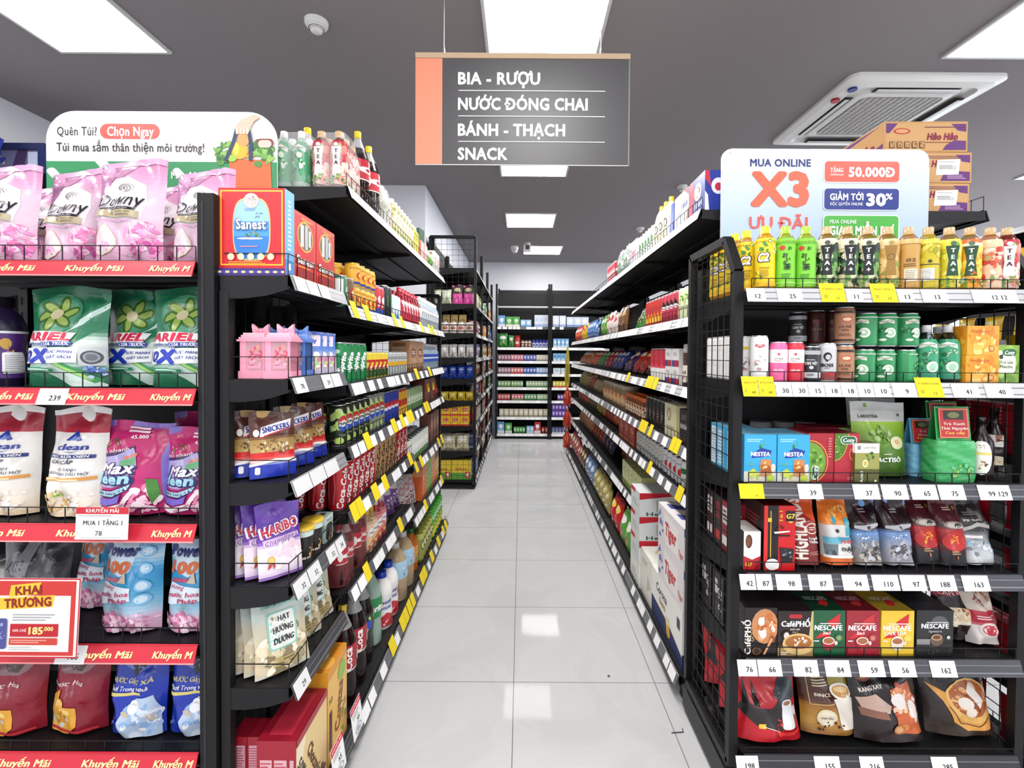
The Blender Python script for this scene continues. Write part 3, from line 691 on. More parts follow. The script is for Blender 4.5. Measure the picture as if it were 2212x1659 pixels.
card('promotion_card', 'large red-edged grand opening card on the blue detergent rail', 'promotion card', LE, 3, -30, 164, 1262, 1432, 1.205,
     [('R', 0, 0, 1, 1, 'b9303a'), ('R', .015, .02, .985, .98, 'f3ece8'), ('R', .03, .03, .955, .965, 'c23a36'), ('R', .05, .08, .90, .78, 'f5f3f0'), ('P', [(.20, .76), (.52, .80), (.56, .95), (.22, .91)], 'f0b93a'), ('P', [(.08, .60), (.70, .64), (.72, .79), (.10, .75)], 'f0b93a'),
      ('T', 'KHAI', .42, .85, .10, '8a2a1e', {'b': .07, 'rot': 4}), ('T', 'TRƯƠNG', .42, .695, .105, '8a2a1e', {'b': .07, 'rot': 3, 'w': .52}), ('F', .26, .46, .76, .56, 3, '9a9a9f'), ('R', .24, .27, .78, .43, 'b32430'), ('T', '185', .53, .345, .09, 'f6e08a', {'b': .07}), ('T', '.000', .67, .37, .05, 'f6e08a', {'b': .05}), ('T', 'GIÁ CHỈ', .35, .35, .03, 'f3d9d6'),
      ('R', .24, .17, .78, .255, 'c24338'), ('F', .26, .19, .7, .24, 2, 'e8a79a'), ('F', .24, .1, .6, .15, 2, 'b0b0b4'), ('RR', .06, .12, .21, .5, .03, '4a4f8c'), ('N', .135, .3, .06, .15, 10, ['6a6fb0', '3a3f7c', '8f94c4'], 5)])
# ------------------------------------------------------------------ product builders
def can(name, r, h, base, ops=(), lid='c9cacc', cat='can', n=20, m=GLOSS):
    mb = MB(); e = r * .12
    prof = [(r * .8, 0), (r * .97, .004), (r, .01), (r, h - .014), (r - e, h - .004)]
    mb.lathe(prof, ['9fa0a3', base, base, base], m, n)
    draw(mb, Wrap(r, .010, h - .014), ops, m)
    lb = MB(); lb.lathe([(r - e, h - .004), (r - e + .001, h), (r - e - .002, h), (r - e - .004, h - .003), (.001, h - .003)], lid, METAL, n, caps=False)
    lb.box(-r * .2, r * .2, -r * .5, r * .25, h - .003, h - .0015, lid, METAL)
    return Kind(name, cat, [('can_body', mb, None), ('can_lid', lb, None)], 2 * r)
def bottle(name, r, h, liquid, lab, labcol, ops=(), cap='c9a878', shape='tea', cat='bottle', n=20, m=CLEAR, fill=None, neck=None, capr=None):
    """lab: (z0, z1) of the sleeve as fractions of the height"""
    SH = {'tea': [(.80, 0), (.95, .02), (.97, .06), (.97, .12), (.96, .40), (.94, .55), (1, .66), (1, .74), (.9, .80), (.6, .87), (.42, .90), (.42, .93)],
          'soda': [(.75, 0), (.95, .015), (1, .05), (1, .2), (.93, .33), (1, .43), (1, .60), (.92, .66), (.66, .77), (.40, .86), (.28, .91), (.27, .945)],
          'water': [(.85, 0), (.98, .02), (1, .06), (.95, .2), (1, .25), (1, .6), (.95, .68), (.7, .78), (.42, .86), (.36, .90), (.36, .93)],
          'milk': [(.9, 0), (1, .02), (1, .3), (.88, .42), (1, .55), (1, .68), (.8, .8), (.45, .88), (.40, .93)],
          'glass': [(.95, 0), (1, .015), (1, .55), (.95, .62), (.6, .72), (.38, .80), (.34, .94)],
          'jar': [(.95, 0), (1, .02), (1, .80), (.92, .86), (.86, .90)], 'jug': [(.94, 0), (1, .02), (1, .55), (.96, .66), (.75, .78), (.5, .86), (.32, .9), (.3, .94)]}[shape]
    P = [(a * r, z * h) for a, z in SH]
    def rad(z):
        for (a, za), (b, zb) in zip(P, P[1:]):
            if za <= z <= zb: return a + (b - a) * (z - za) / max(zb - za, 1e-6)
        return P[-1][0]
    mb = MB()
    if fill: mb.lathe(P, [liquid if (p[1] + q[1]) / 2 < fill * h else 'c9cac8' for p, q in zip(P, P[1:])], m, n)
    else: mb.lathe(P, liquid, m, n)
    parts = [('bottle_body', mb, None)]
    if lab:
        z0, z1 = lab[0] * h, lab[1] * h; lb = MB(); k = 8
        lb.lathe([(rad(z0 + (z1 - z0) * i / k) + .0007, z0 + (z1 - z0) * i / k) for i in range(k + 1)], labcol, GLOSS, n + 4, caps=False)
        draw(lb, Wrap(lambda z: rad(z) + .0012, z0, z1), ops); parts.append(('label_sleeve', lb, None))
    cb = MB(); cr = capr or P[-1][0] * 1.12; z = P[-1][1]
    cb.lathe([(cr, z - .008 if shape != 'jar' else z - .004), (cr, h - .003), (cr * .92, h)], cap, PLAST, 16); cb.lathe([(cr * 1.04, z - .010), (cr * 1.04, z - .006)], cap, PLAST, 16)
    parts.append(('bottle_cap' if shape != 'jar' else 'jar_lid', cb, None))
    return Kind(name, cat, parts, 2 * r)
def bagfn(w, h, d, pillow=False, wr=1, seed=0, block=False):
    rn = random.Random(seed); ph = [rn.uniform(0, 6.28) for _ in range(6)]
    def fn(u, v, sgn=-1):
        if pillow: B = max(0, math.sin(math.pi * min(max((v - .05) / .9, 0), 1))) ** .55
        elif block: B = 1 if v < .62 else max(.06, 1 - (v - .62) / .3)
        else: B = (.72 + 1.1 * v if v < .25 else 1) if v < .42 else max(.03, (1 - (v - .42) / .50)) ** .8
        px = 1 - .045 * math.sin(math.pi * v) * (1.6 if pillow else 1) + (.012 * math.sin(9 * v + ph[0]) * wr)
        g = 1 - abs(2 * u - 1) ** (3 if not block else 7)
        a = wr * .035 * d
        y = d / 2 * B * g + a * g * (math.sin(11 * u + 7 * v + ph[1]) + math.sin(17 * v - 5 * u + ph[2]) * .8 + .45 * math.sin(19 * u + ph[3] + 13 * v))
        top = .018 * h * wr * math.sin(5 * u + ph[4]) * max(0, v - .8) * 5 if not block else 0
        return (w * (u - .5) * px, sgn * y, h * v + top)
    return fn
def bag(name, w, h, d, col, ops=(), back=None, cap=None, pillow=False, wr=1, seed=1, block=False, m=FOIL, cat='bag', hang=None, seal=None):
    fn = bagfn(w, h, d, pillow, wr, seed, block); mb = MB()
    mb.grid(fn, 22, 26, col, m)
    bc = back or (col if isinstance(col, str) else col(.5, .5))
    mb.grid(lambda u, v: fn(1 - u, v, 1), 10, 12, bc, m)
    f0 = [fn(i / 22, 0, -1) for i in range(23)]; b0 = [fn(i / 22, 0, 1) for i in range(23)]
    for i in range(22): mb.face([f0[i + 1], f0[i], b0[i], b0[i + 1]], bc, m)
    draw(mb, Skin(fn, w, h), ops, m, .0009)
    if hang: draw(mb, Skin(fn, w, h), [('E', .5, .955, .08, .012, '0c0c0c')], m, .0012)
    parts = [('bag_body', mb, None)]
    if seal:
        sb = MB(); sb.grid(lambda u, v: (Vector(fn(u, .945 + .055 * v)) + Vector((0, -.0022, 0))), 12, 2, seal, m); parts.append(('top_seal', sb, None))
    if cap:
        cb = MB(); p = Vector(fn(.09, .93)); a = Vector((-.7, 0, .72)).normalized()
        cb.bar(p - a * .01, p + a * .018, .0075, cap, PLAST, 10); cb.bar(p + a * .014, p + a * .042, .0115, cap, PLAST, 12); parts.append(('spout_cap', cb, None))
    return Kind(name, cat, parts, d)
def fade(*stops):                 # printed vertical colour bands: (v, colour)
    def f(u, v):
        for (a, ca), (b, cb) in zip(stops, stops[1:]):
            if v <= b: return mix(ca, cb, min(max((v - a) / (b - a), 0), 1))
        return stops[-1][1]
    return f
def carton(name, w, d, h, col, front=(), side=(), top=(), left=None, cat='box', m=GLOSS, sidecol=None, topcol=None, flap=True):
    mb = MB(); mb.box(-w / 2, w / 2, -d / 2, d / 2, 0, h, col, m)
    Fr = Flat((-w / 2, -d / 2, 0), (1, 0, 0), (0, 0, 1), w, h); Ri = Flat((w / 2, -d / 2, 0), (0, 1, 0), (0, 0, 1), d, h)
    Le = Flat((-w / 2, d / 2, 0), (0, -1, 0), (0, 0, 1), d, h); To = Flat((-w / 2, -d / 2, h), (1, 0, 0), (0, 1, 0), w, d)
    e = .0003
    sc_ = [('R', 0, 0, 1, 1, sidecol)] if sidecol else []
    draw(mb, Fr, list(front), m, e); draw(mb, Ri, sc_ + list(side), m, e); draw(mb, Le, sc_ + list(side if left is None else left), m, e)
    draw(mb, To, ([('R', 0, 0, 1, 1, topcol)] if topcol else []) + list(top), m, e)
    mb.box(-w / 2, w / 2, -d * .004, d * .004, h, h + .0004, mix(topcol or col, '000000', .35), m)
    return Kind(name, cat, [(name, mb, None)], d)
def sixpack(name, K, nx, ny, pitch, w, d, h, cat='bottle pack', films='f2f2f2'):
    parts = []
    for j in range(ny):
        for i in range(nx):
            base = len(parts)
            for nme, me, p in K.parts:
                me2 = me.copy(); me2.transform(Matrix.Translation(((i - (nx - 1) / 2) * pitch, (j - (ny - 1) / 2) * pitch, .002))); parts.append((nme, me2, None if p is None else base + p))
    mb = MB()
    def fn(u, v):
        a = 2 * math.pi * u; c, s_ = math.cos(a), math.sin(a); k = (abs(c) ** 5 + abs(s_) ** 5) ** (-.2)
        q = 1 if v < .72 else 1 - .25 * (v - .72) / .28
        lump = 1 + .018 * math.sin(7 * a) * v
        zt = h * (1.0 + (.03 * math.cos(2 * a * 1) if v > .9 else 0))
        return (w / 2 * c * k * q * lump, d / 2 * s_ * k * q * lump, .001 + zt * v)
    mb.grid(fn, 28, 10, films, FILM)
    t = [fn(i / 28, 1) for i in range(28)]; cz = sum(p[2] for p in t) / 28
    for i in range(28): mb.face([t[i], t[(i + 1) % 28], (0, 0, cz - .012)], films, FILM, True)
    parts.append(('shrink_film', mb, None))
    return Kind(name, cat, parts, d)
def lettersV(t, x, y0, dy, ch, c, w=.16, **k): return [('T', q, x, y0 - i * dy, ch, c, dict(b=.06, **k)) for i, q in enumerate(t)]
# quick kinds for small repeated goods further away
def qcan(c1, c2, c3='f2f2f2', r=.033, h=.122, name='drink_can', txt=None):
    o = [('R', 0, .0, 1, .22, c2), ('E', .5, .58, .2, .16, c3), ('R', .3, .30, .7, .36, c3), ('E', .12, .6, .1, .1, c3), ('E', .88, .6, .1, .1, c3)]
    if txt: o.append(('T', txt, .5, .58, .13, c2, {'w': .34}))
    return can(name, r, h, c1, o, n=14)
def qbag(c1, c2, c3, c4, w=.16, h=.2, d=.055, seed=1, name='snack_bag', txt=None):
    o = [('E', .5, .70, .36, .13, c2), ('N', .5, .32, .3, .16, 12, [c3, c4, mix(c3, 'ffffff', .4)], seed), ('R', .05, .02, .95, .07, c4), ('R', .05, .93, .95, .97, c4)]
    o.append(('T', txt, .5, .70, .1, 'ffffff', {'w': .5}) if txt else ('F', .28, .65, .72, .75, 2, 'ffffff'))
    return bag(name, w, h, d, c1, o, pillow=True, seed=seed)
def qbox(c1, c2, c3, w=.1, d=.08, h=.12, name='carton_box', side=None, txt=None, seed=3, **k):
    o = [('R', 0, .0, 1, .16, c2), ('E', .5, .62, .34, .16, c2), ('N', .55, .34, .25, .12, 7, [c3, mix(c3, 'ffffff', .5)], seed)]
    o.append(('T', txt, .5, .62, .1, 'ffffff', {'w': .5}) if txt else ('F', .28, .56, .72, .68, 2, 'f4f4f4'))
    return carton(name, w, d, h, c1, o, [('R', 0, 0, 1, .16, c2), ('F', .15, .3, .85, .8, 6, mix(c1, 'ffffff', .5)), ('R', .2, .82, .8, .92, c2)], [('R', .2, .3, .8, .7, c2)], **k)
# ------------------------------------------------------------------ tea and coffee end rack
PX = lambda px, y: (px - 1125) * y / F
WH = 'of the tea and coffee end rack'
def onE(rk, tier, K, px, y, desc, where, rz=0, tilt=0, dz=0, ref='the aisle', s=None):
    s = s or (.92 if 'coconut' in K.name else .975 if K.cat in ('can', 'bottle') else .91 if rk is RE and tier == 3 and K.cat == 'bag' else 1)
    if K.cat in ('can', 'bottle', 'jar'): rz -= .85 * math.degrees(math.atan((px - 1125) / F))
    return put(K, PX(px, y), y, rk.z(tier) + dz, rz, desc, where, ref, tilt, s)
gr1, gr2, gr3 = ['3f7a2e', '6fa33f', '2c5a22', '8fbf55'], ['d8c88a', 'b89a55', 'e8dba8'], ['c23a2c', 'e86a4a', 'f3d9b0', 'a82a2a']
tb = dict(name='tea_bottle', r=.0302, h=.205, lab=(.06, .80))
lemon = bottle(liquid='c98f1e', labcol='f2cf1c', cap='f2dc3a', ops=[('R', 0, .0, 1, .1, 'e8b81a'), ('N', .5, .8, .5, .16, 16, ['f6e04a', '4f8f2e', 'f8ee9a'], 2), ('N', .2, .2, .3, .12, 8, ['4f8f2e', 'f6e04a'], 3), ('T', 'C2', .47, .60, .17, '1c1c1c', {'w': .36, 'it': .15, 'b': .13}), ('T', 'C2', .47, .60, .16, 'ffffff', {'w': .31, 'it': .15, 'b': .07}), ('T', 'LEMONADE', .5, .38, .035, '7a6010', {'w': .3}), ('F', .36, .2, .64, .34, 4, '9a7a18')], **tb)
green = bottle(liquid='9aa52e', labcol='7fd03c', cap='a5dc4a', ops=[('R', 0, .88, 1, .92, '5fae2c'), ('R', 0, .06, 1, .09, 'a8e070'), ('E', .38, .80, .085, .05, 'c8402e'), ('T', 'お', .60, .78, .06, '1d4a1e'), ('T', 'お', .46, .64, .075, '153c18', {'b': .09}), ('T', 'い', .55, .56, .06, '153c18', {'b': .09}), ('T', 'お', .46, .50, .05, '153c18', {'b': .09}), ('T', '茶', .52, .40, .095, '153c18', {'b': .09}), ('F', .36, .17, .62, .27, 2, '3f8a2c')], **tb)
def tea(name_col, panel, txtc, leafs, liquid='8a6a2a', top=None, letters='TEA+', extra=(), plus=True, cap='c9ab80'):
    ops = [('R', 0, .80, 1, 1, top or mix(name_col, 'ffffff', .35)), ('N', .5, .5, .5, .42, 34, leafs, 7), ('P', [(.34, .24), (.66, .24), (.61, .55), (.68, .86), (.32, .86), (.39, .55)], panel)]
    ops += list(extra) + lettersV(letters, .5, .76, .135, .085, txtc) + [('E', .5, .91, .07, .042, mix(panel, 'ffffff', .2)), ('N', .5, .10, .4, .09, 12, ['5f9a3c', '3f7a2e', 'a8cc70'], 4)]
    return bottle(liquid=liquid, labcol=name_col, cap=cap, ops=ops, **tb)
dark = tea('cfc79a', '12181a', 'f4f4f0', ['3f7a3a', '22402a', '6fa050', 'dcd8b8', '1a2a22'])
tan = tea('d2a95e', '9a7434', 'f2e2b8', ['c89a4a', 'e2c282', '8a9a3a', 'd8b066'], letters='', extra=[('O', .5, .62, .11, .065, .02, '5f4518')])
gold = bottle(liquid='b07a2c', labcol='c79a52', cap='c9ab80', ops=[('T', '02', .5, .56, .07, '5a3c14', {'w': .26}), ('F', .3, .42, .7, .50, 2, '6a4a1e'), ('R', .32, .12, .68, .38, 'eadcc4'), ('F', .35, .14, .65, .36, 6, '9a8a78'), ('R', 0, .9, 1, 1, 'd8b474')], **tb)
yell = bottle(liquid='b8a02c', labcol='c9b62a', cap='c9ab80', ops=[('N', .5, .75, .5, .2, 16, ['d8c83a', 'a8a024', 'e2d65a'], 4), ('R', 0, .47, 1, .485, '2a2a1a'), ('E', .6, .54, .06, .035, '33401e'), ('R', .3, .14, .72, .40, 'e8e8e2'), ('F', .34, .16, .68, .38, 7, '9a9a94'), ('R', 0, .9, 1, 1, 'e2d44a')], **tb)
lemn = tea('d9c93a', '1d4a2e', 'f4f6ee', ['e2d84a', 'c9bc2a', 'f0e87a', '7fae3a'], top='ecdd4a')
orng = tea('f2b02a', '1d4a2e', 'f4f6ee', ['f6c83a', 'f29a2a', 'f6d85a'], top='ee6a34', extra=[('R', .2, .86, .8, .92, 'f6e2d0'), ('E', .3, .16, .13, .06, 'f6f2ea'), ('N', .6, .22, .16, .10, 8, ['e2622a', 'f08a3a'], 6)])
pech = bottle(liquid='a8602e', labcol='e2c0a0', cap='c9ab80', ops=[('R', 0, .84, 1, 1, 'ead0a8'), ('N', .5, .58, .5, .24, 18, ['c8402e', 'e8dcc8', 'd86a4a', 'a83028'], 9), ('R', .02, .1, .2, .8, 'f0ece4'), ('N', .6, .18, .4, .14, 10, ['c8402e', 'f0e0c8', '7f9a4a'], 11), ('E', .4, .62, .1, .06, 'b89a5a')], **tb)
redt = tea('d9b8a8', 'f0ece8', '4a2a3a', ['c83a44', 'b82a3a', 'e8d0c0', '7f9a4a', 'e28a7a'], top='b8283c', letters='TEA', liquid='7a3026')
T1 = 'top coffee-rack shelf'
yb = 1.475
row = [(1649, lemon, 'yellow lemonade bottle'), (1692, green, 'bright green tea bottle'), (1736, green, 'bright green tea bottle'), (1781, dark, 'dark-panelled leafy tea bottle'), (1825, dark, 'dark-panelled leafy tea bottle'), (1869, dark, 'dark-panelled leafy tea bottle'), (1912, tan, 'tan leafy tea bottle'), (1957, gold, 'golden brown tea bottle showing its back'), (1999, yell, 'olive yellow tea bottle showing its back'), (2044, lemn, 'yellow tea bottle with dark green panel'), (2088, orng, 'orange tea bottle with dark green panel'), (2132, pech, 'peach tea bottle showing its back'), (2168, redt, 'red-topped peach tea bottle with white panel')]
onE(RE, 0, lemon, 1608, 1.537, 'yellow lemonade bottle', 'front row, ' + T1)
for i, (px, K, d) in enumerate(row): onE(RE, 0, K, px, yb, d, 'front row, ' + T1, s=.965, rz=[-6, 4, -3, 0, 5, -8, 14, 10, -12, 4][i % 10] + (10 if K in (dark, lemn, orng, redt) and px != 1781 else 0))
for i, (px, K, d) in enumerate([(1645, lemon, 'yellow lemonade bottle'), (1687, green, 'bright green tea bottle'), (1728, green, 'bright green tea bottle'), (1772, tan, 'tan leafy tea bottle'), (1812, tan, 'tan leafy tea bottle'), (1853, tan, 'tan leafy tea bottle'), (1896, tan, 'tan leafy tea bottle')]):
    onE(RE, 0, K, px + 4, yb + .075, d, 'second row, ' + T1, rz=20 * i, s=.94)
for i, y in enumerate((1.60, 1.665, 1.73)): put(lemon, .712, y, RE.z(0), 10 - 60, 'yellow lemonade bottle', 'behind the mesh, ' + T1, 'the front')
# second shelf: cans
T2 = 'second coffee-rack shelf'
sl = dict(r=.0262, h=.147)
whi = can('coffee_can', base='ededeb', ops=[('E', .5, .80, .15, .045, 'e2c83a'), ('N', .5, .42, .22, .16, 7, ['c8c8c8', '8a8a8a', 'd8a0a8'], 3), ('F', .4, .2, .6, .28, 2, 'b04a4a')], **sl)
whr = can('coffee_can', base='efefed', ops=[('P', [(.32, .84), (.5, .80), (.68, .84), (.64, .90), (.5, .87), (.36, .90)], 'd0344a'), ('N', .5, .44, .2, .14, 6, ['e8b8c0', 'a8b0a0', '9a9a9a'], 8), ('T', 'HAYDAY', .5, .855, .03, 'ffffff', {'w': .22}), ('F', .4, .22, .6, .3, 2, 'b04a4a')], **sl)
def star(cx, cy, r, asp): return [(cx + r * (1 if i % 2 == 0 else .42) * math.sin(i * math.pi / 5), cy + r * asp * (1 if i % 2 == 0 else .42) * math.cos(i * math.pi / 5)) for i in range(10)]
ss = dict(r=.026, h=.128)
pnk = can('soda_can', base='ee6aa0', ops=[('R', 0, .5, 1, .9, 'f2eeee'), ('P', star(.5, .76, .085, .68), 'd23a4e'), ('T', 'STAR', .5, .62, .05, '8a4a52', {'w': .3, 'b': .02}), ('F', .34, .54, .66, .57, 1, 'a86a72'), ('T', 'DÂU HỒNG', .5, .28, .045, 'ffffff', {'w': .32})], **ss)
red = can('soda_can', base='d23446', ops=[('R', 0, .5, 1, .9, 'f2eeee'), ('P', star(.5, .76, .085, .68), 'c8202e'), ('T', 'STAR', .5, .62, .05, '7a3a3e', {'w': .3, 'b': .02}), ('F', .34, .54, .66, .57, 1, '9a5a5e'), ('T', 'LỰU ĐỎ', .5, .28, .045, 'ffffff', {'w': .3})], **ss)
cvt = can('coffee_can', r=.0275, h=.115, base='24252a', ops=[('R', 0, .86, 1, 1, 'a9aaae'), ('R', 0, .06, 1, .26, 'c8c9cc'), ('T', 'CAFE VIỆT', .5, .56, .09, 'f0f0f0', {'w': .40, 'b': .05}), ('F', .34, .66, .66, .7, 1, 'd8d8d8'), ('E', .5, .42, .07, .06, 'c8c9cc'), ('F', .36, .12, .64, .22, 2, '5a5a60')])
bss = can('coffee_can', r=.0265, h=.125, base='c2c3c6', ops=[('E', .5, .72, .14, .13, '16171a'), ('E', .52, .70, .085, .08, 'c2c3c6'), ('P', [(.42, .66), (.5, .60), (.53, .56), (.44, .56)], '16171a'), ('T', 'BOSS', .5, .45, .1, '16171a', {'w': .38, 'b': .09}), ('F', .4, .34, .6, .38, 1, '4a4a4e'), ('R', 0, 0, 1, .22, '8a3a34'), ('E', .62, .18, .1, .07, 'c8283a')])
brn = can('coffee_can', r=.0285, h=.118, base='a97757', ops=[('E', .55, .72, .16, .09, 'c83a30'), ('E', .55, .72, .13, .06, 'e8c8a8'), ('T', 'CÀ PHÊ', .5, .47, .075, '4a2416', {'w': .36, 'b': .04}), ('T', 'SỮA', .5, .36, .06, '4a2416', {'w': .2}), ('R', 0, .93, 1, 1, '2a1a14'), ('R', 0, 0, 1, .06, '2a1a14'), ('F', .3, .16, .7, .26, 3, '6a3a24')])
dbr = can('coffee_can', r=.0285, h=.118, base='4a211a', ops=[('E', .5, .72, .16, .09, '7a2a20'), ('T', 'CÀ PHÊ', .5, .45, .07, 'a8744a', {'w': .34})])
wmc = can('coconut_can', r=.0325, h=.112, base='2c8a52', ops=[('R', 0, .02, .14, .98, '3fa565'), ('P', [(.30, .72), (.5, .80), (.72, .74), (.71, .86), (.5, .92), (.29, .84)], 'e4e2d4'), ('T', 'WONDERFARM', .5, .83, .05, '3a6a4a', {'w': .36, 'b': .03}), ('E', .60, .40, .16, .19, 'dfe8d8'), ('E', .60, .40, .10, .12, '9ac8a0'), ('E', .58, .42, .05, .07, 'f2f4ee'), ('N', .34, .45, .16, .22, 9, ['1d6a3c', '4fae70', '175a30'], 4), ('E', .4, .14, .1, .05, 'd8e4d0'), ('R', 0, .97, 1, 1, 'd4d6d4')])
wmb = bottle(name='coconut_bottle', r=.033, h=.195, liquid='1a2420', lab=(.08, .76), labcol='3a9a72', cap='e8e8ea', ops=[('P', [(.26, .76), (.5, .83), (.76, .76), (.75, .87), (.5, .93), (.27, .87)], 'e8e6da'), ('T', 'WONDERFARM', .5, .85, .035, '3a6a4a', {'w': .40, 'b': .03}), ('N', .36, .45, .2, .2, 10, ['1d6a3c', '4fae70', '175a30'], 5), ('N', .55, .66, .22, .08, 6, ['c8d8b8', 'd0c0a0'], 3), ('E', .62, .30, .16, .14, 'e2eadf'), ('E', .62, .30, .10, .09, 'a8d4b4'), ('R', 0, 0, 1, .1, '2a8a6a')], shape='water')
gng = carton('ginger_tea_box', .098, .07, .088, 'eda02a', [('N', .5, .5, .48, .42, 22, ['f2b84a', 'e8901e', 'f6cf7a', 'd8801a'], 3), ('T', 'HotGinger', .42, .82, .12, 'c8501e', {'w': .6, 'b': .02}), ('E', .76, .22, .1, .11, 'b8541e'), ('E', .76, .22, .07, .08, 'e8a85a')], [('N', .5, .5, .4, .4, 10, ['f2b84a', 'e8901e'], 3)])
mch = carton('matcha_tea_box', .115, .06, .160, '7fa83a', [('N', .5, .5, .48, .46, 26, ['8fb84a', '6a942c', 'a8cc66', '5a8424'], 5), ('RR', .2, .28, .86, .74, .1, 'e8f0d8'), ('E', .22, .5, .1, .14, '8fb84a'), ('RR', .42, .72, .86, .90, .08, '1f5a34'), ('T', 'Cozy', .64, .81, .10, 'ffffff', {'w': .34, 'it': .15, 'b': .07}), ('T', 'Trà sữa', .53, .56, .075, '3a4a2a', {'w': .46, 'b': .02}), ('T', 'Matcha', .53, .45, .075, '3a4a2a', {'w': .44, 'b': .02}), ('E', .28, .80, .09, .07, 'f2f2ea'), ('E', .33, .70, .07, .06, '2a2a2a')], [('R', .1, .3, .9, .7, '5a8424')])
yb = 1.478
for px, K, d in [(1640, whr, 'white coffee can with red wave'), (1681, pnk, 'pink and white star soda can'), (1717, red, 'red and white star soda can'), (1751, cvt, 'short black and silver coffee can'), (1786, bss, 'silver coffee can with black head emblem')]:
    onE(RE, 1, K, px, yb, d, 'front row, ' + T2)
onE(RE, 1, whi, 1608, 1.535, 'white coffee can with yellow oval', 'front row, ' + T2)
for k, pz in enumerate(('lower', 'upper')): onE(RE, 1, brn, 1823, yb + .002, 'brown milk coffee can', pz + ' of a pair, ' + T2, dz=.1185 * k)
for j, px in enumerate((1866, 1909, 1955)):
    for k, pz in enumerate(('lower', 'upper')): onE(RE, 1, wmc, px + (3 if k else 0), yb + .006, 'green coconut drink can', pz + ' layer, ' + T2, dz=.1125 * k, rz=[-30, 0, 25][j] * (1 if k else (1 if j < 2 else 4)))
for j, px in enumerate((2002, 2046)): onE(RE, 1, wmb, px - 2 + (px > 2020) * 2, yb + .008, 'green coconut drink bottle with white cap', 'front row, ' + T2, rz=4 - 8 * j)
onE(RE, 1, wmb, 2024, yb + .085, 'green coconut drink bottle with white cap', 'second row, ' + T2)
for k, pz in enumerate(('lower', 'upper')): onE(RE, 1, gng, 2099, yb + .008, 'orange ginger tea box', pz + ' of a pair, ' + T2, dz=.0885 * k, rz=-1 + 2 * k)
onE(RE, 1, mch, 2156, yb, 'green matcha milk tea box', 'at the far end of the ' + T2, s=.74)
for i, y in enumerate((1.595, 1.65, 1.705)): put(whi, .712, y, RE.z(1), 0, 'white coffee can with yellow oval', 'behind the mesh, ' + T2, 'the front')
put(whr, .712, 1.76, RE.z(1), 0, 'white coffee can with red wave', 'behind the mesh, ' + T2)
for j, (px, n) in enumerate(((1722, 1), (1762, 2), (1800, 2))):
    for k in range(n): onE(RE, 1, dbr if px > 1730 else cvt, px, 1.60, 'dark brown coffee can' if px > 1730 else 'short black and silver coffee can', ('lower' if not k else 'upper') + ' back row, ' + T2, dz=.1185 * k)
onE(RE, 1, cvt, 1722, 1.60, 'short black and silver coffee can', 'upper back row, ' + T2, dz=.1155)
# third shelf: tea boxes
T3 = 'third coffee-rack shelf'
nst = carton('iced_tea_box', .098, .13, .145, '35a8dc', [('R', 0, .0, 1, .22, 'd8d4c4'), ('N', .5, .2, .46, .14, 14, ['b8c84a', 'e8e4c8', '9ac04a'], 3), ('R', 0, .34, 1, 1, '3aa6de'), ('F', .08, .84, .6, .92, 2, 'a8dcf2'), ('P', [(.22, .50), (.78, .54), (.86, .66), (.55, .72), (.26, .62)], '1f3f9a'), ('N', .58, .76, .12, .09, 6, ['3f8a3a', '6fb04a', '2a6a2c'], 8), ('T', 'NESTEA', .5, .59, .085, 'ffffff', {'w': .58, 'b': .08}), ('RR', .5, .12, .84, .48, .04, 'c88a5a'), ('R', .52, .2, .82, .36, 'a85a2a'), ('N', .68, .36, .14, .1, 8, ['e8a04a', 'f2d08a', 'c8702a'], 5), ('E', .9, .30, .07, .09, 'd8d8d0'), ('E', .26, .18, .14, .08, 'cfdc5a'), ('E', .82, .09, .12, .07, 'b8cc4a'), ('T', '=C', .2, .38, .06, '7fbf3a')], [('R', .1, .06, .42, .94, 'e8eef4'), ('R', .5, .06, .9, .94, '7fc4ec'), ('F', .14, .1, .4, .9, 12, '9ab4c4'), ('F', .54, .1, .86, .9, 10, 'e8f2f8')], topcol='7fc0e0')
czf = [('R', 0, .86, 1, 1, 'a82834'), ('E', .08, .42, .62, .40, '6f9a3a'), ('N', .3, .42, .28, .26, 16, ['4f8a2e', '8fb84a', '3a6a22', '6fa83e'], 4), ('O', .08, .42, .70, .44, .03, 'e0b84a')]
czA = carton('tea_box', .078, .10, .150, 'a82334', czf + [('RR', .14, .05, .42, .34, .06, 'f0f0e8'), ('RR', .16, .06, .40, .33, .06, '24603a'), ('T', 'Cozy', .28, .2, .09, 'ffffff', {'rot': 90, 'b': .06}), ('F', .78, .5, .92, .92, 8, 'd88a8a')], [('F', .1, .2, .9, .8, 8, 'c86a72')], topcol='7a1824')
czB = carton('tea_box', .076, .10, .150, 'b02a3a', [('P', [(0, .42), (.2, .46), (.42, .6), (.52, .8), (.53, 1), (0, 1)], '4f7a2e'), ('N', .18, .75, .18, .2, 14, ['6f9a3a', '3a6a22', '8fb84a'], 6), ('O', .0, 1.0, .56, .56, .025, 'e0b84a'), ('O', .72, .58, .15, .12, .03, 'd8a03a'), ('RR', .22, .78, .88, .95, .08, 'f0f0e8'), ('RR', .25, .79, .85, .94, .08, '24603a'), ('T', 'Cozy', .55, .865, .08, 'ffffff', {'w': .46, 'it': .15, 'b': .06}), ('F', .5, .05, .9, .12, 2, 'd88a8a')], [('F', .1, .2, .9, .8, 8, 'c86a72')], topcol='7a1824')
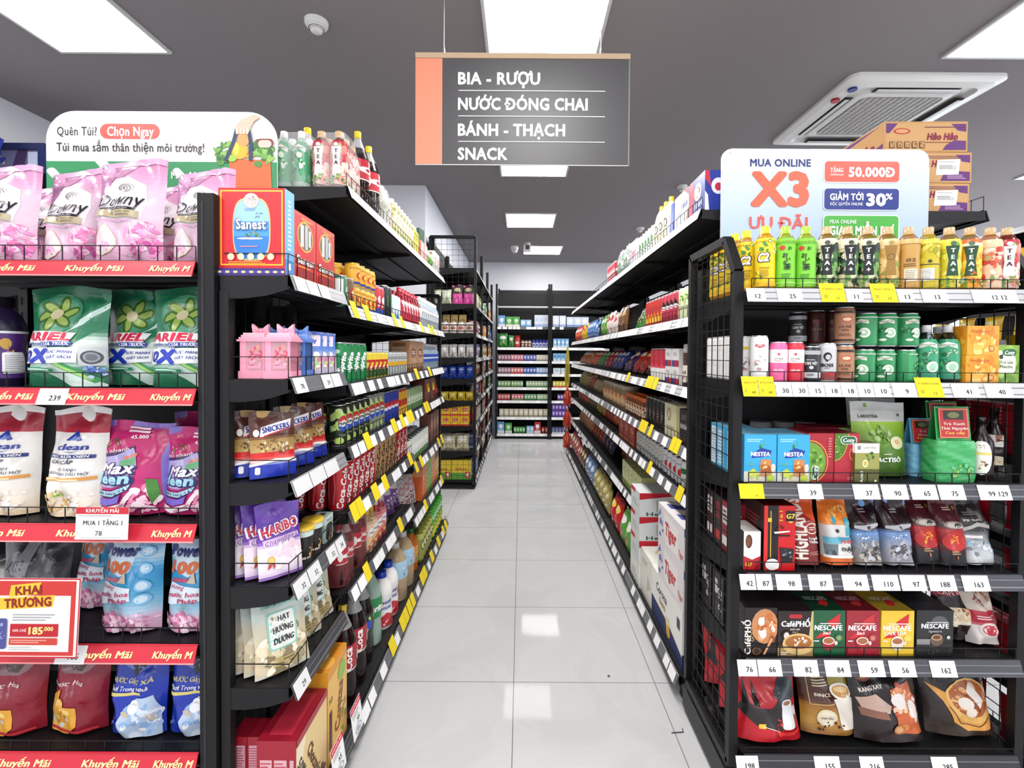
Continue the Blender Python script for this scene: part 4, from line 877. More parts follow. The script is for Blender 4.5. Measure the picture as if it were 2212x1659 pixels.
lds = carton('tea_box', .074, .05, .122, '5a5c2c', [('R', 0, .76, 1, 1, 'f0f0ea'), ('R', .1, .84, .24, .94, '8a8a86'), ('T', 'LADOTEA', .6, .89, .05, '5a5a5a', {'w': .5, 'b': .01}), ('R', 0, .36, 1, .76, '9a9a52'), ('N', .58, .66, .22, .12, 10, ['5a7a2e', '7f9a4a', '3f5a22'], 3), ('E', .42, .50, .12, .1, 'e2dcb0'), ('E', .42, .50, .07, .06, 'c8b060'), ('T', 'Actisô', .27, .17, .07, 'f4f4ea', {'rot': 90, 'b': .04}), ('E', .84, .07, .05, .03, 'd8d8c8')], [('R', 0, .76, 1, 1, 'f0f0ea')])
act = bag('tea_pouch', .178, .235, .075, fade((0, '3a5a1e'), (.2, '4a7222'), (.5, '6f9c2c'), (.70, '8fbc3a'), (.715, '9ac23e'), (.72, 'd4d6d2'), (1, 'dcdedb')), [('T', 'LADOTEA', .28, .80, .038, '3a3a3a', {'w': .34, 'b': .05}), ('E', .85, .82, .035, .02, '6a6a6a'), ('N', .42, .56, .17, .11, 22, ['5a8a2e', '8fb45a', '3f6a22', 'a8c878'], 2), ('E', .70, .45, .13, .085, 'e8ecc0'), ('E', .69, .46, .08, .06, 'f4e2b0'), ('E', .69, .46, .035, .03, 'c89a5a'), ('F', .42, .285, .62, .315, 1, 'd8e0b8'), ('T', 'ACTISÔ', .53, .225, .055, 'ffffff', {'w': .42, 'b': .08})], wr=.6, seed=4)
def brick(name, w, h, d, col, lab, txt, seed):
    mb = MB(); rn = random.Random(seed); hb = h * .56
    def f(u, v):
        a = 2 * math.pi * u; c, s_ = math.cos(a), math.sin(a); k = (abs(c) ** 7 + abs(s_) ** 7) ** (-1 / 7)
        e = 1 - .08 * max(0, abs(v - .5) * 2 - .75) * 4; q = .0012 * (math.sin(19 * u + 23 * v + seed) + math.sin(41 * u - 31 * v))
        return (w / 2 * c * k * e + q, d / 2 * s_ * k * e + q, hb * v)
    mb.grid(f, 36, 12, lambda u, v: mix(col, 'ffffff', .25 * ((math.sin(37 * u + 29 * v) + math.sin(61 * v - 23 * u)) * .25 + .5)), FOIL)
    for v in (0, 1): mb.face([f(i / 36, v) for i in range(36)], col, FOIL)
    S = Flat((-w / 2, -d / 2 - .002, 0), (1, 0, 0), (0, 0, 1), w, hb); draw(mb, S, [('N', .5, .32, .35, .14, 12, [mix(col, 'e8e070', .5), mix(col, 'ffffff', .35)], seed)], FOIL)
    fb = MB(); q = lambda u, v: (w * .43 * (2 * u - 1), -d * .25 + .012 * v + .002 * math.sin(6 * u), hb + (h - hb) * v)
    fb.grid(q, 6, 6, col, FOIL); fb.grid(lambda u, v: Vector(q(1 - u, v)) + Vector((0, .004 + .03 * (1 - v), 0)), 6, 6, mix(col, '000000', .15), FOIL)
    lb = MB(); S = Flat(Vector(q(.08, .06)) + Vector((0, -.0045, 0)), (1, 0, 0), (Vector(q(.08, 1)) - Vector(q(.08, 0))).normalized(), w * .74, (h - hb) * .9); lb.face([S.at(0, 0, 0), S.at(S.w, 0, 0), S.at(S.w, S.h, 0), S.at(0, S.h, 0)], lab, GLOSS)
    draw(lb, S, [('R', .02, .02, .98, .98, 'd8c070'), ('R', .04, .04, .96, .96, lab), ('R', .16, .62, .84, .92, '2a2a1a'), ('E', .5, .77, .2, .1, '7a7a4a')] + [('T', t, .5, .48 - .15 * i, .085, 'f2e8d8' if i < 2 else 'f0d060', {'w': .15 * len(t) ** .75, 'b': .04}) for i, t in enumerate(txt)])
    return Kind(name, 'tea pack', [('tea_brick', mb, None), ('folded_top', fb, None), ('paper_label', lb, None)], d)
bkg = brick('tea_pack', .124, .232, .075, '2a9a4c', 'c22a34', ['Trà Xanh', 'Thái Nguyên', 'Cao cấp'], 3)
bkb = brick('tea_pack', .088, .185, .070, '6ab8de', 'c22a34', ['Trà', 'Olong', 'Túi lọc'], 5)
syr = bottle(name='syrup_bottle', r=.034, h=.205, liquid='1c0c0e', lab=None, labcol='f0ede4', cap='1a1012', shape='glass', m=PLAST); m_ = MB(); w_ = Wrap(.0345, .02, .13, 100)
draw(m_, w_, [('E', .5, .52, .47, .5, 'efede6'), ('F', .3, .78, .7, .9, 2, '9a8a7a'), ('R', .07, .60, .93, .68, 'e6d27a'), ('N', .5, .32, .25, .12, 6, ['a8703a', 'd8c8a8', '6a4a2a'], 3)], PLAST)
syr.parts.append(('oval_label', m_.mesh('oval_label'), None))
syq = bottle(name='syrup_bottle', r=.032, h=.225, liquid='180a0c', lab=(.14, .62), labcol='1a0c10', cap='160c0e', ops=[('R', .28, .62, .72, .98, 'f0ede6'), ('P', [(.5, .98), (.7, .98), (.66, .8), (.52, .76)], 'a86a5a'), ('F', .3, .42, .7, .54, 3, '8a8a90'), ('R', .28, .06, .72, .34, 'f0e6cc'), ('N', .5, .16, .16, .07, 7, ['d8983a', 'e8b85a', 'b8702a'], 3)], shape='glass', m=PLAST)
onE(RE, 2, nst, 1623, 1.52, 'blue iced lemon tea box', 'front row, ' + T3); onE(RE, 2, nst, 1692, 1.519, 'blue iced lemon tea box', 'front row, ' + T3)
put(nst, .735, 1.655, RE.z(2), 0, 'blue iced lemon tea box', 'behind the mesh, ' + T3)
onE(RE, 2, czA, 1755, 1.505, 'dark red tea box lying sideways with turned logo', 'front row, ' + T3); onE(RE, 2, czB, 1810, 1.504, 'dark red tea box with upright logo', 'front row, ' + T3)
onE(RE, 2, czA, 1763, 1.615, 'dark red tea box', 'second row, ' + T3); onE(RE, 2, czB, 1815, 1.615, 'dark red tea box', 'second row, ' + T3)
onE(RE, 2, lds, 1864, 1.469, 'small olive and white artichoke tea box', 'in front of the green pouch, ' + T3)
onE(RE, 2, act, 1905, 1.537, 'large green and silver artichoke tea pouch', 'on the ' + T3, tilt=-5)
onE(RE, 2, act, 1890, 1.70, 'large green and silver artichoke tea pouch', 'hidden second, ' + T3, tilt=-5)
onE(RE, 2, bkb, 1987, 1.562, 'light blue brick tea pack with red label', 'on the ' + T3); onE(RE, 2, bkg, 2052, 1.484, 'green brick tea pack with red label', 'on the ' + T3)
onE(RE, 2, bkg, 2030, 1.65, 'green brick tea pack with red label', 'hidden behind another, ' + T3)
onE(RE, 2, syr, 2121, 1.495, 'dark syrup bottle with oval white label', 'on the ' + T3); onE(RE, 2, syq, 2150, 1.565, 'taller dark syrup bottle with square labels', 'on the ' + T3)
jr = bottle(name='honey_jar', r=.032, h=.12, liquid='1a1a1c', lab=(.1, .7), labcol='2a2a2e', cap='8a8a90', ops=[('F', .3, .3, .7, .7, 3, '7a7a80')], shape='jar', m=PLAST, cat='jar')
for i, px in enumerate((1645, 1693, 1741)): onE(RE, 2, jr, px, 1.76, 'small dark jar', 'in the back row, ' + T3, s=1.2)
# fourth shelf: ground coffee
T4 = 'fourth coffee-rack shelf'
mini = carton('coffee_box', .052, .1, .118, 'f0ede6', [('P', [(0, 0), (1, 0), (1, .36), (.5, .26), (0, .36)], 'c0202c'), ('E', .30, .74, .2, .18, '4a2a1a'), ('E', .26, .74, .15, .14, '7a4a2a'), ('T', 'G7', .3, .14, .1, 'f0d04a', {'b': .06}), ('P', [(.6, 0), (1, 0), (1, .34)], '8a1420')], [('R', 0, 0, 1, 1, '1e1416'), ('F', .2, .3, .8, .8, 6, '7a5a5a')])
g7b = carton('coffee_box', .096, .14, .20, 'c8161e', [('R', 0, 0, .12, 1, 'd8302a'), ('R', .12, .12, .46, 1, '1a1214'), ('R', .20, .2, .23, .92, 'd8a83a'), ('R', .12, .75, .24, .81, 'e8c84a'), ('T', 'G7', .84, .82, .09, 'f0d04a', {'rot': 90, 'b': .08}), ('R', .70, .76, .98, .92, '1a1214'), ('T', 'G7', .84, .84, .07, 'f2d84a', {'b': .08}), ('T', '3 in 1', .53, .84, .05, 'e8c84a', {'rot': 90}), ('N', .42, .66, .22, .05, 5, ['141012', '201a1c'], 3), ('P', [(.30, .60), (.80, .62), (.82, .60), (.34, .57)], 'f0ece8'), ('P', [(.28, .56), (.82, .55), (.84, .53), (.3, .53)], '181214'), ('P', [(.5, .36), (.95, .34), (.90, .14), (.55, .12)], '1c1c20'), ('N', .72, .25, .16, .08, 7, ['5a6068', '2a2e34', '8a9098'], 4), ('E', .26, .10, .22, .09, 'e8e4e0'), ('E', .26, .13, .16, .05, 'f6f4f0'), ('E', .4, .08, .07, .05, 'f2efec')], [('R', 0, 0, 1, 1, '241416'), ('F', .2, .3, .8, .8, 8, '8a2a2a')], topcol='6a1014')
hgl = bag('coffee_bag', .100, .225, .075, fade((0, '6a1c20'), (.3, '8c2824'), (.55, 'a8342a'), (.6, 'd8522a'), (1, 'e8602c')), [('P', [(0, .33), (.5, .45), (1, .30), (1, .0), (0, 0)], '7a2022'), ('P', [(.0, .62), (.5, .74), (1, .58), (1, .42), (0, .40)], '9a2e28'), ('T', 'HIGHLANDS', .25, .52, .22, 'f2e6dc', {'rot': 90, 'w': 1.95, 'b': .06}), ('E', .72, .53, .24, .085, 'e8c8b0'), ('E', .72, .53, .20, .065, '9a2e28'), ('F', .60, .50, .84, .56, 2, 'f2e6dc'), ('T', 'Truyền', .74, .385, .035, 'ffffff', {'w': .38, 'b': .05}), ('T', 'Thống', .74, .335, .035, 'ffffff', {'w': .36, 'b': .05}), ('F', .55, .14, .9, .2, 3, 'c88a7a')], block=True, wr=.5, seed=2)
phi = bag('coffee_bag', .102, .228, .075, fade((0, 'd8602c'), (.1, 'e87a34'), (.12, 'dcdcd8'), (.58, 'e2e2de'), (.6, 'f0903a'), (1, 'ea6c28')), [('N', .5, .72, .42, .12, 20, ['f2a24a', 'e8802c', 'f6b85a'], 3), ('E', .74, .80, .12, .055, 'f4c07a'), ('E', .74, .80, .07, .03, 'e8702c'), ('E', .34, .64, .07, .06, '3aa0b0'), ('P', [(.70, .55), (.98, .55), (.98, .42), (.70, .42)], '4ab0bc'), ('E', .42, .49, .06, .028, '3a2a20'), ('E', .76, .62, .1, .06, '4ab0bc'), ('R', .04, .31, .55, .40, '6ab8d0'), ('P', [(.06, .14), (.36, .14), (.40, .30), (.04, .30)], '6a7a80'), ('E', .2, .16, .12, .06, '3a4248'), ('T', 'PHIN', .74, .335, .05, 'd04a5a', {'w': .42, 'b': .06}), ('T', 'ĐẬM', .74, .225, .05, '23282c', {'w': .42, 'b': .08}), ('R', .04, .10, .98, .14, 'e8e8e4'), ('R', .45, .36, .98, .40, '3a98b8')], block=True, wr=.6, seed=3)
pht = lambda top, sky, gnd, sd: bag('coffee_bag', .108, .215, .07, fade((0, '8a8a90'), (.06, gnd), (.35, mix(gnd, sky, .4)), (.5, sky), (.56, '26181c'), (1, top)), [('N', .5, .22, .44, .14, 26, [mix(gnd, 'ffffff', .4), gnd, '5a5450', mix(gnd, '000000', .5), 'c8ccd4'], sd), ('N', .5, .43, .42, .06, 10, ['ffffff', sky, '8aa8d8'], sd + 1), ('P', [(.1, .56), (.5, .53), (.9, .60), (.9, .64), (.1, .60)], 'b8babf'), ('P', [(.2, .92), (.35, .94), (.6, .56), (.48, .54)], '4a2a30'), ('F', .35, .78, .65, .86, 2, 'a8a0a0')], wr=1.3, seed=sd, block=True)
ph1 = pht('20141a', '6a9ad8', '8a8078', 5); ph2 = pht('2a1218', '7aa0d8', '9a98a0', 8)
def legend(sd): return bag('coffee_bag', .102, .222, .075, fade((0, '18161a'), (.17, '1e1a1e'), (.2, '3a1418'), (.52, 'b0282c'), (.60, '2a2428'), (.66, '4a1a20'), (1, '5a1c22')), [('E', .5, .36, .40, .15, 'c02a28'), ('N', .5, .38, .16, .085, 10, ['f08a2a', 'f6c04a', 'e8602a'], sd), ('E', .5, .60, .34, .055, '8a8078'), ('E', .45, .60, .18, .04, 'c8beb4'), ('E', .62, .595, .1, .035, '2a2624'), ('T', 'LEGEND', .72, .575, .035, 'e8e4dc', {'w': .42, 'b': .06}), ('F', .32, .16, .68, .22, 2, 'c89a6a'), ('F', .36, .80, .64, .86, 2, 'd8c8b8'), ('E', .78, .84, .06, .03, '8a6a3a'), ('P', [(.46, .12), (.5, .15), (.54, .12), (.5, .09)], 'c86a3a')], block=True, wr=.6, seed=sd)
lg1, lg2 = legend(3), legend(9)
gry = bag('coffee_bag', .118, .215, .075, fade((0, '9a9c9e'), (.08, 'c4c8ca'), (.3, 'b0b8c0'), (.45, '8a8c8e'), (.52, '3a3638'), (1, '2a2628')), [('N', .5, .26, .42, .12, 22, ['d8dce0', '8ab0cc', 'b0b4b8', '7a7c80'], 4), ('P', [(.1, .50), (.5, .58), (.9, .54), (.9, .60), (.5, .64), (.1, .56)], 'b8b4b0'), ('T', 'ME TRANG', .45, .67, .03, 'd8d4d0', {'w': .6}), ('E', .5, .80, .12, .05, '6a6664'), ('F', .2, .74, .8, .8, 2, '9a9694'), ('R', .1, .4, .55, .44, 'e8e8e8')], block=True, wr=1.2, seed=6)
onE(RE, 3, mini, 1614, 1.51, 'small white and red coffee box', 'next to the mesh, ' + T4); onE(RE, 3, g7b, 1664, 1.525, 'tall red and black coffee box with cup', 'on the ' + T4)
for px, K, d in [(1740, hgl, 'orange and maroon coffee bag with vertical lettering'), (1812, phi, 'orange and white illustrated coffee bag'), (1874, ph1, 'dark coffee bag with blue mountain picture'), (1943, ph2, 'dark coffee bag with wide landscape picture'), (2058, lg2, 'maroon coffee bag with glowing red emblem, farther one')]: onE(RE, 3, K, px, 1.505, d, 'on the ' + T4, tilt=-9)
onE(RE, 3, lg1, 2001, 1.52, 'maroon coffee bag with glowing red emblem, nearer one', 'on the ' + T4, tilt=-11, rz=-3)
onE(RE, 3, gry, 2112, 1.51, 'dark and grey coffee bag with pale picture', 'on the ' + T4, tilt=-11, rz=3)
bxs = carton('coffee_box', .05, .16, .2, '2a1c20', [('F', .2, .3, .8, .8, 6, '9a8a8a')], [('R', .1, .3, .9, .7, 'b02434'), ('F', .2, .72, .8, .9, 3, '8a8a8a')], topcol='3a2a2e')
for i, y in enumerate((1.60, 1.665, 1.73)): put(carton('coffee_box', .06, .055, .165 + .0 * i, ['8a1a28', '2c2224', '3a1a20'][i], [('F', .2, .3, .8, .8, 5, 'c8b8b8')], [('R', .1, .12, .9, .3, ['e8e4e0', 'c0202c', 'e0dcd8'][i]), ('R', .12, .55, .88, .9, ['d8d4d0', '8a1a28', 'c8c4c0'][i]), ('F', .2, .6, .8, .85, 3, '2a2224')]), .722, y, RE.z(3), 0, ['dark red coffee box with pale side', 'black coffee box with red stripe', 'maroon coffee box with grey patch'][i], 'behind the mesh, ' + T4)
# fifth shelf: instant coffee boxes
T5 = 'fifth coffee-rack shelf'
cup = lambda cx, cy, s, c: [('E', cx, cy, .2 * s, .17 * s, 'b82028' if c == 'r' else 'e8dcc8'), ('E', cx, cy + .05 * s, .2 * s, .09 * s, 'f2ece2'), ('E', cx, cy + .05 * s, .165 * s, .07 * s, 'a86a42'), ('E', cx + .24 * s, cy, .05 * s, .05 * s, 'e2d8cc')]
cgo = carton('coffee_box', .098, .13, .150, '1c1618', [('E', .62, .62, .42, .36, 'c88a5a'), ('R', .42, .0, 1, .26, '1c1618'), ('N', .62, .62, .3, .26, 18, ['e8a878', 'c8703a', 'f2d8c0', 'b85a2e', 'f6ece4'], 3), ('E', .5, .72, .1, .09, 'f2ece8'), ('E', .56, .46, .1, .09, 'efe6df'), ('T', 'CaféPHỐ', .08, .4, .12, 'f2ece4', {'rot': 90, 'b': .06}), ('T', 'GOLD', .22, .46, .07, 'd0a05a', {'rot': 90, 'b': .02}), ('E', .36, .12, .14, .08, '7a4a2a'), ('E', .36, .12, .10, .06, '2a1a16'), ('E', .84, .36, .08, .07, '8a4a2a'), ('P', [(.55, .05), (.62, .05), (.86, .36), (.80, .40)], 'd89a6a')], [('R', .12, .25, .5, .6, 'e8e8e8'), ('T', 'CaféPHỐ', .66, .5, .1, 'd8d4d0', {'rot': 90, 'b': .04}), ('F', .14, .65, .9, .9, 5, '8a8a8c')], topcol='2a2426')
cpn = carton('coffee_box', .108, .13, .140, '2a1c1c', [('R', 0, 0, 1, .22, 'a88a5a'), ('P', [(.85, .2), (1, .2), (1, 1), (.95, 1)], 'c8b87a'), ('RR', .32, .84, .68, .93, .03, 'b82a30'), ('T', 'CaféPHỐ', .5, .72, .12, 'ffffff', {'w': .80, 'b': .07}), ('T', 'NHÀ LÀM', .48, .60, .035, 'e8d8c8', {'w': .26}), ('T', '3 in 1', .48, .54, .03, 'e8d8c8', {'w': .14}), ('E', .24, .46, .14, .12, '140e0e'), ('E', .24, .46, .08, .08, 'd8d0c8'), ('E', .58, .28, .46, .24, 'd8b878'), ('E', .58, .32, .38, .15, 'a86a34'), ('N', .58, .34, .24, .09, 10, ['f2e8dc', 'e8d0b0', 'f6f0ea'], 3), ('F', .04, .04, .3, .12, 2, 'f2e8d8')], [('F', .15, .2, .85, .8, 8, '7a6a6a')], topcol='2e2224')
def nes(col, accent='d02a2e', txt='3in1', cupc='r'):
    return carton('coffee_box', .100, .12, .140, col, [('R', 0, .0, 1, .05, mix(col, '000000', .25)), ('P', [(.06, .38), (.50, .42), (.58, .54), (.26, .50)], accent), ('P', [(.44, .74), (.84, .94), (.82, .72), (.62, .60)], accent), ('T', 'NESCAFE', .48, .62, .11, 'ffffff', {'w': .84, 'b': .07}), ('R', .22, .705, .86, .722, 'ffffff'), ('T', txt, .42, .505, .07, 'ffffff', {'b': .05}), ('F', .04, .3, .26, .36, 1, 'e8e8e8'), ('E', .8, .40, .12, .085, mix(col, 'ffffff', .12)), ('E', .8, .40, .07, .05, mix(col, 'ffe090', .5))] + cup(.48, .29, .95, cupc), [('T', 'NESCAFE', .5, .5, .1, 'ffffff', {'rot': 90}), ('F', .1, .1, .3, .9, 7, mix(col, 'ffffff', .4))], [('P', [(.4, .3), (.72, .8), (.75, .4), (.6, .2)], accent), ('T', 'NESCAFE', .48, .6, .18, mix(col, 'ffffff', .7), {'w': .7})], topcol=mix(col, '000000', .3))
nsg, nsr, nsy = nes('1f5c3a'), nes('a02432', 'c83038'), nes('eac33a', 'd02a2e', 'CAFE SỮA', 'w')
nsb = carton('coffee_box', .112, .12, .142, '232427', [('E', .62, .74, .22, .14, '5a5c60'), ('R', .3, .6, .95, .68, '232427'), ('T', 'NESCAFE', .5, .66, .10, 'ffffff', {'w': .74, 'b': .06}), ('R', .26, .735, .86, .748, 'ffffff'), ('T', 'Signature', .5, .55, .05, 'c8c8cc', {'w': .36, 'it': .2, 'b': .01}), ('R', 0, .26, .36, .38, '8a8a8c'), ('E', .54, .36, .18, .13, '6a5444'), ('E', .54, .42, .15, .07, 'b89a78'), ('E', .54, .42, .11, .045, '6a3a22'), ('E', .86, .42, .05, .04, 'c8c8c8'), ('N', .5, .12, .4, .06, 10, ['3a3230', '4a3c36', '2a2422'], 3)], [('F', .1, .1, .9, .9, 8, '5a5a5e')], topcol='2c2c30')
nbg = bag('coffee_bag', .125, .205, .085, fade((0, '1a1416'), (.3, '241a1c'), (1, '1e181a')), [('P', [(.0, .62), (.62, .66), (.86, .86), (.80, .98), (0, .98)], '9a1c30'), ('T', 'NESCAFE', .44, .80, .075, 'f0ece8', {'w': .84, 'b': .05}), ('T', 'CAFÉ VIỆT', .44, .68, .055, 'f2ece8', {'w': .66, 'b': .02}), ('E', .42, .34, .40, .14, 'efe2cc'), ('E', .42, .38, .36, .10, 'd8c09a'), ('N', .42, .40, .22, .06, 8, ['4a2a1a', 'f2e8d8', '8a5a3a'], 3), ('P', [(0, .12), (.22, .10), (.2, .3), (0, .32)], 'c8283a'), ('P', [(.3, .08), (.7, .08), (.66, .24), (.34, .24)], '2a1a14')], wr=1.2, seed=5)
wht = bag('coffee_bag', .100, .185, .08, fade((0, 'd8d0cc'), (.3, 'dcd4d0'), (.34, 'b02038'), (.52, 'b8243a'), (.56, 'd8ccc0'), (.9, 'c8b8a8'), (1, 'b8a89a')), [('N', .5, .72, .3, .1, 14, ['8a2a2a', 'e8dcd0', 'b88a6a'], 3), ('E', .5, .24, .26, .12, 'e8d8d4'), ('E', .5, .24, .2, .08, 'c02840'), ('F', .2, .4, .8, .47, 2, 'f0d8d8')], wr=1.6, seed=8)
for px, y, K, d in [(1630, 1.509, cgo, 'black iced coffee box with sideways gold name'), (1702, 1.51, cpn, 'brown iced coffee box with wide glass'), (1774, 1.51, nsg, 'dark green instant coffee box'), (1845, 1.51, nsr, 'crimson instant coffee box'), (1918, 1.51, nsy, 'yellow instant coffee box'), (1996, 1.51, nsb, 'black instant coffee box')]: onE(RE, 4, K, px, y, d, 'on the ' + T5)
onE(RE, 4, nbg, 2074, 1.545, 'dark instant coffee bag with crimson corner', 'on the ' + T5, tilt=-10); onE(RE, 4, wht, 2134, 1.515, 'white and red crinkled coffee bag', 'on the ' + T5, tilt=-12)
for px, K, d in [(1774, nsg, 'dark green instant coffee box'), (1850, nsy, 'yellow instant coffee box'), (1720, cpn, 'brown iced coffee box with wide glass')]: onE(RE, 4, K, px - 5, 1.655, d, 'back row, ' + T5, dz=.0, s=1.12)
for i, y in enumerate((1.64, 1.745)): put(carton('coffee_box', .075, .09, .165, '1e1a1c', [('F', .2, .3, .8, .8, 5, '8a8a8a')], [('R', .12, .55, .45, .85, 'd8d8d8'), ('T', 'PHỐ', .7, .5, .16, 'd8d4d0', {'rot': 90, 'b': .04})]), .725, y, RE.z(4), 0, 'black coffee box with lettering', 'behind the mesh, ' + T5, 'the front')
# lowest shelf: big coffee bags
T6 = 'lowest coffee-rack shelf'
g7l = bag('coffee_bag', .205, .235, .09, fade((0, 'b01824'), (.2, 'c01a28'), (.45, 'b01824'), (1, 'b81a2a')), [('P', [(.0, .38), (.1, .5), (.25, .42), (.5, .40), (.62, .52), (.8, .55), (.95, .40), (.9, .2), (.6, .13), (.25, .2), (.1, .3)], '2a2426'), ('P', [(.55, .55), (.75, .80), (.95, .72), (.98, .5), (.7, .48)], '3a4048'), ('T', '3in1', .44, .86, .05, 'd8983a', {'b': .05}), ('P', [(.1, .60), (.13, .74), (.16, .60), (.17, .45), (.08, .45)], '141012'), ('P', [(.24, .56), (.27, .72), (.31, .58), (.31, .42), (.22, .44)], '141012'), ('RR', .66, .16, .88, .48, .03, 'e4e4e6'), ('E', .77, .47, .10, .035, 'f2f0ee'), ('E', .77, .465, .08, .026, '9a6a48'), ('E', .91, .36, .035, .06, 'dcdcde'), ('N', .60, .22, .06, .07, 6, ['c02a2c', '8a1a20', 'd8483a'], 3), ('RR', .28, .17, .38, .23, .01, 'e8b83a'), ('L', [(.34, .20), (.62, .12)], .008, 'f0d8c8'), ('P', [(.55, .12), (.96, .14), (.96, .10), (.6, .06)], 'd83a38')], wr=1.5, seed=3)
gld = bag('coffee_bag', .190, .235, .09, fade((0, '8a5a2a'), (.15, 'c89a4a'), (.35, 'a8742e'), (.42, '4a241a'), (1, '3c1c16')), [('P', [(.52, .98), (.82, .98), (.9, .62), (.62, .52), (.5, .6)], '9a8a3a'), ('L', [(.13, .94), (.13, .36), (.5, .40)], .012, 'd8b06a'), ('T', 'GOLD', .34, .84, .07, 'd8b870', {'w': .28, 'b': .06}), ('F', .2, .58, .48, .74, 5, 'e0c8a0'), ('T', 'SINCE', .34, .49, .035, 'f0e0c8', {'w': .26, 'b': .05}), ('P', [(.50, .44), (.86, .46), (.92, .06), (.60, .08)], 'efe6da'), ('E', .68, .53, .19, .10, 'f4ecde'), ('E', .68, .53, .15, .07, 'c8944e'), ('E', .68, .55, .11, .035, 'e8c890'), ('E', .36, .22, .16, .115, 'e8dcb8'), ('E', .36, .22, .13, .09, 'f2ead0'), ('T', 'DANH TIẾNG', .36, .22, .03, '7a5a2a', {'w': .2, 'b': .03}), ('N', .36, .12, .28, .06, 8, ['3a2014', '6a3a1e'], 3)], wr=1.2, seed=7)
rgx = bag('coffee_bag', .225, .24, .09, fade((0, '2a1c1c'), (.3, '221a1c'), (1, '161214')), [('E', .20, .80, .13, .12, '8a5440', 20), ('E', .19, .80, .10, .095, 'b07a60', 20), ('L', [(.12, .72), (.2, .80), (.27, .88)], .012, '4a241a'), ('T', 'RANG XAY', .26, .62, .045, 'f0e8e0', {'w': .32, 'rot': 12, 'b': .06}), ('P', [(.05, .50), (.30, .56), (.5, .42), (.45, .34), (.1, .38)], 'c8a898'), ('P', [(.06, .40), (.4, .36), (.42, .28), (.08, .30)], '8a5a4a'), ('P', [(.50, .62), (.85, .70), (.93, .10), (.55, .10)], 'c8643a'), ('N', .70, .42, .18, .26, 24, ['e8945a', 'f2c8a0', 'b84a2a', 'f6e8dc', 'd8703a'], 4), ('E', .60, .50, .1, .08, 'f2ebe6'), ('E', .78, .40, .08, .09, 'f4eee8'), ('E', .56, .16, .1, .06, 'b87a4a'), ('E', .56, .16, .07, .04, 'd8a878'), ('P', [(.62, .74), (.72, .98), (.82, .76)], '9a8a88')], wr=1.4, seed=11)
nhl = bag('coffee_bag', .225, .24, .09, fade((0, '3a2a1e'), (.3, '2e2420'), (1, '1e1616')), [('E', .26, .76, .16, .15, '0e0a0a'), ('E', .26, .77, .10, .09, '4a3a32'), ('E', .25, .78, .07, .06, 'c8bcb0'), ('T', 'NHÀ LÀM', .64, .88, .045, 'd8ccc0', {'w': .3, 'b': .03}), ('T', '3 in 1', .64, .80, .04, 'd8ccc0', {'w': .16}), ('P', [(.05, .62), (.2, .42), (.3, .18), (.5, .06), (.85, .08), (.95, .3), (.95, .55), (.5, .40)], 'e0a04a'), ('E', .62, .42, .36, .26, 'e8b868'), ('E', .62, .45, .31, .21, 'a85a2a'), ('N', .62, .45, .24, .15, 12, ['d88a4a', '8a421e', 'e8b07a'], 5), ('P', [(.56, .52), (.66, .64), (.78, .44), (.70, .34)], 'f2ece6'), ('E', .50, .40, .10, .07, 'f0e6da'), ('E', .56, .30, .07, .06, 'efe2d4'), ('L', [(.26, .36), (.4, .16), (.66, .12), (.86, .22)], .012, '5a3014')], wr=1.1, seed=13)
for px, y, K, d, t in [(1672, 1.487, g7l, 'red coffee bag with a white mug', -15), (1806, 1.515, gld, 'brown and gold coffee bag with a milky cup', -15), (1936, 1.487, rgx, 'black coffee bag with iced coffee and beans', -15), (2090, 1.515, nhl, 'black coffee bag with a wide amber cup', -15)]: onE(RE, 5, K, px, y, d, 'on the ' + T6, tilt=t, s=.975)
for i, y in enumerate((1.62, 1.745)): put(g7l, .79, y, RE.z(5), 0, 'red mug coffee bag', 'behind the mesh, ' + T6, 'the front', -12)
# far side rack: red packets and yellow bags beyond the mesh
rp = qbag('b81c2c', 'd8d4d0', 'd8483a', '8a1420', .12, .16, .04, 4, 'red_packet'); rw = qbox('b8222e', 'e8e4e0', 'd8a04a', .09, .07, .16, 'red_packet_box'); yp = qbag('e8b81e', 'f2d84a', 'c8702a', '8a6a1a', .13, .17, .04, 6, 'yellow_snack_bag')
for t, K, n, d in ((0, yp, 2, 'yellow snack bag'), (1, yp, 2, 'yellow snack bag'), (2, rw, 3, 'red and white packet box'), (3, rp, 2, 'glossy red packet'), (4, rp, 2, 'glossy red packet'), (5, rw, 3, 'red and white packet box'), (6, rp, 2, 'glossy red packet')):
    for i in range(n):
        p = RW.at(.07 + i * (.33 / n), .056, RW.z(t)); put(K, *p, 90, d, '%s side shelf beyond the coffee' % ('top', 'second', 'third', 'fourth', 'fifth', 'sixth', 'lowest')[t], 'the near end', -3 if K is not rw else 0)
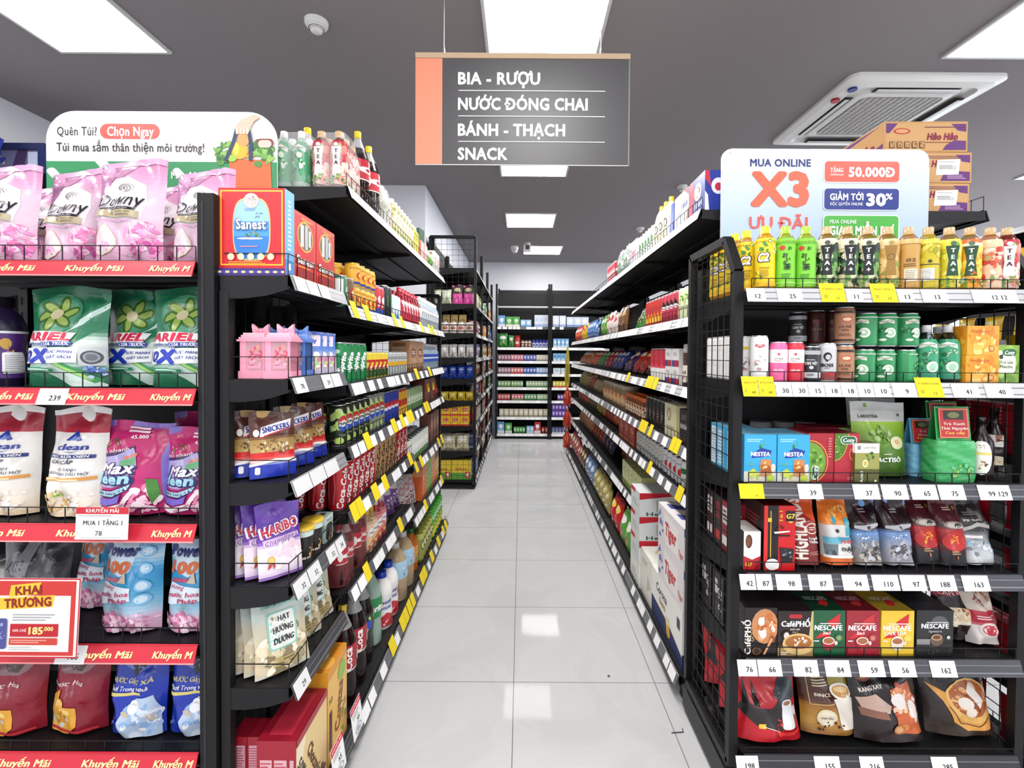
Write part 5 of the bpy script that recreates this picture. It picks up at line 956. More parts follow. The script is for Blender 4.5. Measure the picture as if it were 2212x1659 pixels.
# cardboard cartons on top of the gondola behind the board
hh = carton('noodle_carton', .33, .36, .121, 'c89a66', [('R', .02, .06, .98, .94, 'cfa26e'), ('P', [(.02, .94), (.16, .94), (.06, .62), (.02, .62)], '6a3f7c'), ('P', [(.80, .92), (.98, .92), (.98, .66), (.88, .70)], '6a3f7c'), ('P', [(.70, .06), (.98, .06), (.98, .36), (.84, .38), (.74, .22)], '6a3f7c'), ('E', .21, .68, .10, .1, 'b83a3a'), ('E', .21, .68, .08, .07, 'd8a070'), ('T', 'Hảo Hảo', .70, .50, .20, '8a2f4a', {'w': .36, 'it': .2, 'b': .08}), ('F', .5, .28, .9, .34, 1, '8a5a4a'), ('F', .48, .78, .96, .84, 1, '7a4a5a')] + [('RR', .06 + .09 * i, .12, .125 + .09 * i, .34, .03, '4a3a3a') for i in range(5)] + [('RR', .066 + .09 * i, .14, .119 + .09 * i, .32, .03, 'c89a66') for i in range(5)] + [('N', .092 + .09 * i, .23, .02, .06, 3, ['3a2a2a'], i) for i in range(5)], [('R', .02, .06, .98, .94, 'c69863'), ('P', [(.02, .94), (.02, .7), (.3, .8), (.98, .94)], '6a3f7c'), ('R', .1, .5, .4, .8, '7a4a3a'), ('T', 'Hảo', .7, .35, .24, '8a2f4a', {'w': .3, 'it': .2, 'b': .08}), ('P', [(.5, .06), (.98, .06), (.98, .3)], '6a3f7c')], [('R', 0, .46, 1, .54, 'e0c8a0')], m=MATTE)
hhl = carton('noodle_carton', .33, .36, .121, 'c89a66', [('R', .02, .06, .98, .94, 'cfa26e'), ('P', [(.80, .92), (.98, .92), (.98, .66), (.88, .70)], '6a3f7c'), ('P', [(.62, .06), (.98, .06), (.98, .36), (.84, .38), (.66, .30)], '6a3f7c'), ('T', 'Hảo Hảo', .50, .62, .20, '8a2f4a', {'w': .34, 'it': .2, 'b': .08}), ('F', .4, .78, .96, .9, 2, '7a4a5a'), ('F', .70, .12, .94, .28, 3, 'c8a8c8'), ('P', [(.56, .24), (.84, .28), (.86, .78), (.58, .74)], 'f2f2f0'), ('F', .60, .44, .82, .58, 5, '4a4a4a'), ('F', .60, .66, .82, .70, 1, '9a9a9a')], [('R', .02, .06, .98, .94, 'c69863')], m=MATTE)
zt = RO.z(0)
for i, (K, dx, w) in enumerate(((hhl, .0, 'lowest of three'), (hhl, .008, 'middle of three'), (hh, -.01, 'topmost of three'))): put(K, 1.635 + dx, 2.115, zt + .1225 * i, 1 - i, 'brown and purple noodle carton', w + ' on top of the beer gondola')
# ------------------------------------------------------------------ detergent end rack
rose = ['f2a0c8', 'f6bcd8', 'e878b0', 'fad8e8', 'ee8cc0']
dwn = bag('softener_pouch', .178, .288, .10, fade((0, 'd8a0be'), (.2, 'dcb4cc'), (.45, 'dec8d6'), (.70, 'd8b8cc'), (.86, 'd295b8'), (1, 'c882aa')),
   [('P', [(.16, .40), (.10, .60), (.22, .76), (.5, .82), (.74, .75), (.84, .58), (.80, .40), (.5, .36)], 'e4dee2'),
    ('P', [(.0, .5), (.14, .62), (.30, .85), (.2, 1), (0, 1)], 'a8709a'), ('P', [(.1, .84), (.4, .80), (.6, .95), (.3, .99)], 'b886a8'),
    ('N', .80, .24, .19, .13, 26, rose, 2), ('N', .80, .12, .16, .07, 14, ['e264b0', 'f08cc8', 'c8509c'], 3), ('N', .12, .32, .06, .05, 6, ['b86a9c', 'e8a8c8'], 5), ('N', .78, .04, .2, .035, 10, ['7f9a5a', 'f0f0ea', 'a8b88a'], 6),
    ('P', [(.34, .34), (.48, .20), (.50, .14), (.44, .08), (.30, .05), (.14, .08), (.10, .16), (.14, .24)], 'e4cdb8'), ('P', [(.34, .33), (.46, .20), (.48, .14), (.42, .09), (.30, .065), (.17, .09), (.13, .16), (.17, .24)], 'dcd2d8'),
    ('N', .32, .13, .10, .055, 14, rose, 9), ('O', .50, .695, .075, .038, .009, '2a2a30'), ('O', .49, .69, .045, .024, .008, '2a2a30'), ('O', .52, .70, .10, .045, .006, '4a4a50'), ('E', .49, .69, .015, .008, '2a2a30'),
    ('T', 'Downy', .48, .568, .125, '1c1c26', {'w': .66, 'it': .1, 'b': .012}), ('RR', .22, .462, .72, .488, .012, '1e1a22'), ('F', .26, .468, .68, .482, 1, 'a8a0a8'), ('R', .20, .40, .78, .462, 'b0a282'), ('T', '12', .42, .435, .03, '4a4030', {'b': .03}), ('F', .5, .41, .74, .455, 2, '8a7c60'), ('F', .2, .36, .8, .385, 1, 'd89ac0')],
   back='d8a0c4', cap='f2f2f4', wr=1.5, seed=3, seal='dda6c6', cat='pouch')
ar_ = ['8fae4a', '5f8a34', 'a8c06a', '4a7a30', 'c2cc9a']
pet = []
for i in range(6):
    a = i * 60 + 20; cx, cy = .42 + .14 * math.sin(R(a)), .715 + .085 * math.cos(R(a))
    pet += [('E', cx, cy, .135, .055, '3f6a2a', 90 - a + 22), ('E', cx + .01, cy, .10, .034, '9ab45e', 90 - a + 22)]
def ariel(seed): return bag('detergent_bag', .235, .292, .10, fade((0, '1f6a48'), (.14, '2a7a56'), (.2, 'a8d0c0'), (.3, 'e4ece8'), (.47, 'd8e6e0'), (.56, '3a8a66'), (.75, '17704a'), (1, '125a3a')),
   [('P', [(.45, .25), (1, .62), (1, .9), (.72, .70), (.40, .45)], '2a7f5a'), ('P', [(.52, .50), (.78, .62), (1, .80), (1, .86), (.75, .68), (.50, .56)], 'c8e0d8'), ('P', [(.30, .18), (.55, .26), (1, .02), (1, 0), (.7, 0)], 'cfe4da'), ('P', [(.42, .26), (.55, .27), (.98, .06), (.9, .03)], '3f9a5a'), ('P', [(.46, .25), (.5, .262), (.9, .07), (.86, .055)], 'a8d87a'),
    ('E', .42, .715, .32, .21, '2f7a58'), ('E', .42, .715, .30, .195, '438a68'), ('E', .42, .715, .27, .175, '5a9a7a')] + pet + [('E', .42, .715, .075, .055, 'd0c8a0'),
    ('P', [(.06, .42), (.66, .44), (.72, .53), (.10, .55)], 'e8efec'), ('T', 'ARIEL', .36, .49, .075, 'd0234a', {'w': .62, 'it': .25, 'b': .08}), ('T', 'CHUYÊN GIA', .18, .415, .028, '3a5aa8', {'w': .30, 'it': .15, 'b': .04}), ('RR', .34, .395, .70, .438, .012, '26389a'), ('T', 'CỬA TRƯỚC', .52, .416, .026, 'ffffff', {'w': .32, 'it': .15, 'b': .06}),
    ('P', [(.02, .22), (.76, .24), (.78, .38), (.04, .38)], 'eef2f2'), ('T', '10', .10, .30, .10, '24389a', {'w': .17, 'it': .2, 'b': .07}), ('T', 'X', .32, .30, .125, '2038b0', {'w': .24, 'it': .2, 'b': .12}), ('T', 'SỨC MẠNH', .59, .335, .026, '24409a', {'w': .27, 'it': .2, 'b': .04}), ('T', 'GIẶT SẠCH', .585, .285, .026, '24409a', {'w': .26, 'it': .2, 'b': .04}), ('RR', .15, .155, .53, .185, .012, '2f8a62'), ('F', .18, .16, .5, .18, 1, 'e0f0e8'),
    ('R', .78, .21, .985, .39, 'c4c8ca'), ('E', .885, .29, .085, .065, '4a4e54'), ('E', .885, .29, .062, .048, '9aa0a6'), ('E', .885, .29, .045, .034, '6a7078'), ('N', .90, .15, .09, .06, 14, ['5a7ac8', '8fa8e0', '3a5ab0', 'b8c8ee'], 4), ('T', '2', .86, .43, .03, 'f4f4f0', {'b': .08})], back='1a6a48', wr=1.2, seed=seed, seal='1d5f42', cat='detergent bag')
ara, arb = ariel(2), ariel(6)
cln = bag('dish_soap_pouch', .178, .300, .10, fade((0, 'e2c8a8'), (.1, 'ece0cc'), (.3, 'efece6'), (.72, 'e4e2de'), (.765, 'dcd8d4'), (.775, 'a82c3c'), (.95, '9a2436'), (.97, 'e8e2de'), (1, 'eeeae6')),
   [('P', [(.42, .70), (.55, .79), (.66, .70), (.60, .69), (.55, .74), (.48, .695)], '24389a'), ('P', [(.5, .70), (.55, .75), (.58, .70)], '6a8ad0'), ('T', 'clean', .54, .64, .055, '24389a', {'w': .42, 'it': .1, 'b': .07}), ('P', [(.42, .60), (.54, .585), (.66, .605), (.54, .592)], '24389a'), ('RR', .10, .535, .88, .570, .01, '25347c'), ('T', 'NƯỚC RỬA CHÉN', .48, .552, .022, 'e8e8f0', {'w': .62, 'b': .06}), ('T', 'CAO CẤP', .40, .50, .034, '2a2f50', {'w': .42, 'b': .05}), ('T', 'MÙI TANH', .55, .435, .024, '4a5070', {'w': .34, 'b': .03}), ('T', 'SẠCH NHANH DẦU MỠ', .52, .40, .024, '4a5070', {'w': .66, 'b': .03}), ('P', [(.10, .325), (.92, .345), (.92, .375), (.10, .355)], 'd89a4a'), ('F', .16, .335, .8, .362, 1, 'f2e0c0'),
    ('N', .30, .14, .26, .09, 22, ['e8c48a', 'f0d8a8', 'd8a860', 'f2e6cc', 'e2b878'], 3), ('N', .42, .22, .10, .04, 8, ['8fbf4a', '6fa83a', 'b0d070'], 5), ('N', .74, .15, .2, .08, 12, ['f4f2f0', 'efe2e0', 'f8f6f4'], 6)], back='e0dcd8', wr=1.6, seed=5, seal='ece8e4', cat='pouch')
mxk = bag('floor_cleaner_bag', .208, .262, .10, fade((0, 'c0286c'), (.25, 'd23a86'), (.6, 'c82a72'), (.9, 'b82468'), (1, '9a7ad0')),
   [('P', [(0, .92), (.5, .99), (1, .92), (1, 1), (0, 1)], '8a74c8'), ('P', [(.93, .1), (1, .1), (1, .92), (.95, .90), (.88, .62)], '8a7ad0'), ('N', .18, .76, .16, .05, 10, ['6f8a3a', 'd88aa0', 'e8b0c0', '4f6a2a'], 3), ('P', [(0, .64), (.26, .67), (.52, .74), (.52, .70), (.3, .62), (0, .58)], '3a2a5c'), ('T', 'khô nhanh', .24, .69, .04, 'f2dce8', {'w': .40, 'rot': 6, 'b': .03}), ('P', [(0, .61), (.3, .64), (.5, .72), (.62, .52), (.56, .36), (.3, .30), (0, .32)], 'b8aee0'), ('P', [(.38, .58), (.56, .62), (.58, .54), (.38, .52)], '7ac08a'), ('P', [(.40, .62), (.57, .66), (.57, .63), (.40, .59)], 'e88a6a'),
    ('T', 'Max', .36, .50, .105, '2a2560', {'w': .50, 'it': .25, 'b': .16}), ('T', 'Max', .36, .505, .10, 'f2f2f6', {'w': .45, 'it': .25, 'b': .05}), ('T', 'kleen', .26, .40, .105, '24306c', {'w': .62, 'it': .2, 'b': .17}), ('T', 'kleen', .26, .405, .10, 'a8dcf4', {'w': .56, 'it': .2, 'b': .06}), ('P', [(0, .28), (.3, .27), (.58, .36), (.55, .28), (.3, .19), (0, .22)], '24306c'), ('P', [(0, .275), (.3, .265), (.56, .34), (.53, .28), (.3, .205), (0, .23)], 'b8e0f0'), ('T', 'Nước Lau Sàn', .24, .245, .03, '24306c', {'w': .38, 'rot': -3, 'b': .03}), ('P', [(.02, .2), (.3, .18), (.46, .24), (.40, .14), (.22, .10), (.06, .13)], '7a6ad0'), ('P', [(0, .13), (.2, .08), (.44, .13), (.6, .30), (.64, .28), (.48, .07), (.2, .02), (0, .06)], 'f0e4ec'), ('T', 'ngọt ngào', .38, .095, .03, 'c0387a', {'w': .28, 'rot': 24, 'b': .02}),
    ('N', .70, .18, .18, .14, 18, ['f0b0cc', 'f8d4e2', 'e888b0', 'fae6ee'], 5), ('P', [(.74, .40), (.86, .38), (.90, .22), (.80, .12)], '4a8a3a'), ('F', .40, .86, .74, .95, 2, 'f0d8e4'), ('T', '45.000', .58, .83, .035, 'f4e6ee', {'w': .24, 'rot': 4, 'b': .04})], back='c02a70', wr=1.3, seed=4, seal='8a74c8', cat='cleaner bag')
pwr = bag('detergent_bag', .190, .290, .10, fade((0, 'd8a8c4'), (.14, 'e0b8d0'), (.22, 'a8c8dc'), (.45, '3a9ac8'), (.62, '2f8cc4'), (.75, 'b8d4e6'), (1, '2a6ab4')),
   [('P', [(.10, .98), (.62, .98), (.55, .60), (.40, .55), (.10, .62)], 'c4d8e8'), ('T', 'Lix', .3, .93, .05, '24306c', {'w': .3, 'it': .2, 'b': .06}), ('T', 'Power', .33, .80, .095, '1e2a6c', {'w': .60, 'it': .2, 'b': .10}), ('T', '100', .30, .64, .11, 'c8683a', {'w': .46, 'it': .2, 'b': .09}), ('P', [(.10, .49), (.42, .51), (.42, .545), (.10, .525)], 'b84a6a'), ('P', [(.06, .28), (.66, .33), (.66, .46), (.10, .49)], 'd8e4ee'), ('T', 'Hương', .26, .455, .035, 'c0406c', {'w': .28, 'it': .25, 'rot': 4, 'b': .03}), ('T', 'nước hoa', .38, .395, .045, 'c0406c', {'w': .54, 'it': .25, 'rot': 5, 'b': .05}), ('T', 'Pháp', .45, .335, .045, 'c0406c', {'w': .32, 'it': .25, 'rot': 5, 'b': .05}), ('P', [(.42, .50), (.50, .60), (.58, .50)], 'c8b8a0'),
    ('N', .30, .11, .28, .10, 26, ['f0c0d8', 'e090b8', 'f6dce8', 'c8709c'], 7), ('N', .76, .10, .22, .09, 16, ['e8b0cc', 'f2d0e0', 'c880a4'], 8), ('N', .36, .25, .05, .04, 4, ['5a9a5a', '8fc08a'], 9)] + [x for cy in (.80, .63, .47, .34) for x in (('E', .80, cy, .10, .055, '7ab8e0'), ('E', .79, cy, .07, .038, 'c8dcea'))], back='2a6fb8', wr=1.2, seed=6, cat='detergent bag')
blk = bag('charcoal_bag', .21, .27, .10, fade((0, '3a3a3e'), (.5, '4a4a4e'), (1, '2e2e32')), [('N', .5, .55, .42, .3, 16, ['5a5a60', '2a2a2e', '7a7a80', '46464c'], 3), ('R', .42, .3, .56, .95, '8a8a90')], wr=2, seed=8, cat='bag')
swr = bag('detergent_bag', .178, .262, .10, fade((0, '8a1a2c'), (.5, '8c1c30'), (1, '6a2030')), [('E', .5, .80, .34, .16, '8a6a70'), ('P', [(.30, .80), (.52, .90), (.74, .80), (.62, .68), (.42, .68)], '4a3a2e'), ('T', 'SWAT', .52, .80, .045, 'd8c070', {'w': .34, 'it': .15, 'b': .08}), ('T', 'Nước Hoa', .42, .55, .045, 'e8d4d8', {'w': .56, 'it': .2, 'b': .03}), ('P', [(.02, .05), (.06, .38), (.34, .50), (.40, .36), (.62, .30), (.66, .1), (.5, .0), (.1, .0)], 'e8a83a'), ('N', .28, .22, .24, .18, 22, ['f2c860', 'e8b048', 'd89030', 'f6da8a', 'e0dcd4'], 3), ('R', .1, .02, .9, .05, 'c83a44')], back='7a1828', wr=1.5, seed=7, cat='detergent bag')
swb = bag('detergent_bag', .178, .268, .10, fade((0, '1e3aa8'), (.5, '1c38b0'), (1, '22408f')), [('E', .5, .82, .30, .13, '6a7ac0'), ('P', [(.30, .84), (.5, .96), (.72, .84), (.66, .74), (.5, .64), (.38, .74)], '2a2a30'), ('T', 'SWAT', .52, .82, .05, 'd8c070', {'w': .32, 'it': .15, 'b': .08}), ('T', 'NƯỚC GIẶT XẢ', .46, .605, .04, 'c8c08a', {'w': .74, 'rot': 3, 'b': .06}), ('T', 'Phơi Trong Nhà', .44, .535, .04, 'd8d8e8', {'w': .70, 'rot': 3, 'it': .15, 'b': .06}), ('P', [(.08, .455), (.70, .48), (.70, .51), (.08, .485)], 'd8cc7a'), ('P', [(.40, .0), (.34, .2), (.44, .34), (.62, .44), (.86, .46), (.96, .3), (.96, 0)], 'b8cce4'), ('N', .68, .2, .26, .2, 30, ['d8e4f2', '8fb4e0', 'f0f4f8', 'a8c4e8', 'c8b8a8'], 4), ('N', .14, .18, .08, .12, 6, ['6a88d8', '3a5ac8'], 5)], back='1c36a0', wr=1.6, seed=9, cat='detergent bag')
pur = bottle(name='softener_bottle', r=.055, h=.255, liquid='241a38', lab=(.1, .62), labcol='4a2470', cap='16141c', ops=[('N', .45, .5, .3, .3, 14, ['6a3a9a', '3a1c5c', 'a86ab8', 'c8a04a'], 3), ('R', 0, .95, 1, 1, 'e0e0e4'), ('RR', .55, .1, .85, .55, .04, 'e8e8ea'), ('F', .58, .14, .82, .5, 8, '9a9a9e')], shape='milk', m=PLAST, capr=.03)
onL = lambda t, K, px, y, d, w, **k: onE(LE, t, K, px, y, d, w, ref='the wall side', **k)
D1, D2, D3, D4, D5 = ('%s detergent shelf' % q for q in ('top', 'second', 'third', 'fourth', 'lowest'))
for px, y, rz, s in ((10, 1.335, 4, .98), (166, 1.380, -2, 1.0), (281, 1.326, 1, 1.03), (438, 1.336, -3, .95)): onL(0, dwn, px, y, 'pink fabric softener pouch', 'front row, ' + D1, rz=rz, tilt=-5, s=s)
for px, y, rz in ((92, 1.49, 4), (362, 1.47, -2), (490, 1.52, 2), (-60, 1.49, 0)): onL(0, dwn, px, y, 'pink fabric softener pouch', 'second row, ' + D1, rz=rz, tilt=-5, s=.95)
for px, y, K, rz in ((148, 1.330, ara, 0), (310, 1.400, arb, 0), (415, 1.332, ara, 0)): onL(1, K, px, y, 'large green detergent bag', 'front row, ' + D2, rz=rz, tilt=-3, s=.94)
for px, y, K in ((225, 1.51, arb), (425, 1.515, arb)): onL(1, K, px, y, 'large green detergent bag', 'second row, ' + D2, tilt=-4, s=.965)
onL(1, pur, 2, 1.335, 'dark purple softener bottle with white sticker', 'on the ' + D2)
for px, y, rz in ((12, 1.335, 3), (165, 1.330, -5)): onL(2, cln, px, y, 'white pouch with red top', 'on the ' + D3, rz=rz, tilt=-4, s=.98)
for px, y, rz in ((292, 1.345, 5), (429, 1.35, 2)): onL(2, mxk, px, y, 'pink and lilac cleaner bag', 'on the ' + D3, rz=rz, tilt=-4, s=.97 if px < 300 else .9)
onL(2, mxk, 440, 1.48, 'pink and lilac cleaner bag', 'second row, ' + D3, tilt=-4)
onL(3, blk, 72, 1.42, 'dark grey shiny bag', 'behind the grand opening card, ' + D4, tilt=-4)
for px, y, rz in ((282, 1.335, -3), (428, 1.337, 2)): onL(3, pwr, px, y, 'light blue flowery bag', 'front row, ' + D4, rz=rz, tilt=-4, s=.92)
onL(3, pwr, 225, 1.46, 'light blue flowery bag', 'second row, ' + D4, tilt=-4, s=.92); onL(3, pwr, 455, 1.47, 'light blue flowery bag', 'second row, ' + D4, tilt=-4, s=.92)
for px, y, rz in ((28, 1.335, 2), (168, 1.345, -3)): onL(4, swr, px, y, 'dark red bag with yellow cloth', 'on the ' + D5, rz=rz, tilt=-4, s=.91)
for px, y, rz in ((296, 1.330, -4), (426, 1.338, 1)): onL(4, swb, px, y, 'shiny blue bag with towel', 'on the ' + D5, rz=rz, tilt=-4, s=.91)
# ------------------------------------------------------------------ side rack: gift boxes and sweets
def putW(t, K, s, d, desc, w, rz=90, tilt=0, dz=0, ref='the front', sc_=1): p = LW.at(s, d, LW.z(t) + dz); return put(K, *p, rz, desc, w, ref, tilt, sc_)
S1, S2, S3, S4, S5, S6 = ('%s sweets shelf' % q for q in ('top', 'second', 'third', 'fourth', 'fifth', 'lowest'))
isl = lambda cx, cy: [('N', cx, cy, .13, .045, 14, ['4a6a2a', '6f8a3a', '2f4a1e', '8a9a5a'], 3), ('E', cx, cy - .035, .2, .012, 'e8efe8')]
ov = [(.5 + .27 * math.copysign(abs(math.cos(t)) ** .55, math.cos(t)), .53 + .34 * math.copysign(abs(math.sin(t)) ** .75, math.sin(t))) for t in [i * .19635 for i in range(32)]]
ovs = lambda k: [(.5 + (x - .5) * k, .53 + (y - .53) * k) for x, y in ov]
san = carton('gift_box', .176, .052, .232, 'd21e28', [('R', .03, .12, .97, .975, 'f2c23a'), ('R', .05, .135, .95, .96, 'd8222c'), ('P', ovs(1.06), 'e8c88a'), ('P', ovs(1.02), 'b8a070'), ('P', ovs(1), '9ccaf0')] +
   [('P', [q if q[1] < .62 else (q[0], .62) for q in ovs(.985)], '4a9ae0'), ('P', [q if q[1] < .45 else (q[0], .45) for q in ovs(.985)], '2f7ad0')] + isl(.48, .46) + [('E', .5, .855, .115, .085, 'd8d4d0'), ('E', .5, .855, .10, .074, 'c8c0bc'), ('N', .5, .855, .06, .05, 8, ['e8e6e4', 'a8a09c'], 3), ('F', .4, .74, .6, .77, 2, '8a9ab8'), ('L', [(.56, .66), (.60, .68), (.63, .66)], .008, '33415a'), ('L', [(.62, .70), (.655, .715), (.68, .70)], .008, '33415a'), ('L', [(.57, .70), (.60, .72)], .008, '33415a'), ('T', 'Sanest', .5, .585, .115, '6a7a9a', {'w': .46, 'b': .09}), ('T', 'Sanest', .5, .587, .11, 'f6f6f4', {'w': .44, 'b': .03}), ('F', .34, .32, .66, .345, 1, 'd88a8a'), ('F', .16, .13, .86, .165, 2, 'e8a83a'), ('R', 0, 0, 1, .085, '3a2a7a'), ('R', 0, .03, 1, .055, 'e8d8a0')] + [('C', .2 + .15 * i, .215, .052, 'f2e2b0') for i in range(5)] + [('R', .06 + .12 * i, .03, .12 + .12 * i, .055, '4a3a9a') for i in range(8)],
   [('R', 0, 0, 1, 1, '6fb4ea'), ('R', .0, 0, 1, .2, '4a94d8'), ('F', .3, .3, .7, .9, 12, 'd8eaf8'), ('R', .35, .08, .6, .16, 'e2e6e8')], topcol='b81a24', m=GLOSS)
snw = carton('gift_box', .142, .05, .198, 'd0202a', [('R', .03, .03, .97, .97, 'e88a2a'), ('R', .045, .04, .955, .96, 'd2222c'), ('E', .5, .68, .36, .225, 'e8b83a'), ('E', .5, .68, .325, .20, '6a5a4a'), ('R', .28, .52, .42, .84, 'd8d8d4'), ('R', .47, .50, .61, .86, 'b8bcc0'), ('R', .64, .56, .74, .80, 'e0e0dc'), ('F', .3, .9, .85, .94, 2, 'f0c86a'), ('T', 'Sanest', .5, .32, .115, '7a2a2e', {'w': .82, 'b': .11}), ('T', 'Sanest', .5, .323, .11, 'f2efe8', {'w': .78, 'b': .045}), ('R', .1, .07, .9, .19, 'a81a24'), ('R', .08, .055, .92, .065, 'e88a2a'), ('F', .14, .2, .9, .24, 1, 'e8a83a')], [('R', 0, 0, 1, 1, 'c01c28'), ('R', .1, .8, .9, .97, '4a94d8')], topcol='5aa4e0')
putW(0, san, .037, .104, 'large red gift box with island picture', 'on the ' + S1, rz=0)
putW(0, snw, .147, .048, 'red gift box with round window', 'on the ' + S1); putW(0, snw, .294, .048, 'red gift box with round window', 'on the ' + S1)
# candy jars shaped like little houses with a bow
def jar(c1, c2, win):
    b = MB(); w, d, h = .066, .060, .118
    b.box(-w * .56, w * .56, -d * .56, d * .56, 0, .02, c1, PLAST); b.box(-w * .5, w * .5, -d * .5, d * .5, .02, h * .85, c2, CLEAR)
    b.box(-w * .5, -w * .26, -d * .53, d * .5, .02, h * .85, c1, PLAST); b.box(-w * .5, w * .5, d * .3, d * .52, .02, h * .85, c1, PLAST); b.box(w * .4, w * .5, -d * .53, d * .5, .02, h * .85, c1, PLAST)
    b.box(-w * .44, w * .44, -d * .44, d * .44, .021, h * .62, win, MATTE)
    draw(b, Flat((-w * .24, -d * .5 - .0004, .025), (1, 0, 0), (0, 0, 1), w * .64, h * .6), [('N', .5, .5, .45, .45, 18, [mix(win, 'ffffff', .5), win, mix(win, 'c03a5a', .4), mix(win, 'e8c0a0', .6)], 3), ('R', .1, .02, .9, .14, c1)], MATTE)
    l = MB()
    for i in range(4):
        k = .60 - .06 * i; l.box(-w * k, w * k, -d * k, d * k, h * .85 + i * .006, h * .85 + (i + 1) * .006 - .0004, mix(c1, 'ffffff', .12 * i), PLAST)
    o = MB()
    for s_ in (-1, 1):
        k0 = len(o.v); o.grid(lambda u, v: (.012 + s_ * (.004 + .018 * u), -.012 + .003 * math.sin(6 * v), h * .85 + .026 + (v - .5) * .030 * (.3 + u) + .004), 5, 5, mix(c1, 'ffffff', .25), PLAST); o.grid(lambda u, v: (.012 + s_ * (.004 + .018 * u), -.004, h * .85 + .026 + (v - .5) * .030 * (.3 + u) + .004), 5, 5, c1, PLAST)
    o.lathe([(.001, h * .85 + .020), (.007, h * .85 + .024), (.007, h * .85 + .034), (.001, h * .85 + .038)], c1, PLAST, 10, .012, -.009)
    return Kind('candy_jar', 'candy jar', [('jar_body', b, None), ('jar_lid', l, None), ('bow', o, 1)], d)
jp, jb = jar('f4a0b8', 'f2c0cc', 'd85a78'), jar('5a86d8', 'a8bce8', '4a5ca8')
putW(1, jp, .064, .117, 'pink candy jar with bow', 'on the ' + S2, rz=3, sc_=1.0); putW(1, jp, .057, .045, 'pink candy jar with bow', 'on the ' + S2, rz=3, sc_=1.0)
putW(1, jb, .144, .046, 'blue candy jar with bow', 'on the ' + S2, rz=5); putW(1, jb, .148, .117, 'blue candy jar with bow', 'on the ' + S2, rz=5)
cnd = bag('candy_bag', .105, .135, .032, fade((0, 'c8c4d8'), (.35, 'd8b8cc'), (.6, '5a84d0'), (1, '3a62c0')), [('N', .5, .30, .42, .22, 30, ['f0c8d8', '7aa0e0', 'f6f0e0', 'd88ab0', 'a8d8a0', 'f2e08a'], 4), ('P', [(.08, .62), (.9, .66), (.92, .92), (.1, .9)], 'f0e0ea'), ('T', 'Candy', .5, .78, .1, '3a52b8', {'w': .6, 'rot': 3, 'b': .06}), ('E', .2, .5, .12, .08, 'd04a8a'), ('E', .75, .45, .1, .07, 'f2f2f6')], wr=1.2, seed=5, hang=True)
for i, s_ in enumerate((.232, .284, .336)): putW(1, cnd, s_, .056, 'blue and pink sweets bag', 'on the ' + S2, rz=38, tilt=-8)
snk = bag('chocolate_bag', .118, .180, .040, fade((0, '1c30a0'), (.18, '2238b0'), (.24, 'f0ece6'), (.30, 'd8302a'), (.38, 'c8282a'), (.40, 'b8985a'), (.56, 'a8864a'), (.62, '5a2c22'), (1, '4a241e')), [('N', .38, .48, .34, .08, 22, ['d8b870', '8a6a34', 'e8d090', '6a4a2a', '4a2c1a'], 3), ('N', .74, .42, .16, .08, 10, ['6a3a22', '8a4a2a', 'e8d8c8', 'c8a878'], 5), ('P', [(.20, .60), (.88, .72), (.92, .88), (.24, .76)], 'f4f0ee'), ('P', [(.20, .60), (.88, .72), (.885, .74), (.205, .62)], 'd02a34'), ('T', 'SNICKERS', .56, .742, .085, '26349a', {'w': .60, 'rot': 9, 'b': .08}), ('E', .14, .68, .06, .055, 'f0ece8'), ('RR', .10, .06, .20, .17, .02, 'e8e8f0'), ('P', [(0, .22), (.5, .28), (1, .24), (1, .20), (.5, .24), (0, .18)], 'f4f0ec')], wr=1.1, seed=4, hang=True, cat='chocolate bag')
for i, (s_, d, rz, tl) in enumerate(((.074, .126, 40, -7), (.062, .074, 40, -7), (.190, .070, 52, -8), (.300, .070, 60, -8))): putW(2, snk, s_, d, 'brown and blue chocolate sharing bag', 'on the ' + S3, rz=rz, tilt=tl)
hrb = bag('marshmallow_bag', .118, .200, .030, fade((0, '6a3a9a'), (.06, 'd8c8dc'), (.2, 'f0e2ea'), (.42, 'efdce8'), (.5, '6a3aa8'), (.75, '5a2c9c'), (1, '6a42b0')), [('N', .56, .30, .40, .16, 26, ['f6ecf2', 'f2d4e2', 'faf4f6', 'eed0de', 'f4e6ee'], 3), ('P', [(.10, .52), (.92, .56), (.94, .50), (.12, .44)], 'd0b0d8'), ('T', 'HARIBO', .50, .66, .125, 'f4eef2', {'w': .88, 'rot': 10, 'b': .16}), ('T', 'HARIBO', .50, .66, .12, 'c02a48', {'w': .82, 'rot': 10, 'b': .07}), ('T', 'Chamallows', .52, .50, .065, 'f4eef4', {'w': .80, 'rot': 9, 'it': .15, 'b': .08}), ('T', 'Chamallows', .52, .50, .06, '8a4ab0', {'w': .76, 'rot': 9, 'it': .15, 'b': .02}), ('C', .26, .25, .085, 'd8a84a'), ('C', .26, .25, .065, 'f0cc7a'), ('P', [(.20, .2), (.18, .13), (.24, .16), (.28, .2)], 'c03a34'), ('P', [(.28, .2), (.30, .13), (.35, .16), (.32, .2)], 'c03a34')], wr=1.2, seed=6, hang=True, cat='marshmallow bag')
for i, (s_, d, rz, tl) in enumerate(((.074, .136, 46, -10), (.068, .094, 46, -10), (.060, .052, 46, -10))): putW(3, hrb, s_, d, 'purple and pink marshmallow bag', 'on the ' + S4, rz=rz, tilt=tl)
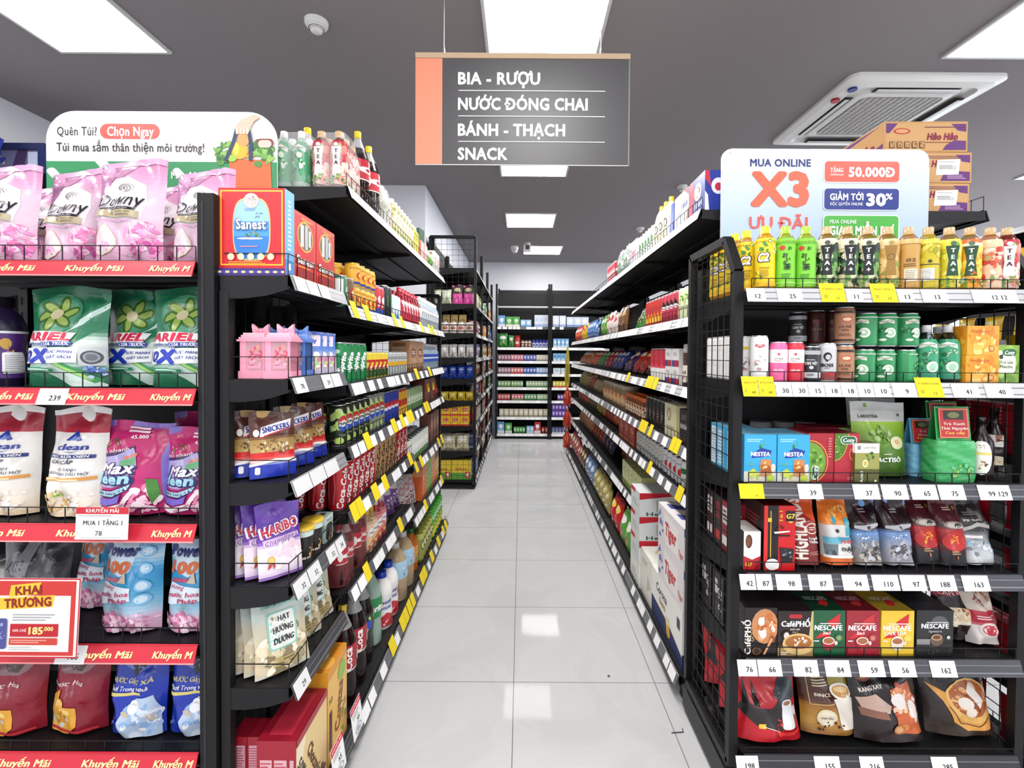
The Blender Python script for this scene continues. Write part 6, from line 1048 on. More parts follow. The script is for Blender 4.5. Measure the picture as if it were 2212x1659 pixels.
def dip(lidc):
    b = MB(); b.lathe([(.022, 0), (.024, .01), (.029, .085), (.031, .09)], 'd8ccc0', PLAST, 18); draw(b, Wrap(lambda z: .0225 + .0062 * z / .09 + .0012, .008, .085), [('R', 0, 0, 1, 1, '2a2622'), ('N', .5, .25, .25, .2, 9, ['c8824a', 'e8c08a', '7a4a2a'], 3), ('R', 0, .8, 1, 1, 'd8e8e2')])
    l = MB(); l.lathe([(.032, .088), (.033, .096), (.03, .098), (.001, .0985)], lidc, PLAST, 18); return Kind('dip_cup', 'biscuit cup', [('cup', b, None), ('cup_lid', l, None)], .06)
slv = lambda : None
for i, (s_, d, c, n) in enumerate(((.190, .150, '3a9ad0', 'blue'), (.262, .150, 'c83a44', 'red'), (.185, .048, 'e8c23a', 'yellow'), (.252, .048, 'e8c23a', 'yellow'))): putW(3, dip(c), s_, d, 'biscuit dip cup with %s lid' % n, 'on the ' + S4)
dbx = lambda: carton('dip_box', .066, .05, .084, '9ab8b0', [('R', 0, .72, 1, 1, 'd0e0d8'), ('T', 'Pocco', .5, .84, .1, '2a3a34', {'w': .6}), ('RR', .12, .06, .88, .70, .2, '1a1614'), ('N', .5, .14, .36, .12, 12, ['e0a05a', 'f0c890', 'b8743a'], 3)], [('R', 0, .7, 1, 1, 'd0e0d8'), ('N', .5, .3, .3, .2, 8, ['b8906a', 'e8d8c0'], 4)], [('RR', .2, .3, .8, .7, .1, '1e1c1a')])
dd = dbx()
for s_ in (.300, .345): pass
putW(3, dd, .318, .048, 'pale green and black biscuit box', 'on the ' + S4)
sun = bag('sunflower_seed_bag', .145, .208, .030, fade((0, 'b8bcb8'), (.06, 'c8b898'), (.3, 'd2c4a4'), (.62, 'c8c4b0'), (.72, 'b8c4bc'), (1, 'c0ccc6')), [('N', .5, .30, .46, .26, 60, ['e2d4b4', 'c4b48c', 'f0e8d0', 'a89a78', 'd8c8a0', '8a7c5c'], 3), ('T', 'Sunflower', .5, .86, .05, '7ac4b4', {'w': .66, 'it': .2, 'b': .04}), ('RR', .24, .30, .78, .76, .05, '8fd0c0'), ('RR', .27, .32, .75, .745, .045, 'f0f0ea'), ('T', 'HẠT', .56, .67, .07, '1e2422', {'w': .22, 'b': .08}), ('T', 'HƯỚNG', .52, .54, .07, '1e2422', {'w': .38, 'b': .08}), ('T', 'DƯƠNG', .52, .41, .07, '1e2422', {'w': .38, 'b': .08}), ('N', .36, .68, .06, .035, 5, ['8a7a4a', 'b0a070'], 4), ('F', .3, .08, .8, .2, 3, 'b8a060')], wr=1.5, seed=4, hang=False, cat='seed bag')
for i, (s_, d, rz, tl) in enumerate(((.092, .128, 46, -13), (.084, .090, 46, -13), (.070, .052, 46, -13), (.215, .070, 56, -11), (.312, .066, 62, -11), (.318, .122, 62, -11))): putW(4, sun, s_, d, 'clear sunflower seed bag', 'on the ' + S5, rz=rz, tilt=tl)
chc = carton('pie_box', .20, .105, .26, 'a01c2e', [('R', 0, .0, 1, .92, 'e8c88a'), ('P', [(.0, .3), (.3, .92), (0, .92)], 'f2e2c0'), ('T', '50%', .16, .62, .1, '2a1a14', {'rot': -60, 'b': .07}), ('T', 'Chocopie', .56, .45, .12, '4a2416', {'w': .74, 'rot': -62, 'b': .06}), ('P', [(.0, .0), (.2, .35), (.34, .4), (.3, 0)], '4a2416'), ('P', [(.06, 0), (.26, .38), (.34, .36), (.24, 0)], 'e8dcc4'), ('N', .7, .12, .25, .1, 10, ['5a2e1c', '7a4428', '3a1c12'], 3), ('R', 0, .92, 1, 1, 'a01c2e')], [('R', 0, 0, 1, 1, '98182c'), ('R', .08, .45, .38, .8, 'd8a8b0'), ('F', .09, .47, .37, .78, 9, 'b84a5c'), ('R', .44, .45, .76, .8, 'd8a8b0'), ('F', .45, .47, .75, .78, 9, 'b84a5c'), ('R', .84, .6, .94, .8, 'c8a0a8'), ('F', .1, .06, .9, .3, 8, 'c8788a')], [('R', .1, .2, .9, .8, 'b02a3c')], topcol='8a1426')
cus = carton('custard_box', .16, .105, .30, 'd8952a', [('R', 0, 0, 1, .9, 'e8b85a'), ('T', '50', .14, .66, .06, '4a2a14', {'b': .06}), ('R', .06, .14, .2, .55, '4a2418'), ('T', 'Custas', .55, .45, .14, '8a4a1e', {'w': .9, 'rot': 78, 'b': .06}), ('N', .8, .3, .16, .2, 12, ['7fae3a', 'f0e0b0', 'c8702a'], 4), ('E', .7, .8, .2, .1, '8fb84a')], [('R', 0, 0, 1, .86, 'e0a848'), ('T', '50%', .5, .62, .06, '4a2a14', {'b': .05}), ('R', .38, .12, .56, .5, '5a2c1c')], [('R', .25, .3, .6, .9, 'f0ece4'), ('E', .3, .2, .2, .2, 'f2b04a'), ('T', 'Custas', .75, .6, .12, '5a2e14', {'rot': 60})], topcol='e0902a')
rbx = carton('wafer_box', .045, .07, .235, 'a01c2e', [('R', .1, .45, .9, .9, 'd0a0aa'), ('F', .12, .47, .88, .88, 14, 'b04a5c'), ('F', .1, .1, .9, .35, 6, 'd898a4')], [('R', .1, .45, .7, .9, 'c890a0'), ('F', .12, .47, .68, .88, 12, 'b04a5c')], topcol='98182a')
p = LW.at(.095, .034, LW.z(5)); put(chc, p[0], p[1], p[2], 90, 'beige and red chocolate pie box', 'on the ' + S6)
p = LW.at(.285, .034, LW.z(5)); put(cus, p[0], p[1], p[2], 90, 'orange custard cake box', 'on the ' + S6)
for i, x in enumerate((-.773, -.726)): put(rbx, x, 1.335, LW.z(5), 0, 'crimson wafer box', 'on the ' + S6, 'the wall side')
W6 = LW
tag(LW, 1, .005, .075, '78', ('white price tag showing 78', 'on the candy jar rail')); tag(LW, 1, .185, .255, '59', ('white price tag showing 59', 'on the candy jar rail')); tag(LW, 1, .26, .33, None, ('white price tag with small print', 'on the candy jar rail'))
for i, (a, b, t) in enumerate(((.005, .10, None), (.105, .20, None), (.205, .30, None))): tag(LW, 2, a, b, t, ('white price tag with small print', 'on the chocolate bag rail'))
for i, (a, b, t) in enumerate(((.005, .085, '32'), (.09, .165, '32'), (.22, .29, '32'), (.295, .36, '34'))): tag(LW, 3, a, b, t, ('white price tag showing ' + t, 'on the marshmallow rail'))
tag(LW, 4, .005, .085, '29', ('white price tag showing 29', 'on the sunflower seed rail'))
for i, (a, b) in enumerate(((.01, .08), (.085, .155), (.165, .235))): tag(LW, 0, a, b, None, ('white price tag with small print', 'on the gift box rail'))
big = MB(); big.box(-.045, .045, 0, .0012, 0, .105, 'f2f2f0', MATTE); draw(big, Flat((-.045, 0, 0), (1, 0, 0), (0, 0, 1), .09, .105), [('R', 0, .80, 1, 1, 'd8344a'), ('T', 'KHUYẾN MÃI', .5, .9, .07, 'f6e0e0', {'w': .8}), ('F', .1, .6, .8, .76, 3, 'b0b0b4'), ('T', '55', .6, .45, .14, '3a3a3e', {'b': .03}), ('O', .5, .18, .3, .13, .03, '8a8aa8'), ('F', .34, .12, .66, .24, 2, '7a7a9a')], MATTE, .00025)
bm = big.mesh('promotion_card')
for i, s_ in enumerate((.172, .335)):
    o = link(bpy.data.objects.new('promotion_card', bm)); o.matrix_world = LW.M @ Matrix.Translation((s_, -.072, .112)) @ Matrix.Rotation(R(-8), 4, 'X'); o['category'] = 'promotion card'
    o['label'] = 'red-topped white promotion card showing 55 hanging off the bottom rail, ' + ('under the pie box' if i == 0 else 'under the custard box')
# ------------------------------------------------------------------ goods along the two gondolas
YL = lambda px: .655 * F / (1125 - px)
YR = lambda px: .75 * F / (px - 1125)
ORD7 = ['top', 'second', 'third', 'fourth', 'fifth', 'sixth', 'lowest']
def run(side, tier, pa, pb, K, desc, pitch=None, d=None, rows=1, layers=1, lh=0, rz=0, tilt=0, jit=0, lay0=0, gap=.006, s=1, n=None):
    """a row of one product between two places along the aisle; rows go back, layers go up"""
    f = YL if side == 'L' else YR; bays = LG if side == 'L' else RG; ya, yb = sorted((f(pa), f(pb))) if pa > 10 else (pa, pb)
    w = max(pitch or .07, K.w * (1.0 if not rz else .99) if K.cat != 'bottle pack' else 0); n = min(n or 99, max(1, int((yb - ya) / w + .3))); step = (yb - ya) / n; s = min(s, step * .975 / K.w) if K.w < .9 and n > 1 and K.cat != 'bottle pack' else s; lh *= s; rn = random.Random(int(pa + pb * 3 + tier))
    name = ORD7[tier] + (' drinks shelf' if side == 'L' else ' beer-aisle shelf')
    for r in range(rows):
        for l in range(layers):
            for i in range(n):
                y = ya + (i + .5) * step; s2 = s; lim = K.w * s * .42 + .006
                if K.cat == 'bag':
                    for q in bays[1:]:
                        if abs(y - q.y0) < lim and lim < .1: y = q.y0 + math.copysign(lim, y - q.y0); s2 = s * .84; break
                b = max((q for q in bays if q.y0 <= y + .004), key=lambda q: q.y0, default=bays[0])
                t = tier if len(b.sh) == 7 or tier < 5 else len(b.sh) - 1
                dd = (d if d is not None else .024 + K.d / 2) + r * (K.d + .008) + b.fo(t)
                p = b.at(y - b.y0, dd, b.z(t) + l * lh)
                wh = ('second row, ' if r else '') + ('upper layer, ' if l else 'lower layer, ' if layers > 1 else '') + name
                put(K, *p, (90 - rz if side == 'L' else -90 + rz) + rn.uniform(-jit, jit), desc, wh, 'the near end', tilt, s2)
L_, R_ = 'L', 'R'
# drinks gondola, top shelf
wtr = bottle('water_bottle', .0305, .205, 'b8d8c8', (.10, .80), '3f9a6a', [('P', [(.26, .72), (.5, .80), (.76, .72), (.75, .84), (.5, .92), (.27, .84)], 'e4e6da'), ('T', 'WONDER', .5, .82, .05, '3a6a4a', {'w': .4}), ('N', .4, .4, .3, .3, 12, ['1d6a3c', '4fae70', 'd8e4d0'], 3)], 'e4e6e6', 'water')
gpk = sixpack('bottle_pack', wtr, 2, 3, .0625, .128, .19, .208); tpk = sixpack('bottle_pack', redt, 2, 3, .0625, .128, .19, .208)
z0 = LG[0].z(0)
put(gpk, -.818, 1.782, z0, 0, 'shrink-wrapped pack of green drink bottles', 'at the near end of the top drinks shelf'); put(tpk, -.684, 1.782, z0, 0, 'shrink-wrapped pack of red-topped tea bottles', 'at the near end of the top drinks shelf')
cola = lambda cap, lab='b81828', txt='Coca', liq='1c0a08', r=.046, h=.318, lt='f4f0ee': bottle('soda_bottle', r, h, liq, (.36, .62), lab, [('T', txt, .5, .5, .28, lt, {'rot': 90, 'it': .15, 'b': .06} if txt == 'Coca' else {'w': .5, 'b': .06}), ('R', 0, 0, 1, .05, lt), ('E', .85, .5, .1, .3, lt), ('E', .15, .5, .1, .3, lt)], cap, 'soda', fill=.80)
cok, coz = cola('e8c832'), cola('e8c832', 'c21c30', '0')
put(cok, -.86, 1.93, z0, 20, 'large cola bottle with yellow cap', 'behind the green pack, top drinks shelf')
run(L_, 0, 1.89, 2.17, coz, 'large cola bottle with yellow cap', .11, d=.062, rz=15, n=2)
wpk = bottle('water_bottle', .03, .20, 'd8d8cc', (.3, .62), 'a8a890', [('N', .5, .5, .4, .4, 10, ['6a6a4a', 'e0e0d8', '8a8a6a'], 3)], 'e6e6e6', 'water')
run(L_, 0, 2.22, 2.36, sixpack('bottle_pack', wpk, 2, 2, .061, .126, .126, .204), 'shrink-wrapped pack of clear grey bottles', .14)
crm = bottle('milk_tea_bottle', .03, .20, 'd8c49a', (.10, .80), 'dcc998', [('N', .5, .5, .45, .4, 14, ['e8dcb0', 'b89a5a', 'f0e8d0', '8fa050'], 4), ('E', .5, .7, .16, .1, 'f2ead0')], 'e6e4da', 'tea')
run(L_, 0, 2.40, 2.84, crm, 'cream-coloured tea bottle', .0635, rows=2, rz=15)
ylb = bottle('tea_bottle', .03, .20, 'c8b83a', (.10, .80), 'd8c83a', [('N', .5, .5, .45, .4, 14, ['e8dc5a', 'a8a02a', '7fae3a'], 4)], 'e6e4da', 'tea'); run(L_, 0, 2.86, 2.98, ylb, 'yellow tea bottle', .0635, rows=2)
bsk = carton('gift_carton', .10, .12, .13, 'e87a74', [('R', .1, .1, .9, .5, 'f09a90'), ('F', .2, .6, .8, .85, 3, 'f8d8d4')], [('R', .1, .1, .9, .5, 'f09a90')]); run(L_, 0, 3.0, 3.22, bsk, 'salmon pink carton', .11)
gbn = carton('gift_carton', .09, .1, .085, '1d4a34', [('F', .1, .1, .9, .9, 6, '2f6a4a')], [('F', .1, .1, .9, .9, 6, '2f6a4a')], [('P', [(.3, .1), (.5, .9), (.7, .1)], '2f6a4a')]); b = LG[1]; put(gbn, *b.at(3.10 - b.y0, .085, b.z(0) + .1315), 80, 'dark green ribbed box', 'on the salmon cartons, top drinks shelf')
grp = qbag('7fc040', 'f0f4e4', '4f9a2e', 'a8d860', .10, .15, .06, 4, 'juice_pouch'); run(L_, 0, 3.25, 3.45, grp, 'light green juice pouch', .10)
wrd = qbox('f0eeec', 'c8382e', 'd8603a', .11, .09, .17, 'juice_carton'); run(L_, 0, 3.47, 3.69, wrd, 'white juice carton with red fruit', .11)
# second shelf
gld_ = can('energy_can', .030, .092, 'e0a82e', [('R', 0, 0, 1, .14, '2a3a8c'), ('R', 0, .86, 1, .96, 'c8922a'), ('E', .5, .5, .22, .2, 'c83a2a'), ('E', .5, .5, .12, .14, 'f0c84a')], 'd8b04a', n=16)
grn_ = can('green_bean_can', .0305, .115, '3a7a5a', [('R', .0, .0, .3, 1, 'e0e6e2'), ('E', .55, .55, .15, .2, 'c8d8c8')], n=16)
dkc = can('soda_can', .0305, .115, '6a4a30', [('E', .5, .55, .2, .2, 'c8402a'), ('R', 0, 0, 1, .2, '2a1a14'), ('E', .5, .55, .12, .12, 'e8d0a0')], n=16)
run(L_, 1, 1.70, 1.765, grn_, 'green and white bean drink can', .066, n=1); run(L_, 1, 1.77, 1.83, dkc, 'brown soda can with red oval', .066, n=1)
run(L_, 1, 1.84, 2.10, gld_, 'golden energy drink can', .0645, layers=2, lh=.0925, rows=2, n=4); run(L_, 1, 1.70, 1.82, gld_, 'golden energy drink can', .0645, d=.12, n=2, layers=2, lh=.0925, rows=1)
rbl = qcan('c02a3a', '2848a0', 'e0e0e4', .0265, .135, 'energy_can'); run(L_, 1, 2.11, 2.23, rbl, 'slim red and blue energy can', .06, rows=2)
mon = can('energy_can', .0265, .155, '14161a', [('L', [(.42, .75), (.42, .35)], .03, '5fc83a'), ('L', [(.5, .75), (.5, .38)], .03, '5fc83a'), ('L', [(.58, .75), (.58, .33)], .03, '5fc83a')], n=16); run(L_, 1, 2.24, 2.36, mon, 'black energy can with green stripes', .06, rows=2)
blw = qcan('c8dcec', '5a9ad0', 'f4f6f8', .0265, .135, 'soda_can'); run(L_, 1, 2.37, 2.53, blw, 'pale blue and white slim can', .055, rows=2)
rdb = bottle('energy_bottle', .03, .19, '9a1c30', (.12, .66), 'c03048', [('P', [(.2, .9), (.45, .5), (.35, .5), (.7, .05), (.55, .42), (.68, .42), (.45, .95)], 'f0e4e4')], 'c01c2c', 'water'); run(L_, 1, 2.55, 3.02, rdb, 'red energy bottle', .062, rows=2)
whb = bottle('water_bottle', .03, .20, 'd4e2ea', (.35, .62), 'f0f2f4', [('T', '88', .5, .5, .3, '3a4a5a'), ('F', .3, .1, .7, .3, 2, '8aa0b0')], 'f0f0f2', 'water'); run(L_, 1, 3.05, 3.69, whb, 'clear white-labelled water bottle', .062, rows=2)
# third shelf
spr = can('soda_can', .031, .150, '12884a', [('T', 'Sprite', .5, .55, .16, 'f4f6f4', {'rot': 75, 'b': .09}), ('E', .3, .85, .1, .06, 'd8e8dc'), ('P', [(.72, .1), (.9, .1), (.95, .5)], '5fbf4a')], n=18); run(L_, 2, 1.695, 1.985, spr, 'tall green soda can', .066, rows=3, rz=40, n=4)
sev = can('soda_can', .031, .122, 'e2cc3a', [('R', 0, 0, 1, .35, '3a5a2a'), ('T', '7', .5, .55, .4, 'c8282e', {'b': .08}), ('E', .62, .42, .1, .1, 'f4f4f0'), ('N', .5, .15, .4, .12, 8, ['1f2f1a', '5a8a2a'], 3)], n=16); run(L_, 2, 1.99, 2.30, sev, 'yellow lemon soda can', .0635, rows=2, rz=25)
gsc = can('soda_can', .031, .122, 'b4b8ba', [('P', [(.1, .3), (.9, .55), (.9, .75), (.1, .5)], 'd8a828'), ('F', .3, .75, .7, .9, 2, '7a7e80')], n=16); run(L_, 2, 2.31, 2.68, gsc, 'grey soda can with yellow sash', .0635, rows=2, rz=25)
tnb = qbox('b88a64', '8a5a3a', 'e0c8a0', .19, .12, .185, 'gift_box'); run(L_, 2, 2.71, 3.10, tnb, 'tan drink gift box', .195, n=2)
blb = bottle('water_bottle', .0305, .185, 'c4d8ee', (.30, .60), '2f52b8', [('R', 0, .4, 1, .6, 'e0e8f4')], 'dfe6ee', 'water'); run(L_, 2, 3.13, 3.69, blb, 'blue-labelled water bottle', .0625, rows=2)
# fourth shelf
lim = ['b8d86a', 'd4e89a', '8fbf3a']
pep = lambda c: can('soda_can', .0325, .155, c, [('N', .5, .5, .5, .46, 20, lim, 4), ('C', .5, .56, .19, 'f0f0f2'), ('P', [(.32, .60), (.34, .70), (.42, .78), (.5, .80), (.58, .78), (.66, .70), (.68, .62), (.5, .66)], 'c8283a'), ('P', [(.32, .52), (.5, .48), (.68, .53), (.66, .42), (.5, .33), (.34, .42)], '2a4ab0'), ('T', 'PEPSI', .5, .565, .075, '16181c', {'w': .34, 'b': .07}), ('F', .34, .2, .66, .28, 2, '8a9a6a')], n=20)
run(L_, 3, 1.70, 2.03, pep('20281e'), 'black cola can with limes', .067, rows=2, rz=35, n=5); run(L_, 3, 2.035, 2.24, pep('8a9088'), 'grey cola can with limes', .067, rows=2, rz=35, n=3)
pbl = can('soda_can', .0325, .155, '2440a8', [('C', .5, .55, .18, 'e8e8f0'), ('R', .2, 0, .26, 1, 'd8c88a'), ('E', .5, .62, .16, .1, 'c8283a')], n=16); run(L_, 3, 2.245, 2.50, pbl, 'blue cola can', .066, rows=2, rz=30)
ryc = can('soda_can', .0325, .155, 'c02a28', [('R', .4, 0, .7, 1, 'e8b83a'), ('E', .5, .5, .14, .16, 'b82020')], n=16); run(L_, 3, 2.505, 2.69, ryc, 'red and yellow soda can', .0655, rows=2, rz=25)
grc = qcan('a8c898', '6a9a5a', 'e4ecd8', .0325, .135, 'tea_can'); run(L_, 3, 2.70, 3.10, grc, 'pale green tea can', .066, rows=2)
brb = carton('gift_box', .17, .1, .16, '6a3024', [('R', .1, .1, .9, .9, '7a3a2a'), ('N', .5, .5, .3, .3, 8, ['8a4a34', 'a8644a'], 3)], [('R', .1, .1, .9, .9, '7a3a2a')])
hm = MB()
for x in (-.03, .012): hm.path([(x, -.0525, .13), (x + .004, -.058, .075), (x + .018, -.058, .075), (x + .024, -.0525, .13)], .0035, 'e8c02a', PLAST, 6)
brb2 = Kind('gift_box', 'box', [('carton', brb.parts[0][1], None), ('cord_handle', hm, None)], .1); run(L_, 3, 3.13, 3.50, brb2, 'brown gift box with yellow cord', .18, n=2)
rdl = bag('snack_bag', .1, .15, .05, 'b02428', [('O', .5, .7, .2, .14, .06, 'e0483a')], seed=5); run(L_, 3, 3.53, 3.68, rdl, 'red gift pouch', .1, n=1)
# fifth shelf
ck = lambda c, c2='f2ecea', t='Coca-Cola', ct=None: can('cola_can', .0325, .165, c, [('T', t, .5, .5, .16, ct or c2, {'rot': 80, 'it': .2, 'b': .06}), ('P', [(.72, .1), (.8, .1), (.9, .5), (.8, .9), (.74, .9), (.83, .5)], c2), ('P', [(.14, .1), (.2, .1), (.26, .5), (.2, .9), (.16, .9), (.2, .5)], mix(c, 'ffffff', .3))], n=18)
run(L_, 4, 1.695, 2.10, ck('b8141e'), 'red cola can', .067, rows=4, rz=35, n=6); run(L_, 4, 2.105, 2.46, ck('c49a6a', 'e0c8a0', 'Coca-Cola', '4a2a1c'), 'tan cola can', .067, rows=2, rz=25, n=5); run(L_, 4, 2.465, 2.685, ck('c01c26'), 'bright red cola can', .067, rows=2, rz=25, n=3)
wgc = qcan('e2e8de', '6fae6a', 'f6f8f4', .0325, .15, 'soda_can'); run(L_, 4, 2.70, 3.30, wgc, 'white and green soda can', .067, rows=2, rz=20)
bjb = carton('juice_carton', .09, .08, .215, '8a5a4a', [('R', 0, .0, 1, .4, '6a3a30'), ('E', .5, .65, .3, .15, 'c8a890')], [('R', 0, 0, 1, .4, '6a3a30')]); run(L_, 4, 3.34, 3.69, bjb, 'tall brown juice carton', .095)
# sixth shelf
cpk = sixpack('bottle_pack', cola('c01c28', 'c01c2c', '0', r=.030, h=.225), 2, 3, .0615, .126, .187, .230, films='e06a70'); run(L_, 5, 1.70, 2.0, cpk, 'shrink-wrapped pack of red cola bottles', .15, n=2, rz=0)
jui = lambda c, lab, cap: bottle('juice_bottle', .029, .185, c, (.1, .72), lab, [('E', .5, .6, .2, .16, 'f4f0ec'), ('T', 'nutri', .5, .6, .09, '2a3a8c', {'w': .26}), ('N', .5, .25, .3, .2, 9, ['f0c060', 'd84a3a', 'f4e8d8'], 3)], cap, 'water')
run(L_, 5, 2.01, 2.13, jui('e8b88a', 'efd0b0', 'f2d23a'), 'peach yogurt drink bottle with yellow cap', .06, n=2, rz=20); run(L_, 5, 2.13, 2.27, jui('d8505a', 'e88a90', 'f4f2f2'), 'red yogurt drink bottle with white cap', .06, n=2, rz=20)
ppb = qbag('8a5aa0', 'e8dcec', 'd8c8e0', '6a3a84', .10, .17, .06, 5, 'yogurt_pouch'); run(L_, 5, 2.30, 2.66, ppb, 'purple and white pouch', .088, tilt=-18, rz=20, n=4, d=.075)
wfb = qbag('ece8e8', 'd8a8b0', 'b83a4a', 'f4f2f2', .10, .20, .06, 6, 'yogurt_pouch'); run(L_, 5, 2.71, 3.05, wfb, 'white and red pouch', .085, tilt=-12, rz=20, n=4, d=.075)
for i, (c, c2, n_) in enumerate((('e8703a', 'f2a06a', 'orange'), ('6fb83a', 'a8d870', 'green'), ('e8824a', 'f6c8a0', 'peach'), ('e8b82a', '2a2a22', 'yellow and black'))): run(L_, 5, 3.07 + .155 * i, 3.222 + .155 * i, carton('juice_carton', .07, .07, .22, c, [('R', 0, .75, 1, 1, mix(c2, c, .3)), ('N', .5, .35, .4, .25, 9, [c2, mix(c, 'ffffff', .5)], i), ('F', .2, .6, .8, .72, 2, 'f4f4f0')], [('R', 0, .7, 1, .9, c2)]), 'tall %s juice carton' % n_, .076, rows=2, n=2)
# lowest shelf
run(L_, 6, 1.70, 1.93, cola('e8c22a', 'a81626', r=.051, h=.365), 'large dark cola bottle', .105, rows=2, rz=45, n=2, d=.085)
limb = bottle('soda_bottle', .049, .345, '241812', (.34, .60), '22301c', [('N', .5, .5, .5, .4, 12, lim, 3), ('C', .5, .5, .12, '2a4ab0')], 'd8d8d8', 'soda', fill=.78); run(L_, 6, 1.945, 2.055, limb, 'large black cola bottle with limes', .098, rz=35, n=1, d=.095)
sprb = bottle('soda_bottle', .049, .345, 'b8d4c4', (.36, .62), '1a8a4a', [('T', 'Sprite', .5, .5, .3, 'f4f6f4', {'w': .5, 'it': .2, 'b': .08}), ('E', .8, .5, .1, .3, 'd8d83a')], 'e4e6e4', 'soda'); run(L_, 6, 2.065, 2.175, sprb, 'large clear green-labelled soda bottle', .098, rz=40, n=1, d=.095)
mlk = lambda: bottle('milk_bottle', .05, .26, 'f2f0ee', (.06, .62), 'efeae8', [('T', 'nuti', .5, .78, .13, '2a4ab0', {'w': .34, 'b': .05}), ('T', 'boost', .5, .60, .12, '2a4ab0', {'w': .38, 'b': .05}), ('P', [(.2, 0), (.8, 0), (.76, .3), (.5, .44), (.24, .26)], 'c8303a'), ('N', .5, .18, .2, .12, 7, ['d84a4a', 'f2d8c8', 'a81c2c'], 3)], '2448c0', 'milk', m=PLAST); run(L_, 6, 2.20, 2.42, mlk(), 'white milk bottle with blue cap', .11, rz=45, n=2, d=.085)
jug = bottle('water_jug', .078, .345, 'd8bc98', (.40, .70), 'a8cce4', [('N', .5, .5, .4, .3, 9, ['e8f0f8', '6aa8d8', 'c8dcec'], 3)], 'f0f0f0', 'jug'); run(L_, 6, 2.44, 2.76, jug, 'large beige jug with blue label', .16, n=2, d=.09, s=.84)
ora = bottle('juice_bottle', .042, .25, 'e87a2a', (.2, .6), 'e8903a', [('N', .5, .5, .3, .3, 8, ['f2b04a', '3f8a3a', 'e0602a'], 3)], '2f7a4a', 'water'); run(L_, 6, 2.79, 2.89, ora, 'orange juice bottle with green cap', .09, n=1, d=.08, rows=2)
olv = bottle('tea_bottle', .033, .24, '8a8a3a', (.08, .78), '9a9a4a', [('E', .5, .55, .2, .2, '5a6a2a'), ('E', .5, .55, .12, .12, 'd8d8a0'), ('R', 0, .8, 1, 1, 'b8b85a')], '6a7a2a', 'tea'); run(L_, 6, 2.92, 3.26, olv, 'olive green tea bottle', .068, rows=2, rz=20)
gpb = bottle('juice_bottle', .034, .255, '4fa83a', (.06, .8), '4fae3a', [('T', 'Oi', .5, .72, .14, 'f4f8ec', {'w': .3, 'b': .08}), ('N', .5, .3, .4, .24, 9, ['f2dc4a', 'e8c82a', '2f8a2e'], 3)], '3a9a3a', 'tea'); run(L_, 6, 3.29, 3.68, gpb, 'bright green juice bottle', .074, rows=2, rz=20)
# ------------------------------------------------------------------ beer and snack gondola, top shelf
bx = carton('liquor_box', .17, .12, .165, '24389a', [('P', [(0, 0), (.3, 0), (.2, .3), (.4, .6), (.2, 1), (0, 1)], 'c83048'), ('E', .55, .62, .24, .22, 'e8e8f0'), ('N', .55, .62, .14, .14, 6, ['8a2a3a', 'c8b0a8', '2a2a3a'], 3), ('T', '1664', .6, .3, .14, 'f0f0f4', {'w': .5})], [('E', .45, .62, .24, .2, 'e8e8f0'), ('E', .45, .60, .12, .10, 'c02a3c'), ('P', [(0, .8), (.2, .6), (.15, 1), (0, 1)], 'c83048'), ('T', '20', .8, .2, .1, 'e0e4f0'), ('P', [(.0, 0), (.15, 0), (.1, .4), (0, .5)], 'f0f0f2')])
bw = carton('beer_pack', .19, .12, .165, 'ecebf0', [('T', 'BLANC', .35, .45, .12, '7a84b0', {'w': .4, 'b': .01}), ('T', '1664', .72, .62, .16, '6a74a8', {'w': .4}), ('P', [(.86, 0), (1, 0), (1, .5), (.9, .3)], 'c83048'), ('P', [(.7, 1), (1, .8), (1, 1)], 'c83048')], [('T', '1664', .5, .6, .14, '6a74a8', {'w': .6})])
sl_ = carton('beer_pack', .1, .1, .158, 'dfe2ec', [('P', [(.4, 0), (1, 0), (1, 1), (.6, 1)], '2a50c0'), ('P', [(.2, .3), (.4, .7), (.3, .7)], 'c83040')], [('P', [(0, 0), (.5, 0), (.3, 1), (0, 1)], '2a50c0')])
run(R_, 0, 1.925, 2.10, bx, 'blue white-label beer box', .18, n=1); run(R_, 0, 2.11, 2.31, bw, 'white beer box with pale lettering', .2, n=1); run(R_, 0, 2.315, 2.42, sl_, 'narrow blue and white beer pack', .1, n=1)
spk = bottle('liqueur_bottle', .036, .235, 'e8dcb0', (.15, .62), 'f0ead8', [('E', .4, .5, .12, .4, 'e8b83a'), ('O', .6, .6, .12, .2, .04, '4a4a3a'), ('N', .5, .2, .3, .14, 6, ['d8c04a', 'b8b8a0'], 3)], 'e8b82a', 'jug', m=PLAST); run(R_, 0, 2.43, 2.68, spk, 'cream bottle with yellow cap', .08, rows=2, n=3)
whc = qcan('e6e8e6', 'b8c4bc', '6a9a6a', .033, .165, 'beer_can'); run(R_, 0, 2.70, 3.03, whc, 'white tall beer can', .068, rows=2)
tgb = carton('beer_pack', .22, .13, .165, 'ece8ea', [('T', 'Tiger', .55, .55, .26, 'c83a44', {'w': .6, 'it': .15}), ('R', 0, 0, .2, .8, '7a80b0'), ('F', .02, .1, .18, .7, 4, 'e8e8f0')], [('T', 'Tiger', .5, .5, .2, 'c83a44', {'w': .7})]); run(R_, 0, 3.05, 3.28, tgb, 'white beer pack with red script', .23, n=1)
gwp = sixpack('bottle_pack', bottle('soju_bottle', .031, .20, '8ab09a', (.3, .6), 'e4ece4', [('E', .5, .5, .2, .3, '5a8a6a')], 'd8e0d8', 'glass', m=PLAST), 2, 3, .064, .13, .195, .205); run(R_, 0, 3.31, 3.74, gwp, 'shrink-wrapped pack of pale green bottles', .2, n=2, rz=0)
